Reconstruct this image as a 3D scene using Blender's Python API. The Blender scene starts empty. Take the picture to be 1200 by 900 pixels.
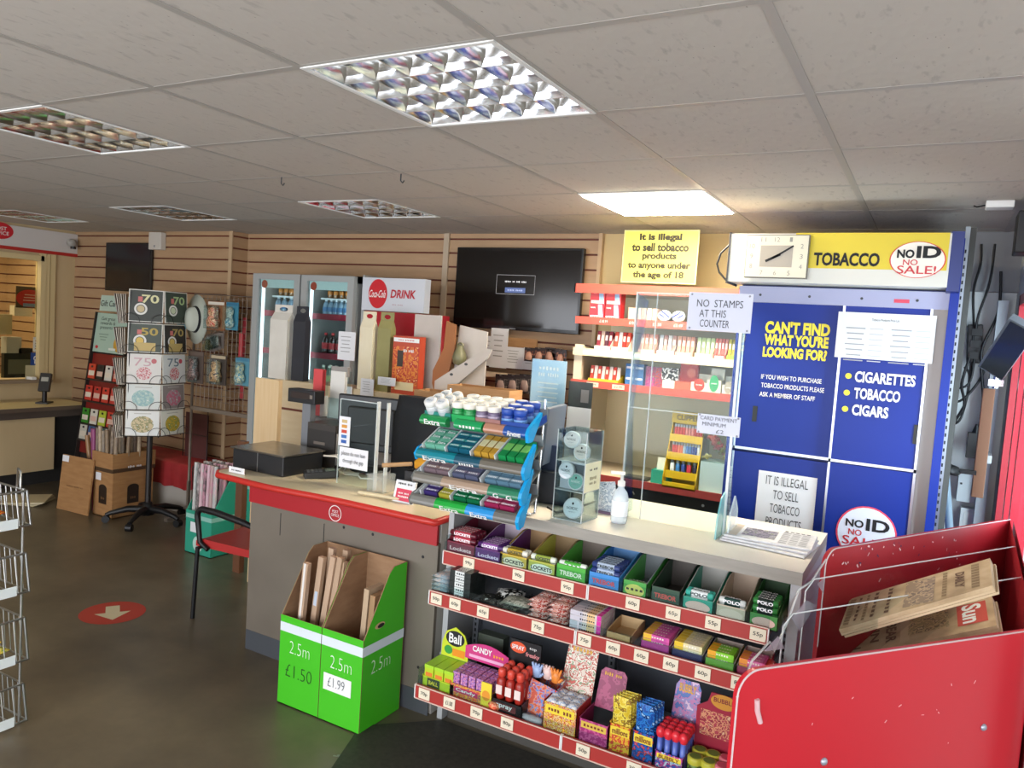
import bpy, math, random
from mathutils import Matrix, Vector
random.seed(7)
S = bpy.context.scene
COL = S.collection
def lin(h):
    h = h.lstrip('#'); o = []
    for i in (0, 2, 4):
        c = int(h[i:i+2], 16)/255.0
        o.append(c/12.92 if c <= .04045 else ((c+.055)/1.055)**2.4)
    return (o[0], o[1], o[2], 1.0)

# ---------------------------------------------------------------- camera
RX = Vector((.8709351, .48680328, .06704197)); UP = Vector((-.09426105, .03160503, .99504572)); FW = Vector((-.48227265, .87293968, -.07341252))
FPX = 892.0; EYE = Vector((0, 0, 1.70)); CEIL = 2.3536
cam = bpy.data.objects.new('camera', bpy.data.cameras.new('camera')); COL.objects.link(cam)
cam.matrix_world = Matrix(((RX.x, UP.x, -FW.x, 0), (RX.y, UP.y, -FW.y, 0), (RX.z, UP.z, -FW.z, 1.70), (0, 0, 0, 1)))
cam.data.sensor_fit = 'HORIZONTAL'; cam.data.sensor_width = 36; cam.data.lens = FPX*36/1200; cam.data.clip_start = .05
S.camera = cam
# ---------------------------------------------------------------- colour management, sky, daylight through the shop windows
S.view_settings.view_transform = 'Standard'; S.view_settings.look = 'None'
S.view_settings.exposure = 1.05; S.view_settings.gamma = 1.0; S.view_settings.use_curve_mapping = False
W = bpy.data.worlds.new('sky'); S.world = W; W.use_nodes = True
bg = W.node_tree.nodes['Background']; bg.inputs[0].default_value = lin('#dfe9f5'); bg.inputs[1].default_value = 1.5
def area(name, loc, direction, sx, sy, power, colour):
    l = bpy.data.lights.new(name, 'AREA'); l.shape = 'RECTANGLE'; l.size = sx; l.size_y = sy; l.energy = power; l.color = lin(colour)[:3]
    o = bpy.data.objects.new(name, l); COL.objects.link(o); o.location = loc
    o.rotation_euler = Vector(direction).to_track_quat('-Z', 'Y').to_euler(); return o
area('front_window_daylight', (-3.1, -1.95, 1.35), (0, 1, .02), 5.4, 1.8, 72, '#f6f6fa')
area('door_daylight', (1.75, .6, 1.3), (-1, .35, 0), 2.6, 2.0, 12, '#f4f4f4')
area('wall_strip_fill', (.42, -1.9, 1.25), (0, 1, 0), 1.3, 2.0, 28, '#f1f5ff')  # added lamp to brighten the white wall strip; its doorway is assumed
area('side_window_daylight', (.84, 3.38, 1.40), (-.55, 1, -.03), .5, 1.8, 32, '#e9f2ff')
area('booth_lamp', (-8.1, 3.6, 2.30), (0, 0, -1), .9, 1.2, 11, '#fff0cf')

# ---------------------------------------------------------------- where a photo point lies on a plane of the room
def at(x, y, X=None, Y=None, Z=None):
    d = FW + RX*((x-600)/FPX) + UP*((450-y)/FPX)
    if X is not None: t = X/d.x
    elif Y is not None: t = Y/d.y
    else: t = (Z-1.70)/d.z
    return EYE + d*t

# ---------------------------------------------------------------- materials
MATS = {}
def new_mat(n):
    m = bpy.data.materials.new(n); m.use_nodes = True; return m, m.node_tree, m.node_tree.nodes['Principled BSDF']
def mat(hx, rough=.5, metal=0.0, spec=.5, coat=0.0):
    k = ('p', hx, rough, metal, spec, coat)
    if k not in MATS:
        m, nt, b = new_mat('paint_'+hx.strip('#'))
        b.inputs['Base Color'].default_value = lin(hx); b.inputs['Roughness'].default_value = rough
        b.inputs['Metallic'].default_value = metal; b.inputs['Specular IOR Level'].default_value = spec; b.inputs['Coat Weight'].default_value = coat
        MATS[k] = m
    return MATS[k]
def ramp(nt, stops, fac, mode='LINEAR'):
    r = nt.nodes.new('ShaderNodeValToRGB'); r.color_ramp.interpolation = mode
    e = r.color_ramp.elements
    while len(e) < len(stops): e.new(.5)
    for i, (p, c) in enumerate(stops): e[i].position = p; e[i].color = lin(c)
    nt.links.new(fac, r.inputs[0]); return r.outputs[0]
def coords(nt, scale=(1, 1, 1), rot=(0, 0, 0)):
    t = nt.nodes.new('ShaderNodeTexCoord'); mp = nt.nodes.new('ShaderNodeMapping')
    mp.inputs['Scale'].default_value = scale; mp.inputs['Rotation'].default_value = rot
    nt.links.new(t.outputs['Object'], mp.inputs[0]); return mp.outputs[0]
def noise_mat(stops, scale=5, stretch=(1, 1, 1), rough=.5, detail=4, bump=0.0, metal=0, mode='LINEAR', spec=.5, rot=(0, 0, 0), nrough=.5):
    k = ('n', tuple(stops), scale, stretch, rough, detail, bump, metal, mode, spec, rot)
    if k in MATS: return MATS[k]
    m, nt, b = new_mat('grain_'+stops[0][1].strip('#'))
    n = nt.nodes.new('ShaderNodeTexNoise'); n.inputs['Scale'].default_value = scale; n.inputs['Detail'].default_value = detail; n.inputs['Roughness'].default_value = nrough
    nt.links.new(coords(nt, stretch, rot), n.inputs['Vector'])
    nt.links.new(ramp(nt, stops, n.outputs['Fac'], mode), b.inputs['Base Color'])
    b.inputs['Roughness'].default_value = rough; b.inputs['Metallic'].default_value = metal; b.inputs['Specular IOR Level'].default_value = spec
    if bump:
        bp = nt.nodes.new('ShaderNodeBump'); bp.inputs['Strength'].default_value = bump; bp.inputs['Distance'].default_value = .004
        nt.links.new(n.outputs['Fac'], bp.inputs['Height']); nt.links.new(bp.outputs[0], b.inputs['Normal'])
    MATS[k] = m; return m
def printed(*cols, scale=22, rough=.4):          # multi-coloured printed wrapper
    k = ('v', cols, scale, rough)
    if k in MATS: return MATS[k]
    m, nt, b = new_mat('print_'+cols[0].strip('#'))
    v = nt.nodes.new('ShaderNodeTexNoise'); v.inputs['Scale'].default_value = scale*2.1; v.inputs['Detail'].default_value = 2.5
    nt.links.new(coords(nt), v.inputs['Vector'])
    n = len(cols); st = [(0.0, cols[0])] + [(.36 + .28*i/(n-1), cols[i]) for i in range(1, n)]
    nt.links.new(ramp(nt, st, v.outputs['Fac'], 'CONSTANT'), b.inputs['Base Color']); b.inputs['Roughness'].default_value = rough
    MATS[k] = m; return m
def clear(tint='#eef6f6', amount=.10, rough=.03):  # thin clear acrylic sheet: sees through, mirrors a little
    k = ('g', tint, amount)
    if k in MATS: return MATS[k]
    m, nt, b = new_mat('acrylic'); out = nt.nodes['Material Output']
    t = nt.nodes.new('ShaderNodeBsdfTransparent'); t.inputs[0].default_value = lin(tint)
    g = nt.nodes.new('ShaderNodeBsdfGlossy'); g.inputs['Roughness'].default_value = rough
    f = nt.nodes.new('ShaderNodeFresnel'); f.inputs[0].default_value = 1.35
    a = nt.nodes.new('ShaderNodeMath'); a.operation = 'MULTIPLY_ADD'; a.inputs[1].default_value = .38; a.inputs[2].default_value = amount*.04
    nt.links.new(f.outputs[0], a.inputs[0]); x = nt.nodes.new('ShaderNodeMixShader')
    nt.links.new(a.outputs[0], x.inputs[0]); nt.links.new(t.outputs[0], x.inputs[1]); nt.links.new(g.outputs[0], x.inputs[2])
    nt.links.new(x.outputs[0], out.inputs['Surface']); MATS[k] = m; return m
def milky(hx='#eef4f4', alpha=.35):              # acrylic seen edge-on, frosted labels, bottles of gel
    k = ('m', hx, alpha)
    if k in MATS: return MATS[k]
    m, nt, b = new_mat('milky'); b.inputs['Base Color'].default_value = lin(hx); b.inputs['Alpha'].default_value = alpha; b.inputs['Roughness'].default_value = .15
    MATS[k] = m; return m
def glow(hx, s):
    k = ('e', hx, s)
    if k in MATS: return MATS[k]
    m, nt, b = new_mat('glow'); b.inputs['Base Color'].default_value = lin(hx); b.inputs['Emission Color'].default_value = lin(hx); b.inputs['Emission Strength'].default_value = s
    MATS[k] = m; return m

FAINT = {'UP': [(3,)], 'FRAGILE': [(4, 3)], 'THIS WAY UP': [(5, 4, 2)], 'weigh here': [(3, 6)], 'NEWS': [(5,)], 'menthol': [(5,)], 'DUAL': [(6,)], 'Action': [(6,)], 'fresh': [(5,)], 'lemon': [(4,)], 'cherry': [(5,)],
 'berry': [(5,)], 'white': [(5,)], 'APPLY NOW': [(5, 3)], 'ask for\ndetails': [(4, 4), (6,)], 'Winter\nopening': [(6,), (3, 5)], 'pay here': [(3, 4)], 'SUPPORT': [(4, 7)], 'mint': [(4,)], 'x': [(4,)], 'wrap': [(5,)],
 '20 mg': [(2, 3)], '18+\nONLY': [(4,), (3, 2)], 'sweets': [(6,)], 'sour tub': [(4, 3)], '2 for £4': [(3, 5)], 'ICE COLD': [(3, 4)], 'CASH': [(4,)], 'CHEWS': [(5,)], 'MINTS': [(5,)], 'SOUR': [(4, 3)], 'PUNCHY': [(6,)],
 "Check you're here": [(5, 2, 3, 4)], 'press OK now': [(5, 5)], 'MONDAY': [(6,)], 'MORNING': [(7,)], 'FAMILY': [(6,)], 'ICE': [(6,)], 'WINNERS': [(7,)], 'speak': [(4,)], 'STRONG': [(6,)], 'wrap': [(4,)]}
# ---------------------------------------------------------------- mesh builder
TX = {}
def text_geo(s, bold):
    k = (s, bold)
    if k not in TX:
        cu = bpy.data.curves.new('t', 'FONT'); cu.body = s; cu.align_x = 'CENTER'; cu.resolution_u = 3; cu.offset = bold; cu.fill_mode = 'FRONT'; cu.space_line = .92
        ob = bpy.data.objects.new('t', cu); me = bpy.data.meshes.new_from_object(ob)
        vs = [v.co.copy() for v in me.vertices]; fs = [tuple(p.vertices) for p in me.polygons]
        xs = [v.x for v in vs]; ys = [v.y for v in vs]
        x0, x1, y0, y1 = min(xs), max(xs), min(ys), max(ys)
        vs = [((v.x-x0)/(x1-x0)-.5, (v.y-y0)/(y1-y0)-.5) for v in vs]
        bpy.data.objects.remove(ob); bpy.data.curves.remove(cu); bpy.data.meshes.remove(me)
        TX[k] = (vs, fs)
    return TX[k]
def frame(o, u, v):
    u = Vector(u).normalized(); v = Vector(v); v = (v-u*v.dot(u)).normalized(); w = u.cross(v)
    return Matrix(((u.x, v.x, w.x, o[0]), (u.y, v.y, w.y, o[1]), (u.z, v.z, w.z, o[2]), (0, 0, 0, 1)))
def FY(x, y, z): return frame((x, y, z), (1, 0, 0), (0, 0, 1))     # a face looking towards -Y
def FXp(x, y, z): return frame((x, y, z), (0, 1, 0), (0, 0, 1))    # a face looking towards +X
def FZ(x, y, z): return frame((x, y, z), (1, 0, 0), (0, 1, 0))     # a face looking up
def T(x, y, z): return Matrix.Translation((x, y, z))
def RZ(a): return Matrix.Rotation(math.radians(a), 4, 'Z')
def RXm(a): return Matrix.Rotation(math.radians(a), 4, 'X')
def RYm(a): return Matrix.Rotation(math.radians(a), 4, 'Y')
class MB:
    def __init__(s, M=None): s.v = []; s.f = []; s.mi = []; s.mats = []; s.sm = []; s.M = M
    def mid(s, m):
        if m not in s.mats: s.mats.append(m)
        return s.mats.index(m)
    def add(s, vs, fs, m, M=None, smooth=False):
        b = len(s.v); i = s.mid(m)
        for v in vs:
            v = Vector(v)
            if M is not None: v = M @ v
            if s.M is not None: v = s.M @ v
            s.v.append(v)
        for f in fs: s.f.append(tuple(b+k for k in f)); s.mi.append(i); s.sm.append(smooth)
        return s
    def box(s, x0, x1, y0, y1, z0, z1, m, M=None, top=None, front=None, side=None):
        vs = [(x0, y0, z0), (x1, y0, z0), (x1, y1, z0), (x0, y1, z0), (x0, y0, z1), (x1, y0, z1), (x1, y1, z1), (x0, y1, z1)]
        if not (top or front or side): return s.add(vs, [(0, 3, 2, 1), (4, 5, 6, 7), (0, 1, 5, 4), (1, 2, 6, 5), (2, 3, 7, 6), (3, 0, 4, 7)], m, M)
        s.add(vs, [(0, 3, 2, 1), (2, 3, 7, 6)], m, M); s.add(vs, [(4, 5, 6, 7)], top or m, M); s.add(vs, [(0, 1, 5, 4)], front or m, M)
        return s.add(vs, [(1, 2, 6, 5), (3, 0, 4, 7)], side or m, M)
    def quad(s, p, m, M=None): return s.add(p, [tuple(range(len(p)))], m, M)
    def rect(s, M, w, h, m, off=.0008):
        return s.add([(-w/2, -h/2, off), (w/2, -h/2, off), (w/2, h/2, off), (-w/2, h/2, off)], [(0, 1, 2, 3)], m, M)
    def disc(s, M, rx, ry, m, off=.0008, n=32):
        return s.add([(rx*math.cos(a*2*math.pi/n), ry*math.sin(a*2*math.pi/n), off) for a in range(n)], [tuple(range(n))], m, M)
    def ring(s, M, r0, r1, m, off=.0009, n=40, k=1.0):
        vs = []
        for a in range(n):
            c, q = math.cos(a*2*math.pi/n), math.sin(a*2*math.pi/n); vs += [(r0*c, r0*k*q, off), (r1*c, r1*k*q, off)]
        return s.add(vs, [(2*i, 2*i+1, (2*i+3) % (2*n), (2*i+2) % (2*n)) for i in range(n)], m, M)
    def text(s, t, M, w, h, m, bold=0.0, off=.0012, shear=0.0):
        if t in FAINT:                                              # print too small to read in the photo: letter sized marks
            ls = FAINT[t]; rng = random.Random(len(t)*7+ord(t[0])); lh = h/len(ls)
            for i, words in enumerate(ls):
                n = sum(words)+len(words)-1; k = 0
                for wd in words:
                    for _ in range(wd):
                        x = -w/2+w*(k+.5)/n; a = rng.choice((.45, .5, .62)); y = h/2-lh*(i+.5); k += 1
                        s.add([(x-w*.3/n, y-lh*a/2, off), (x+w*.3/n, y-lh*a/2, off), (x+w*.3/n, y+lh*a/2*rng.choice((.6, 1)), off), (x-w*.3/n, y+lh*a/2, off)], [(0, 1, 2, 3)], m, M)
                    k += 1
            return s
        vs, fs = text_geo(t, bold)
        return s.add([(x*w+y*h*shear, y*h, off) for x, y in vs], fs, m, M)
    def prism(s, poly, y0, y1, m, M=None, cap=None):                # polygon in x-z, swept along y
        n = len(poly); vs = [(x, y0, z) for x, z in poly]+[(x, y1, z) for x, z in poly]
        a = sum(poly[i][0]*poly[(i+1) % n][1]-poly[(i+1) % n][0]*poly[i][1] for i in range(n))
        fs = [tuple(range(n)), tuple(range(2*n-1, n-1, -1))]; sd = [(i, n+i, n+(i+1) % n, (i+1) % n) for i in range(n)]
        if a < 0: fs = [f[::-1] for f in fs]; sd = [f[::-1] for f in sd]
        s.add(vs, fs, cap or m, M); return s.add(vs, sd, m, M)
    def tube(s, pts, r, m, n=8, M=None, cap=True, closed=False):
        pts = [Vector(p) for p in pts]; k = len(pts); rs = r if isinstance(r, (list, tuple)) else [r]*k
        vs = []; nrm = None
        for i, p in enumerate(pts):
            if closed: d = (pts[(i+1) % k]-pts[i-1])
            else: d = (pts[min(i+1, k-1)]-pts[max(i-1, 0)])
            d.normalize()
            if nrm is None: nrm = d.orthogonal().normalized()
            else:
                nrm = nrm-d*nrm.dot(d)
                nrm = nrm.normalized() if nrm.length > 1e-6 else d.orthogonal().normalized()
            b = d.cross(nrm)
            for j in range(n):
                a = 2*math.pi*j/n; vs.append(p+(nrm*math.cos(a)+b*math.sin(a))*rs[i])
        fs = []
        for i in range(k if closed else k-1):
            q = (i+1) % k
            for j in range(n): fs.append((i*n+j, i*n+(j+1) % n, q*n+(j+1) % n, q*n+j))
        s.add(vs, fs, m, M, smooth=n > 4)
        if cap and not closed: s.add(vs[:n], [tuple(range(n-1, -1, -1))], m, M); s.add(vs[-n:], [tuple(range(n))], m, M)
        return s
    def cyl(s, p0, p1, r, m, n=16, M=None, cap=True): return s.tube([p0, p1], r, m, n, M, cap)
    def lathe(s, prof, m, M=None, n=20):                            # (radius, z) profile round z
        k = len(prof); vs = []
        for r, z in prof:
            for j in range(n):
                a = 2*math.pi*j/n; vs.append((r*math.cos(a), r*math.sin(a), z))
        fs = [(i*n+j, i*n+(j+1) % n, (i+1)*n+(j+1) % n, (i+1)*n+j) for i in range(k-1) for j in range(n)]
        s.add(vs, fs, m, M, smooth=True)
        s.add(vs[:n], [tuple(range(n-1, -1, -1))], m, M); return s.add(vs[-n:], [tuple(range(n))], m, M)
    def build(s, name, parent=None, bevel=0, loc=None):
        me = bpy.data.meshes.new(name); me.from_pydata([tuple(v) for v in s.v], [], s.f)
        for m in s.mats: me.materials.append(m)
        me.polygons.foreach_set('material_index', s.mi); me.polygons.foreach_set('use_smooth', s.sm); me.update()
        o = bpy.data.objects.new(name, me); COL.objects.link(o)
        if parent: o.parent = parent
        if loc is not None: o.location = loc
        if bevel:
            b = o.modifiers.new('edge', 'BEVEL'); b.width = bevel; b.segments = 2; b.limit_method = 'ANGLE'
        return o
def arc(c, r, a0, a1, n, u, v):
    c = Vector(c); u = Vector(u); v = Vector(v)
    return [c+u*(r*math.cos(math.radians(a0+(a1-a0)*i/n)))+v*(r*math.sin(math.radians(a0+(a1-a0)*i/n))) for i in range(n+1)]
def thing(name, label, cat, loc=(0, 0, 0), rz=0, group=None):
    o = bpy.data.objects.new(name, None); COL.objects.link(o); o.empty_display_size = .05
    o.location = loc; o.rotation_euler = (0, 0, math.radians(rz)); return tag(o, label, cat, group)
def tag(o, label, cat, group=None, kind=None):
    o['label'] = label; o['category'] = cat
    if group: o['group'] = group
    if kind: o['kind'] = kind
    return o
def struct(o): o['kind'] = 'structure'; return o
def dup(root, loc=None, rz=None, label=None, group=None, M=None):
    r = root.copy(); COL.objects.link(r)
    if loc is not None: r.location = loc
    if rz is not None: r.rotation_euler = (0, 0, math.radians(rz))
    if M is not None: r.matrix_basis = M
    if label: r['label'] = label
    if group: r['group'] = group
    for ch in list(root.children):
        c = ch.copy(); COL.objects.link(c); c.parent = r
        for g in list(ch.children):
            d = g.copy(); COL.objects.link(d); d.parent = c
    return r
def piece(mb, name, label, cat, loc=None, group=None, bevel=0, M=None):   # a thing that is one mesh
    o = mb.build(name, None, bevel)
    if loc is not None: o.location = loc
    if M is not None: o.matrix_basis = M
    return tag(o, label, cat, group)
BLK = mat('#111113', .45); INK = mat('#16161a', .7); WHITE = mat('#e9e8e4', .55); PAPER = mat('#e6e6e8', .8); STEEL = mat('#b9bcc0', .28, 1.0); CHROME = mat('#d7d9dc', .12, 1.0)
RED = mat('#c8262f', .35); RAIL = mat('#a8332d', .4); GREY = mat('#8d8d8f', .5); DKGREY = mat('#3a3b3e', .5); CREAM = mat('#d9c7a0', .6); BLUE = mat('#1d2f86', .35)
ACR = clear(); EDGE = milky('#f2f8f8', .45); CARD = noise_mat([(.3, '#a97c50'), (.7, '#b98d60')], 9, (1, 1, 6), .8)
def XF(px, Y, Z):                                                  # x of the photo column px on the line Y, Z
    k = (px-600)/FPX; c1 = Y*RX.y+(Z-1.70)*RX.z; c2 = Y*FW.y+(Z-1.70)*FW.z; return (k*c2-c1)/(RX.x-k*FW.x)
# ================================================================ THE ROOM
gx, gy = -.9484, 1.5202
fl = noise_mat([(.3, '#51483a'), (.5, '#625846'), (.72, '#736853')], 2.2, (1, 1, 1), .34, 8, .03, nrough=.62)
struct(MB().box(-9, 2.2, -2.2, 5.0, -.05, 0, fl).build('floor'))
# ceiling tiles with fissures, a hole left for every light fitting
def tile_mat():
    m, nt, b = new_mat('fissured_tile'); n = nt.nodes.new('ShaderNodeTexNoise'); n.inputs['Scale'].default_value = 30; n.inputs['Detail'].default_value = 3
    n2 = nt.nodes.new('ShaderNodeTexVoronoi'); n2.inputs['Scale'].default_value = 26; n2.inputs['Randomness'].default_value = 1
    c = coords(nt, (1.6, .55, 1)); nt.links.new(c, n.inputs['Vector']); nt.links.new(coords(nt, (1.8, .8, 1), (0, 0, .5)), n2.inputs['Vector'])
    a = ramp(nt, [(.04, '#8d867f'), (.09, '#bdb6ad')], n2.outputs['Distance']); d = ramp(nt, [(.30, '#aea79f'), (.42, '#c0b9b0')], n.outputs['Fac'])
    mx = nt.nodes.new('ShaderNodeMix'); mx.data_type = 'RGBA'; mx.blend_type = 'DARKEN'; mx.inputs[0].default_value = 1
    nt.links.new(a, mx.inputs[6]); nt.links.new(d, mx.inputs[7]); nt.links.new(mx.outputs[2], b.inputs['Base Color']); b.inputs['Roughness'].default_value = .9
    bp = nt.nodes.new('ShaderNodeBump'); bp.inputs['Strength'].default_value = .25; bp.inputs['Distance'].default_value = .003
    nt.links.new(n2.outputs['Distance'], bp.inputs['Height']); nt.links.new(bp.outputs[0], b.inputs['Normal']); return m
TILE = tile_mat(); TBAR = mat('#a8a39c', .5)
fits = [(-1, 0), (-4, 0), (-1, 3), (-4, 3), (-7, 3), (-10, 3)]
cm = MB()
for i in range(-13, 5):
    for j in range(-6, 6):
        if (i, j) in fits: continue
        x0, y0 = gx+.6*i, gy+.6*j; x1, y1 = min(x0+.6, 2.2), min(y0+.6, 5.0)
        if x0 < -9: continue
        cm.box(x0, x1, y0, y1, CEIL, CEIL+.015, TILE)
ceil = struct(cm.build('ceiling'))
gm = MB()
for i in range(-13, 6): gm.box(gx+.6*i-.012, gx+.6*i+.012, -2.1, 4.9, CEIL-.002, CEIL-.0005, TBAR)
for j in range(-6, 6): gm.box(-8.9, 2.1, gy+.6*j-.012, gy+.6*j+.012, CEIL-.0018, CEIL-.0007, TBAR)
struct(gm.build('ceiling_grid', ceil))
struct(MB().box(-9, 2.2, -2.2, 5.0, CEIL+.16, CEIL+.2, mat('#555555')).build('trim_1'))   # slab above the tiles
# slatted back wall in two planes, plain cream wall at the right
SL = noise_mat([(.3, '#ac8b68'), (.7, '#b79673')], 3, (1, 1, 6), .5); GRV = mat('#6a3222', .6); PLAIN = mat('#cdb788', .7); POST = mat('#c3a682', .55)
def slats(name, x0, x1, y, pitch=.1, z0=.02):
    m = MB(); m.box(x0, x1, y+.016, y+.06, 0, CEIL, GRV); z = z0
    while z < CEIL-.02:
        m.box(x0, x1, y, y+.017, z, min(z+pitch-.013, CEIL-.001), SL); z += pitch
    return struct(m.build(name))
slats('wall_back', -5.27, -1.98, 4.66); slats('wall_back_left', -7.5, -5.27, 4.50)
m = MB(); m.box(-5.285, -5.262, 4.50, 4.72, 0, CEIL, SL)
for k in range(23): m.box(-5.263, -5.2605, 4.502, 4.66, .107+.1*k, .12+.1*k, GRV)
m.box(-5.30, -5.262, 4.49, 4.503, 0, CEIL, POST); struct(m.build('trim_2'))
struct(MB().box(-1.98, .0, 4.68, 4.76, 0, CEIL, PLAIN).box(.0, 1.0, 4.68, 4.76, 0, 2.05, mat('#e9ecea', .6)).box(.0, 1.0, 4.62, 4.76, 2.05, CEIL, mat('#8f9092', .6)).box(-1.99, -1.965, 4.64, 4.68, 0, CEIL, POST).build('wall_back_right'))
struct(MB().box(-3.215, -3.17, 4.645, 4.66, 1.72, CEIL, mat('#b9a78f', .5)).build('trim_3'))   # white conduit on the slats
struct(MB().box(-9, -8.9, -2.2, 5, 0, CEIL, CREAM).build('wall_left_far'))
# right side: white wall pieces, red window frame, glass
WW = noise_mat([(.3, '#cfd3d2'), (.7, '#dcdfdd')], 3, rough=.6); WRED = mat('#b5202f', .35)
struct(MB().box(.33, .41, 4.45, 4.68, 0, CEIL, WW).box(.33, .41, 3.05, 4.45, 0, .55, WW).box(.33, .41, 2.55, 4.45, 2.02, CEIL, WW).box(.41, .43, 2.55, 4.7, 2.3, CEIL, WW).build('wall_right'))
wr = MB()
for y in (4.42, 4.02, 3.74, 3.05): wr.box(.325, .385, y-.03, y+.03, .55, 2.02, WRED)
wr.box(.325, .385, 3.02, 4.45, 1.97, 2.02, WRED).box(.325, .385, 3.02, 4.45, .5, .56, WRED)
wf = struct(wr.build('window_1')); struct(MB().box(.35, .356, 3.05, 4.4, .56, 1.97, ACR).build('pane', wf))
struct(MB().box(.33, 2.2, 2.5, 2.56, 0, CEIL, WW).box(2.12, 2.2, -2.2, 2.5, 0, CEIL, WW).build('wall_front_right'))
# pavement outside
struct(MB().box(.45, 6, 2.6, 9, -.06, -.01, mat('#9a9a98', .8)).build('floor_outside'))
# shop front behind: sill, header and piers
struct(MB().box(-9, -.25, -2.2, -2.1, 0, .45, CREAM).box(1.15, 2.2, -2.2, -2.1, 0, .45, CREAM).box(-9, 2.2, -2.2, -2.1, 2.25, CEIL, CREAM).box(-9, -5.9, -2.2, -2.1, .45, 2.25, CREAM).box(1.15, 2.2, -2.2, -2.1, .45, 2.25, CREAM).build('wall_front'))
# left: post office booth wall with service window
BEI = noise_mat([(.3, '#c3ab81'), (.7, '#ccb48b')], 4, (1, 1, .3), .55); FRM = mat('#d6c08f', .5); GW = mat('#cfc8c2', .6)
y0, y1 = 2.6, 4.19; X = -7.5
lw = MB().box(X-.08, X, y0-.2, 4.5, 0, .90, BEI).box(X-.08, X, y1+.01, 4.5, .90, 2.06, BEI).box(X-.08, X, 1.0, y0, 0, CEIL, BEI).box(X-.08, X, y0, 4.5, 2.06, CEIL, BEI)
struct(lw.build('wall_left'))
fr = MB().box(X-.06, X+.03, y1-.03, y1+.02, .90, 2.104, FRM).box(X-.0, X+.025, y1+.02, 4.30, .90, 2.104, FRM).box(X, X+.028, 4.245, 4.25, .9, 2.1, mat('#9a8358')).box(X-.06, X+.03, y0, y1, 2.03, 2.08, FRM).box(X-.06, X+.01, 3.70, 3.73, .92, 2.04, FRM)
wn = struct(fr.build('window_2')); struct(MB().box(X-.035, X-.03, y0, y1-.03, .92, 2.03, clear('#f1efe2')).build('pane', wn))
fa = MB().box(X, X+.035, 1.5, 4.5, 2.135, 2.325, GW).box(X, X+.04, 1.5, 4.5, 2.105, 2.135, mat('#b52d27', .4))
c = at(0, 270, X=X+.035); fa.disc(FXp(X+.035, c.y-.0, c.z), .115, .075, RED); fa.text('POST\nOFFICE', FXp(X+.036, c.y-.0, c.z), .15, .075, WHITE, .01)
struct(fa.build('trim_4'))
slats('wall_booth', -8.88, -7.6, 4.58)
bs = MB()
for k in range(23): bs.box(-8.9, -8.872, 2.0, 4.6, .02+.1*k, .107+.1*k, SL)
bs.box(-8.9, -8.884, 2.0, 4.6, 0, CEIL, GRV).box(-8.88, -8.86, 3.9, 3.94, 0, CEIL, POST); struct(bs.build('wall_booth_left'))

# ================================================================ CEILING LIGHTS
MIR = mat('#eef0f2', .16, 1.0)
def louvre_light():
    t = thing('louvre_light', '', 'ceiling light')
    h = MB(); h.box(0.012, .588, .012, .588, .085, .09, mat('#dfe2e6', .35, .3))
    for a, b, c, d in ((.008, .012, .008, .592), (.588, .592, .008, .592), (.008, .592, .008, .012), (.008, .592, .588, .592)): h.box(a, b, c, d, 0, .09, MIR)
    for a, b, c, d in ((0, .014, 0, .6), (.586, .6, 0, .6), (0, .6, 0, .014), (0, .6, .586, .6)): h.box(a, b, c, d, -.005, .001, WHITE)
    h.build('housing', t)
    for k in range(4):
        y = .014+.143*(k+.5); MB().cyl((.03, y, .066), (.57, y, .066), .012, mat('#e8ecec', .4), 10).build('tube', t)
    l = MB(); N = 5
    for k in range(5):                                              # long V shaped blades
        y = .014+.143*k; l.prism([(-.014, .05), (-.004, .02), (-.0015, 0), (.0015, 0), (.004, .02), (.014, .05)], .012, .588, MIR, T(0, y, 0) @ RZ(-90) @ T(0, 0, 0))
    for k in range(N*1+1):
        x = .014+.572*k/N
        for q in range(4):
            ya = .014+.143*q; vs = []
            for i in range(9):
                u = i/8; y = ya+.143*u; w = .010+.014*(2*u-1)**2
                vs += [(x-w, y, .05), (x-.0015, y, 0), (x+.0015, y, 0), (x+w, y, .05)]
            l.add(vs, [(4*i+j, 4*i+4+j, 4*i+5+j, 4*i+1+j) for i in range(8) for j in range(3)], MIR, smooth=True)
    l.build('louvre', t); return t
def bladefix(o): return o
LL = louvre_light()
labs = {(-1, 0): 'big square louvred ceiling light nearest the camera', (-4, 0): 'louvred ceiling light cut by the left edge of the view', (-4, 3): 'small looking louvred ceiling light in the middle, towards the slatted wall',
        (-7, 3): 'far louvred ceiling light above the post office booth end, second from left', (-10, 3): 'farthest louvred ceiling light above the white booth fascia'}
for n, (k, lb) in enumerate(labs.items()):
    loc = (gx+.6*k[0], gy+.6*k[1], CEIL)
    o = LL if n == 0 else dup(LL, loc)
    o.location = loc; o['label'] = lb; o['group'] = 'louvred ceiling lights'
t = thing('ceiling_panel_light', 'bright lit square ceiling panel above the serving counter', 'ceiling light', (gx-.6, gy+1.8, CEIL))
f = MB()
for a, b, c, d in ((0, .014, 0, .6), (.586, .6, 0, .6), (.014, .586, 0, .014), (.014, .586, .586, .6)): f.box(a, b, c, d, -.006, .02, WHITE)
f.build('frame', t); MB().box(.014, .586, .014, .586, -.012, .01, glow('#fff1d6', 24)).build('diffuser', t)
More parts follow.
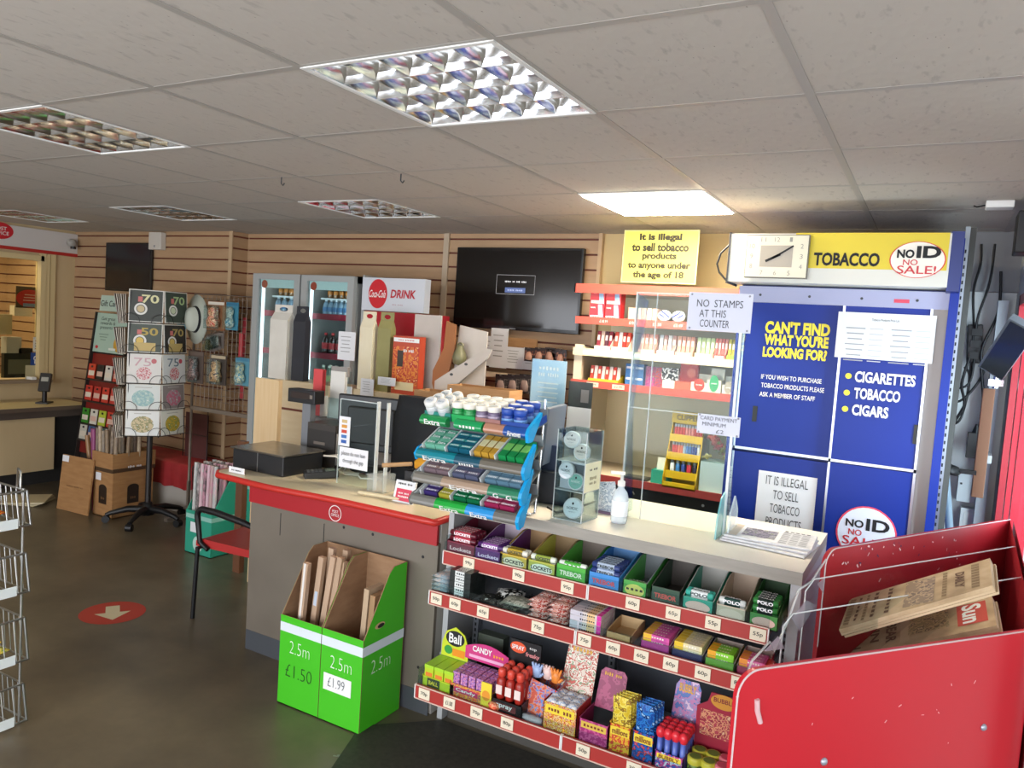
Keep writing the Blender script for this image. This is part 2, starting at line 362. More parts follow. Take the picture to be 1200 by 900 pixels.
# little sensor on the ceiling by the right wall, wire hooks
p = at(1172, 236, Z=CEIL); t = thing('smoke_sensor', 'small white box sensor on the ceiling at the far right', 'sensor', (p.x, p.y, CEIL))
MB().box(-.05, .05, -.04, .04, -.03, -.001, WHITE).build('body', t, .004); MB().tube([(-.05, 0, -.015), (-.08, .01, -.02), (-.09, .03, -.012)], .003, BLK, 6).build('wire', t)
for px, py, n in ((330, 207, 'thin wire hook clipped to the ceiling grid, left of the two'), (470, 203, 'thin wire hook clipped to the ceiling grid, right of the two')):
    p = at(px, py, Z=CEIL); piece(MB().tube([(0, 0, 0), (0, 0, -.03), (.012, 0, -.04), (.02, 0, -.03)], .003, DKGREY, 6), 'ceiling_hook', n, 'hook', (p.x, p.y, CEIL-.003))
# ================================================================ TOBACCO CABINET
CB = mat('#162f8a', .42, 0, .25); CBD = mat('#18296f', .4); ALU = mat('#b9bcc4', .3, .9); LIL = mat('#9698b4', .4, .2); YEL = mat('#dcc42a', .45); YTX = mat('#f0dc3c', .5)
CY = 3.75; XL, XR = -.855, .005
t = thing('tobacco_cabinet', 'tall blue cabinet with sliding doors and a yellow tobacco header', 'cabinet', (0, CY, 0))
m = MB(); m.box(XL, XR+.05, .05, .80, 0, 2.2, CBD).box(XL, XL+.03, .0, .06, .0, 1.9, CB).box(XR-.035, XR+.02, 0, .06, 0, 1.97, mat('#9c948f', .4)).box(XR+.02, XR+.055, -.03, .06, 0, 2.2, CB)
m.box(XL, XR+.02, -.01, .06, 1.90, 1.975, LIL)
for k in range(4): m.disc(FY(XL+.1+.22*k, -.0115, 1.935), .006, .006, DKGREY)
m.rect(FY(-.155, -.011, 1.93), .06, .016, mat('#d5425a'))
m.build('body', t)
m = MB(); m.box(XL-.03, XR+.005, -.14, .06, 1.985, 2.205, mat('#d8d6cc', .4)).box(XL-.035, XL-.03, -.15, .06, 1.975, 2.21, DKGREY).box(XR+.003, XR+.05, -.13, .06, 1.97, 2.215, CBD)
m.rect(FY((-.60+XR)/2, -.141, 2.13), XR+.595, .155, YEL, .001)
def px_rect(m, p0, p1, Y, off, mt): pass
q = at(991.5, 304, Y=CY-.142); m.text('TOBACCO', FY(q.x, -.1425, q.z), .265, .058, INK, .035)
q = at(1075, 304.5, Y=CY-.142); ex, ez = q.x, q.z; d = FY(ex, -.143, ez); m.disc(d, .105, .076, mat('#d8402e'), .0008); m.disc(d, .100, .0735, mat('#efe9dc'), .0014)
m.text('NO', FY(ex-.045, -.145, ez+.024), .065, .036, INK, .04).text('ID', FY(ex+.04, -.145, ez+.032), .09, .05, INK, .04).text('NO', FY(ex-.025, -.145, ez-.011), .055, .024, RED, .01).text('SALE!', FY(ex+.0, -.145, ez-.042), .145, .034, RED, .01)
m.build('header', t)
MB().box(XL+.0, XR-.01, -.138, -.10, 1.993, 2.022, glow('#fffbe8', 1.6)).build('strip_light', t)
GAPX = at(984, 420, Y=CY).x; ZS = 1.19
def door(x0, x1, z0, z1, y): return MB().box(x0, x1, y, y+.016, z0, z1, CB).box(x0, x0+.010, y-.004, y+.002, z0, z1, ALU).box(x1-.010, x1, y-.004, y+.002, z0, z1, ALU).box(x0, x1, y-.004, y+.002, z0, z0+.012, ALU)
d1 = door(XL+.03, GAPX+.005, ZS, 1.9, .012)
def lines(m, rows, Y, mt, bold):
    for s, (xa, ya), (xb, yb), h in rows:                         # a text line between two photo points
        a = at(xa, ya, Y=Y); b = at(xb, yb, Y=Y); c = (a+b)/2
        m.text(s, FY(c.x, Y-CY-.001, c.z), (b.x-a.x), h, mt, bold)
lines(d1, [("CAN'T FIND", (897, 383), (973, 387), .060), ("WHAT YOU'RE", (896, 397), (971, 402), .054), ('LOOKING FOR?', (894, 412), (969, 417), .050)], CY+.010, YTX, .05)
lines(d1, [('IF YOU WISH TO PURCHASE', (892, 442), (963, 446), .022), ('TOBACCO PRODUCTS PLEASE', (892, 452), (966, 456.5), .022), ('ASK A MEMBER OF STAFF', (890, 462), (955, 467), .022)], CY+.010, WHITE, .015)
p = at(884, 485, Y=CY); o = d1.build('sliding_door', t); MB().rect(FY(p.x, .0095, p.z), .022, .075, BLK).build('finger_pull', o)
d2 = door(GAPX-.005, XR-.035, ZS, 1.9, -.006)
lines(d2, [('CIGARETTES', (1002, 441), (1073, 447), .050), ('TOBACCO', (1001, 460), (1055, 466), .050), ('CIGARS', (998.5, 479.5), (1041, 484.5), .050)], CY-.0075, WHITE, .035)
for a, b in ((994.5, 440.5), (992.5, 460), (990.5, 479)):
    p = at(a, b, Y=CY); d2.disc(FY(p.x, -.0075, p.z), .013, .013, YTX)
p = at(1074, 509, Y=CY); o = d2.build('sliding_door', t); MB().rect(FY(p.x, -.0085, p.z), .024, .085, BLK).build('finger_pull', o)
d3 = door(XL+.03, GAPX+.005, .15, ZS-.012, .012); d3.build('sliding_door', t)
d4 = door(GAPX-.005, XR-.035, .15, ZS-.004, -.006)
p = at(1015, 624, Y=CY); d = FY(p.x, -.0075, p.z-.005); d4.disc(d, .125, .125, mat('#e0455c'), .0008); d4.disc(d, .118, .118, mat('#dfe2f0'), .0014)
d4.text('NO', FY(p.x-.05, -.009, p.z+.035), .075, .035, INK, .03).text('ID', FY(p.x+.045, -.009, p.z+.038), .095, .055, INK, .03).text('NO', FY(p.x-.045, -.009, p.z-.005), .055, .028, RED, .01).text('SALE!', FY(p.x-.01, -.009, p.z-.045), .17, .04, RED, .01)
d4.build('sliding_door', t)
p0, p1 = at(983, 364, Y=CY-.012), at(1092, 428, Y=CY-.012)
m = MB().box(p0.x, p1.x, -.001, .0, p1.z+.006, p0.z-.004, PAPER)
cx = (p0.x+p1.x)/2; w = p1.x-p0.x; zt = p0.z-.004; LG = mat('#a3a4a8', .8)
m.text('Tobacco Products Price List', FY(cx, -.0015, zt-.03), .11, .010, INK)
for k in range(7):
    for sx in (-.25, .22):
        m.rect(FY(cx+sx*w-.02, -.0015, zt-.07-.024*k), .08 - .01*(k % 3), .005, LG); m.rect(FY(cx+sx*w+.065, -.0015, zt-.07-.024*k), .055, .004, mat('#c3c4c8', .8))
piece(m, 'price_list', 'white printed price list taped on the upper right blue cabinet door', 'poster', (0, CY-.010, 0))
p0, p1 = at(889, 551, Y=CY), at(950, 640, Y=CY)
m = MB().box(p0.x, p1.x, -.001, 0, p1.z-.12, p0.z, PAPER); cx = (p0.x+p1.x)/2
for k, (s, w) in enumerate((('IT IS ILLEGAL', .19), ('TO SELL', .115), ('TOBACCO', .135), ('PRODUCTS', .16), ('TO ANYONE', .165), ('UNDER', .12))): m.text(s, FY(cx+.0, -.0015, p0.z-.04-.066*k), w, .042, INK, -.005)
piece(m, 'door_notice', 'white notice about illegal sales on the lower left blue cabinet door', 'notice', (0, CY+.011, 0))
# clock
t = thing('wall_clock', 'square white clock standing at the left end of the tobacco header', 'clock', (0, CY-.145, 0))
p0, p1 = at(878, 276, Y=CY-.15), at(944.5, 327, Y=CY-.15); cx, cz = (p0.x+p1.x)/2, (p0.z+p1.z)/2; w = p1.x-p0.x; h = p0.z-p1.z-.006
m = MB().box(cx-w/2, cx+w/2, -.03, -.002, cz-h/2, cz+h/2, mat('#d8d2bd', .35)).box(cx-w/2-.004, cx+w/2+.004, -.024, -.002, cz-h/2-.004, cz+h/2+.004, mat('#6a6459', .4)); m.build('case', t)
f = FY(cx, -.0305, cz); m = MB().rect(f, w*.53, h*.52, mat('#a59d90', .35), .0003)
for k in range(1, 13):
    a = math.radians(90-30*k); q = max(abs(math.cos(a))/.42, abs(math.sin(a))/.40); m.text(str(k), FY(cx+math.cos(a)/q*w*.97, -.031, cz+math.sin(a)/q*h), .022 if k > 9 else .012, .02, mat('#8f8c85'))
m.build('dial', t)
def hand(a, l, wd): return MB().box(-.02, l, -.001, 0, -wd*1.4, wd*1.4, INK, T(cx, -.0325, cz) @ RYm(-a))
hand(33, .085, .0028).build('minute_hand', t); hand(207, .05, .004).build('hour_hand', t)
piece(MB().tube([(XL-.045, -.09, 2.16), (XL-.085, -.085, 2.12), (XL-.10, -.08, 2.07), (XL-.085, -.085, 2.03), (XL-.045, -.09, 1.99)], .005, BLK, 6), 'power_cable', 'black loop of cable at the left side of the tobacco header', 'cable', (0, CY, 0))

# ================================================================ WALL SHELF UNIT BEHIND THE COUNTER
GX0, GX1, GF, GB = -1.87, -.925, 4.10, 4.62
SALM = mat('#c9503f', .45); CRM = mat('#e3d3b0', .5); PEG = mat('#a29a90', .6); BEIGE = mat('#d9cdb4', .55)
t = thing('wall_shelf_unit', 'cream wall shelving with red shelf fronts behind the serving counter', 'shelving', (0, 0, 0))
m = MB().box(GX0+.02, GX1, GB, GB+.03, .05, 1.98, noise_mat([(.3, '#e4d6b2'), (.7, '#ece0c0')], 2, rough=.6)); 
for a in (1.72, 1.55): m.box(GX0+.02, GX1, GB-.002, GB, a-.003, a, DKGREY)
m.build('back_panel', t)
MB().box(GX0, GX0+.03, GF+.03, GB, .87, 1.62, BEIGE).box(GX0, GX0+.05, GF+.025, GF+.055, 1.42, 1.63, BEIGE).build('side_panel', t)
MB().box(GX1-.008, GX1+.03, GF+.02, GB, 0, 1.98, mat('#2b4a8e', .4)).build('side_panel', t)
def tagtext(m, x, y, z, s, w=.05, h=.026, tm=None, pm=None):
    m.rect(FY(x, y, z), w, h, pm or mat('#e7dcc4', .6)); m.text(s, FY(x, y-.0008, z), w*.62, h*.45, tm or INK)
for z, fm, tags in ((1.965, SALM, ()), (1.785, SALM, (.18, .36, .50, .62, .74)), (1.60, CRM, ()), (1.415, SALM, (.14, .30)), (.875, mat('#a43d3c', .45), ())):
    m = MB().box(GX0+.01, GX1, GF+.012, GB, z-.025, z, BEIGE)
    m.box(GX0 if z < 1.9 else GX0-.02, GX1-.0, GF, GF+.012, z-.032, z+.010 if z < 1.9 else z+.02, fm)
    if z > 1.9: m.box(GX0-.02, GX0-.012, GF, GF+.10, z-.03, z+.02, PAPER)
    for q, a in enumerate(tags): 
        if z > 1.7: m.text(('£18.99', '£19.99', '£2.50', '£3.49', '99p')[q], FY(GX0+a, GF-.001, z-.012), .05, .016, WHITE)
        else: tagtext(m, GX0+a, GF-.001, z-.012, '£2.99', .075, .026)
    if z == 1.60:
        for a in (.15, .34, .55, .76): m.rect(FY(GX0+a, GF, z-.012), .17, .022, PAPER); m.text('2 for £4', FY(GX0+a, GF-.001, z-.012), .06, .010, mat('#a09a90'))
    m.build('shelf', t)
m = MB().box(GX0+.02, GX1, GF+.08, GF+.10, .05, .845, mat('#2e3136', .5)).disc(FY(-1.05, GF+.079, .79), .008, .008, WHITE); m.build('base_panel', t)
piece(MB().tube([(-1.55, GF+.04, .86), (-1.56, GF+.02, .80), (-1.52, GF+.03, .76), (-1.50, GF+.02, .82), (-1.44, GF+.03, .79)], .008, BLK, 6), 'cable_bundle', 'black cables hanging under the lowest red shelf', 'cable')
# red/blue boxes, two by two
bx = MB().box(-.045, .045, 0, .06, 0, .075, RED); b2 = MB()
def ad_box(name, lab, grp, x, y, z, w, d, h, main, extra=None, M=None):
    m = MB().box(-w/2, w/2, 0, d, 0, h, main)
    if extra: extra(m)
    return piece(m, name, lab, 'box', (x, y, z), grp)
def nic(m): m.quad([(.012, -.001, .002), (.042, -.001, .002), (.03, -.001, .083), (.005, -.001, .083)], mat('#8fb3d3')); m.rect(FY(-.005, -.001, .012), .07, .016, WHITE); m.text('DUAL', FY(-.004, -.0018, .012), .05, .011, RED); m.text('Action', FY(-.025, -.001, .065), .03, .014, WHITE)
n0 = ad_box('medicine_box', 'red and blue box on the top shelf, lower left of the four', 'red and blue boxes', -1.75, GF+.03, 1.786, .092, .07, .085, RED, nic)
for dx, dz, s in ((.098, 0, 'lower right'), (0, .086, 'upper left'), (.098, .086, 'upper right')): dup(n0, (-1.75+dx, GF+.03, 1.786+dz), 0, 'red and blue box on the top shelf, %s of the four' % s)
for k in range(5):
    x = -1.53+.032*k; ad_box('plaster_packet', 'slim pale packet on the top shelf by the red and blue boxes, %s' % ('first', 'second', 'middle', 'fourth', 'last')[k], 'slim pink packets', x, GF+.04, 1.786, .028 if k else .06, .06, .075, mat(('#d9a493', '#e6cfc2', '#caa99a', '#e2c4b4', '#d2ab9e')[k]))
for k, x in enumerate((-1.345, -1.265)):
    m = MB().lathe([(.0, 0), (.034, 0), (.038, .006), (.038, .014), (.034, .018), (0, .018)], mat('#e5e6ee', .3), RXm(75) @ Matrix.Scale(.8, 4, (0, 1, 0)), 24)
    for q in (-.012, .008): m.box(-.03, .03, -.0215, -.0205, .002+q, .010+q, mat('#2d3f94'), T(0, 0, .0) @ RYm(35 if k == 0 else -35) @ T(0, 0, 0) @ Matrix.Translation((0, .0, .0)))
    piece(m, 'mint_tin', 'oval white tin with blue stripes on the top shelf, %s of the pair' % ('left', 'right')[k], 'tin', (x, GF+.05, 1.822), 'striped tins')
for k in range(4):
    x = -1.155+.05*(k % 2); z = 1.786+.055*(k//2)
    m = MB().box(-.023, .023, 0, .07, 0, .052, mat('#6d3a23')).rect(FY(0, 0, .042), .046, .016, mat('#e9e2d3')).disc(FY(0, -.001, .02), .013, .013, mat('#e6c9a0'))
    piece(m, 'cigarillo_box', 'small brown and cream box stacked on the top shelf, %s %s' % (('lower', 'upper')[k//2], ('left', 'right')[k % 2]), 'box', (x, GF+.03, z), 'brown and cream boxes')
# second shelf: open display boxes with upright contents
def disp(x, z, w, h, front, back, label, cols, n=5, y=GF+.03, hh=.055, hb=.11, name='display_box', cat='display box', txt=None):
    t = thing(name, label, cat, (x, y, z))
    m = MB().box(-w/2, w/2, 0, .10, 0, .004, front).box(-w/2, w/2, 0, .003, 0, hh*.55, front).prism([(0, 0), (.10, 0), (.10, hb), (.09, hb), (0, hh*.55)], -w/2, -w/2+.002, front, RZ(-90) @ Matrix.Scale(-1, 4, (1, 0, 0)) if False else frame((0, 0, 0), (0, 1, 0), (-1, 0, 0))).box(-w/2, w/2, .097, .10, 0, hb, back)
    if txt: m.rect(FY(0, -.0, hh*.27), w*.7, hh*.3, WHITE); m.text(txt, FY(0, -.001, hh*.27), w*.45, hh*.16, INK)
    m.build('tray', t)
    for k in range(n):
        xx = -w/2+(k+.5)*w/n; q = cols[k % len(cols)]
        MB().box(xx-w/n*.42, xx+w/n*.42, .02, .032, .004, h, q, RXm(-8)).box(xx-w/n*.25, xx+w/n*.25, .016, .0202, h*.55, h*.8, mat('#eadfd6'), RXm(-8)).build('packet', t)
    return t
rows2 = [(-1.70, .10, '#e6ddd2', ('#8c2436', '#d8b7a7', '#5d2f3b'), 'white tray of dark red sachets on the cream shelf, far left'), (-1.59, .10, '#e8e0d6', ('#d64c35', '#efe9e3', '#c43327'), 'white tray of orange sachets on the cream shelf, second from left'),
         (-1.43, .10, '#e2a796', ('#e2a796', '#d68c7d'), 'pink tray of filter tips on the cream shelf, left of two'), (-1.32, .10, '#cfc9cc', ('#dcd6d8', '#c58f85'), 'grey white tray of filter tips on the cream shelf'),
         (-1.215, .10, '#e0a08d', ('#e2a28f', '#d9937f'), 'pink tray of filter tips on the cream shelf, right of two'), (-1.105, .10, '#c6d49a', ('#cddba6', '#bccb8f'), 'pale green tray of filter tips on the cream shelf'),
         (-1.02, .07, '#d0473c', ('#d9625a', '#e3857c'), 'red tray of tall sachets on the cream shelf'), (-.965, .0001, '', (), '')]
for x, w, fr_, cs, lb in rows2[:-1]: disp(x, 1.601, w, .12, mat(fr_), mat(cs[0]), lb, [mat(c) for c in cs], 4, txt='x')
disp(-.955, 1.601, .055, .12, mat('#93a92b'), mat('#c8b52f'), 'lime and yellow tray of sachets at the right end of the cream shelf', [mat('#d6c436'), mat('#b9a52c')], 3)
# third shelf
disp(-1.68, 1.416, .19, .10, mat('#e3c02f'), mat('#d8b52a'), 'yellow tray of red and white lip balms on the lower red shelf', [mat('#c8402f'), mat('#e4d6cf')], 8, hh=.04, hb=.05)
for k in range(4):
    piece(MB().box(-.027, .027, 0, .06, 0, .062, mat('#2f6aa8')).rect(FY(0, 0, .04), .044, .012, mat('#d8dde8')), 'rolling_paper_box', 'blue carton of papers on the lower red shelf, %s' % ('bottom left', 'bottom right', 'top left', 'top right')[k], 'box', (-1.525+.055*(k % 2), GF+.05, 1.416+.063*(k//2)), 'blue cartons')
for k in range(4):
    c = ('#c23a86', '#c0372c', '#a92a5a', '#c64a35')[k]
    piece(MB().box(-.025, .025, 0, .05, 0, .058, printed(c, '#7b2a6b', '#e0b13c', scale=40)), 'lighter_carton', 'pink and red carton beside the blue cartons, %s' % ('bottom left', 'bottom right', 'top left', 'top right')[k], 'box', (-1.405+.052*(k % 2), GF+.05, 1.416+.060*(k//2)), 'pink and red cartons')
m = MB().box(-.035, .035, 0, .04, 0, .05, WHITE).box(-.045, .05, .005, .035, .05, .12, printed('#26242a', '#e6e2e2', '#4b444e', scale=30)); piece(m, 'card_dispenser', 'black and white packet standing in a white holder on the lower red shelf', 'packet', (-1.29, GF+.04, 1.416))
m = MB().box(-.06, .06, 0, .08, 0, .05, mat('#cf5b41')).box(-.045, .055, .04, .075, .05, .165, mat('#b83335')).disc(FY(.02, .039, .10), .025, .025, mat('#d8695a')); piece(m, 'sweet_carton', 'red carton with tall back card on the lower red shelf', 'box', (-1.195, GF+.035, 1.416))
def oval_box(x, w, h, c, lab):
    m = MB().box(-w/2, w/2, 0, .08, 0, h*.55, mat('#e2dccd')).box(-w/2, w/2, .07, .08, h*.55, h, mat('#e2dccd')).disc(FY(0, -.0005, h*.42), w*.33, h*.34, mat(c)); m.text('menthol', FY(0, -.0018, h*.42), w*.4, .012, WHITE)
    piece(m, 'filter_carton', lab, 'box', (x, GF+.03, 1.416))
oval_box(-1.145+.03, .09, .10, '#c43c2c', 'white carton with a red round emblem on the lower red shelf'); oval_box(-1.035-.0, .075, .135, '#2f9a62', 'white carton with a green shield emblem on the lower red shelf'); oval_box(-.957, .065, .10, '#a39a8d', 'white carton with a grey emblem at the right end of the lower red shelf')
# items that carry the yellow packets at the right
# base shelf
bz = .876
piece(MB().box(-.075, .075, 0, .11, 0, .014, mat('#3c3a38', .4)).box(-.06, .06, .015, .095, .014, .016, mat('#55514c', .3)), 'card_tablet', 'flat black tablet lying on the lowest red shelf', 'tablet', (-1.45, GF+.03, bz), bevel=0)
m = MB().box(-.05, .05, 0, .08, 0, .075, mat('#2b9a86')).box(-.03, .03, .02, .05, .075, .15, mat('#e7e3da'), RXm(-10)); piece(m, 'tissue_box', 'small teal box with a white tissue on the lowest red shelf', 'box', (-1.305, GF+.06, bz))
t = thing('lighter_stand', 'yellow tiered stand full of coloured lighters on the lowest red shelf', 'display stand', (-1.175, GF+.06, bz))
YS = mat('#e3b91d', .4); hs = .40
MB().prism([(-.10, 0), (.06, 0), (.06, hs), (.03, hs), (-.10, .06)], -.094, -.09, YS, frame((0, .04, 0), (0, 1, 0), (-1, 0, 0))).prism([(-.10, 0), (.06, 0), (.06, hs), (.03, hs), (-.10, .06)], .09, .094, YS, frame((0, .04, 0), (0, 1, 0), (-1, 0, 0))).box(-.09, .09, .096, .10, 0, hs, mat('#b28f1c')).build('side_frame', t)
m = MB().box(-.094, .094, .03, .05, hs-.045, hs+.02, YS).text('CLIPPER', FY(0, .029, hs-.012), .13, .03, mat('#4a3a10'), .01); m.build('header', t)
zc = [.27, .17, .07]
for q, z in enumerate(zc):
    yq = -.0+.0+(.02-.025*q); MB().box(-.09, .09, yq, .095, z-.004, z, YS).box(-.094, .094, yq-.004, yq, z-.02, z+.022, YS).build('tier', t)
MB().box(-.094, .094, -.06, -.05, 0, .03, YS).build('tier', t)
cols = [['#d5433f', '#e08b83', '#c9382f'], ['#c8362f', '#d9724f', '#a8c1d8', '#3b6fb0', '#2a4590', '#d8d9e2'], ['#e9e9ea', '#3c7fc0', '#23408f', '#c02e45', '#22243d']]
def lighter(c):
    return MB().lathe([(.0075, 0), (.0085, .004), (.0085, .058), (.006, .06)], c, n=10).box(-.006, .006, -.006, .006, .06, .078, STEEL).build
for q, z in enumerate(zc):
    nn = 10 if q < 2 else 5
    for k in range(nn):
        c = mat(cols[q][k*len(cols[q])//nn], .35); m = MB().lathe([(.0075, 0), (.0085, .004), (.0085, .058), (.006, .06)], c, n=8).box(-.005, .005, -.006, .006, .06, .076, STEEL)
        s = 1.0 if nn == 10 else 1.7; o = piece(m, 'lighter', ('red and pink lighter on the top tier of the yellow stand', 'coloured lighter on the middle tier of the yellow stand', 'big coloured lighter on the bottom tier of the yellow stand')[q], 'lighter', (-1.175-.08+.16*(k+.5)/nn, GF+.06+.05-.02*q, bz+z+.0005), ('lighters on the top tier', 'lighters on the middle tier', 'lighters on the bottom tier')[q]); o.scale = (s*.9, s*.9, 1.0 if nn == 10 else 1.0)
t = thing('sweet_bin', 'pale blue box with clear sides full of wrapped sweets on the lowest red shelf', 'box', (-1.0+.01, GF+.045, bz))
MB().box(-.085, .065, 0, .16, 0, .165, mat('#c3d6da', .5)).build('box', t); MB().box(-.085, -.083, 0, .16, .165, .34, ACR).box(.063, .065, 0, .16, .165, .34, ACR).box(-.085, .065, 0, .002, .165, .34, ACR).build('clear_lid', t)
for k in range(16):
    c = random.choice(['#c63a33', '#d8574b', '#d9b44a', '#b9a33a', '#7f8f3a', '#c9463c'])
    x, z = -.06+.115*((k*.618) % 1), .19+.11*((k*.38) % 1); piece(MB().lathe([(.002, -.028), (.012, -.02), (.004, -.014), (.016, -.006), (.017, .004), (.004, .014), (.012, .02), (.002, .028)], mat(c, .3), RYm(random.uniform(-80, 80)), 8), 'wrapped_sweet', 'wrapped sweet piled in the clear topped box on the lowest red shelf', 'sweet', (-.99+x, GF+.045+.03+.10*((k*.27) % 1), bz+z), 'sweets in the clear topped box')
# yellow sign on top of the unit
p0, p1, p2, p3 = at(734, 271, Y=4.3), at(818, 270, Y=4.3), at(813, 330, Y=4.3), at(731, 329.5, Y=4.3)
w = p1.x-p0.x+.01; cz = (p0.z+p3.z)/2; h = p0.z-p3.z; cx = (p0.x+p2.x)/2
m = MB().box(-w/2, w/2, 0, .004, -h/2, h/2, mat('#e6dd62', .5)).box(-w/2-.006, w/2+.006, .001, .006, -h/2-.006, h/2+.006, mat('#efe79a', .5))
for k, (s, a) in enumerate((('It is illegal', .58), ('to sell tobacco', .78), ('products', .47), ('to anyone under', .86), ('the age of 18', .70))): m.text(s, FY(0, -.0005, h*.37-h*.185*k), w*a, h*.17, mat('#35300f'), .05)
piece(m, 'age_sign', 'yellow sign about selling to under 18s above the red shelving', 'sign', (cx, 4.3, cz))

# ================================================================ TELEVISION AND PAPERS UNDER IT
p0, p1 = at(537, 288, Y=4.6), at(676.5, 390, Y=4.6); w = p1.x-p0.x; h = p0.z-p1.z; h=.565
t = thing('television', 'big black flat television on the slatted wall showing a small message', 'television', ((p0.x+p1.x)/2, 4.60, p0.z-h/2-.01)); w += .01
MB().box(-w/2, w/2, 0, .04, -h/2, h/2, mat('#0d0d0e', .25)).box(-.2, .2, .04, .055, -.15, .15, BLK).build('body', t, .004)
m = MB().rect(FY(0, -.0005, .006), w-.03, h-.04, mat('#15110f', .12), .0005); sb = mat('#0b0b0c', .2); q = FY(0, -.0012, .02)
for a, b, ww, hh in ((0, .065, .30, .003), (0, -.065, .30, .003), (-.15, 0, .003, .13), (.15, 0, .003, .13)): m.rect(FY(a, -.0012, .03+b), ww, hh, glow('#8a8a8a', .25))
m.text("Check you're here", FY(0, -.0012, .05), .17, .02, glow('#c8c8c8', .4)).rect(FY(0, -.0012, -.008), .16, .035, glow('#4a5a86', .35)).text('press OK now', FY(0, -.0022, -.008), .12, .016, glow('#a7b1cc', .4))
m.build('screen', t); MB().rect(FY(0, -.001, -h/2+.01), .05, .007, mat('#8d8d8d')).build('badge', t)
y = 4.655
def paper(name, lab, cat, q, Y, mt, grp=None, th=.004, extra=None):
    p0 = at(q[0], q[1], Y=Y); p1 = at(q[2], q[3], Y=Y); w = p1.x-p0.x; h = p0.z-p1.z
    m = MB().box(-w/2, w/2, 0, th, 0, h, mt)
    if extra: extra(m, w, h)
    return piece(m, name, lab, cat, ((p0.x+p1.x)/2, Y, p1.z), grp)
LT = mat('#9b9a98', .8)
def scrib(m, w, h):
    for k in range(5): m.rect(FY(-w*.05, -.0006, h*(.82-.13*k)), w*(.6-.08*(k % 3)), h*.025, LT)
paper('cardboard_sheet', 'brown cardboard piece standing under the television, left of the envelopes', 'cardboard', (539, 397, 562, 431), 4.62, CARD, th=.008, extra=lambda m, w, h: m.rect(FY(-.02, -.0006, h*.8), .04, .03, PAPER))
paper('cardboard_backing', 'wide brown cardboard propped behind the envelopes under the television', 'cardboard', (562, 393, 628, 426), 4.635, CARD, th=.006)
for k, (q, l) in enumerate((((552, 400, 563, 427), 'small white envelope, leftmost under the television'), ((562, 393, 577, 429), 'tall white window envelope, second under the television'), ((576, 384, 593, 432), 'tallest white envelope, sticking up to the television edge'), ((592, 406, 612, 433), 'wide white envelope to the right of the tallest one'), ((614, 407, 626, 434), 'white envelope at the right end of the row'))):
    paper('envelope', l, 'envelope', q, 4.60-.004*k, PAPER, 'envelopes under the television', .003, scrib)
def shelf_strip(q, Y, d, lab):
    p0 = at(q[0], q[1], Y=Y); p1 = at(q[2], q[3], Y=Y); piece(MB().box(p0.x, p1.x, Y, 4.655, p0.z-.02, p0.z, SL).box(p0.x, p1.x, Y-.006, Y, p0.z-.03, p0.z+.005, mat('#d2c1a8')), 'slat_shelf', lab, 'shelf')
shelf_strip((530, 432, 640, 436), 4.50, .15, 'shelf on the slatted wall carrying the envelopes')
def hang(q, Y, lab, grp, cs):
    p0 = at(q[0], q[1], Y=Y); p1 = at(q[2], q[3], Y=Y); w = p1.x-p0.x; h = p0.z-p1.z; t = thing('hanging_pack', lab, 'pack', ((p0.x+p1.x)/2, Y, p1.z), 0, grp)
    MB().box(-w/2, w/2, 0, .006, 0, h, printed(*cs, scale=26)).box(-w/2, w/2, -.001, 0, h*.78, h, mat('#33292b')).build('blister_card', t); MB().lathe([(0, 0), (w*.3, .005), (w*.33, h*.3), (w*.2, h*.6), (0, h*.62)], mat(cs[2], .4), T(0, -.012, h*.08) @ Matrix.Scale(.5, 4, (0, 1, 0)), 10).build('toy', t)
    MB().tube([(0, 4.664-Y, h*.93), (0, -.02, h*.93), (0, -.025, h*.98)], .003, STEEL, 6).build('hook', t)
for k in range(5): hang((615+12*k if k < 3 else 640+12*(k-3), 407+(2 if k > 2 else 0), 626+12*k if k < 3 else 651+12*(k-3), 424+(4 if k > 2 else 0)), 4.48, 'dark hanging pack of hair ties right of the envelopes, upper row, %s' % ('first', 'second', 'third', 'fourth', 'fifth')[k], 'hanging packs of hair ties', ('#2a2426', '#7d4d3e', '#c08d76'))
for k in range(4): hang((581+14*k, 438, 594+14*k, 462), 4.40, 'dark hanging pack below the shelf behind the gum rack, %s from left' % ('first', 'second', 'third', 'fourth')[k], 'hanging packs under the shelf', ('#3a3434', '#6d6460', '#99807a'))

# ================================================================ DRINKS FRIDGES
FG = mat('#a3a5a3', .4, .15)
def bottle(t, x, y, z, s, liq, cap, lab):
    MB().lathe([(.0, 0), (.030, .002), (.032, .02), (.030, .07), (.032, .12), (.028, .15), (.012, .185), (.011, .20), (0, .2)], liq, T(x, y, z) @ Matrix.Scale(s, 4), 12).build('x', t)
def mk_bottle(liq, lab, cap, s=1.0):
    t = thing('drink_bottle', '', 'bottle'); MB().lathe([(.0, 0), (.029, .002), (.032, .02), (.031, .13), (.026, .155), (.012, .19), (0, .19)], mat(liq, .12, 0, .6, .5), n=12).build('bottle', t)
    MB().lathe([(.0325, .06), (.0328, .062), (.0328, .115), (.0322, .117)], mat(lab, .4), n=12).build('wrapper', t); MB().lathe([(.013, .188), (.014, .19), (.014, .207), (.012, .21)], mat(cap, .4), n=10).build('cap', t); return t
B1 = mk_bottle('#7d9ab0', '#3a6f9e', '#c6d3dc'); B2 = mk_bottle('#2a1210', '#b3252d', '#b3252d'); B3 = mk_bottle('#8c5a2a', '#d0802a', '#c8692a'); B4 = mk_bottle('#8a9a86', '#c3c98b', '#d7ddd0')
used = set()
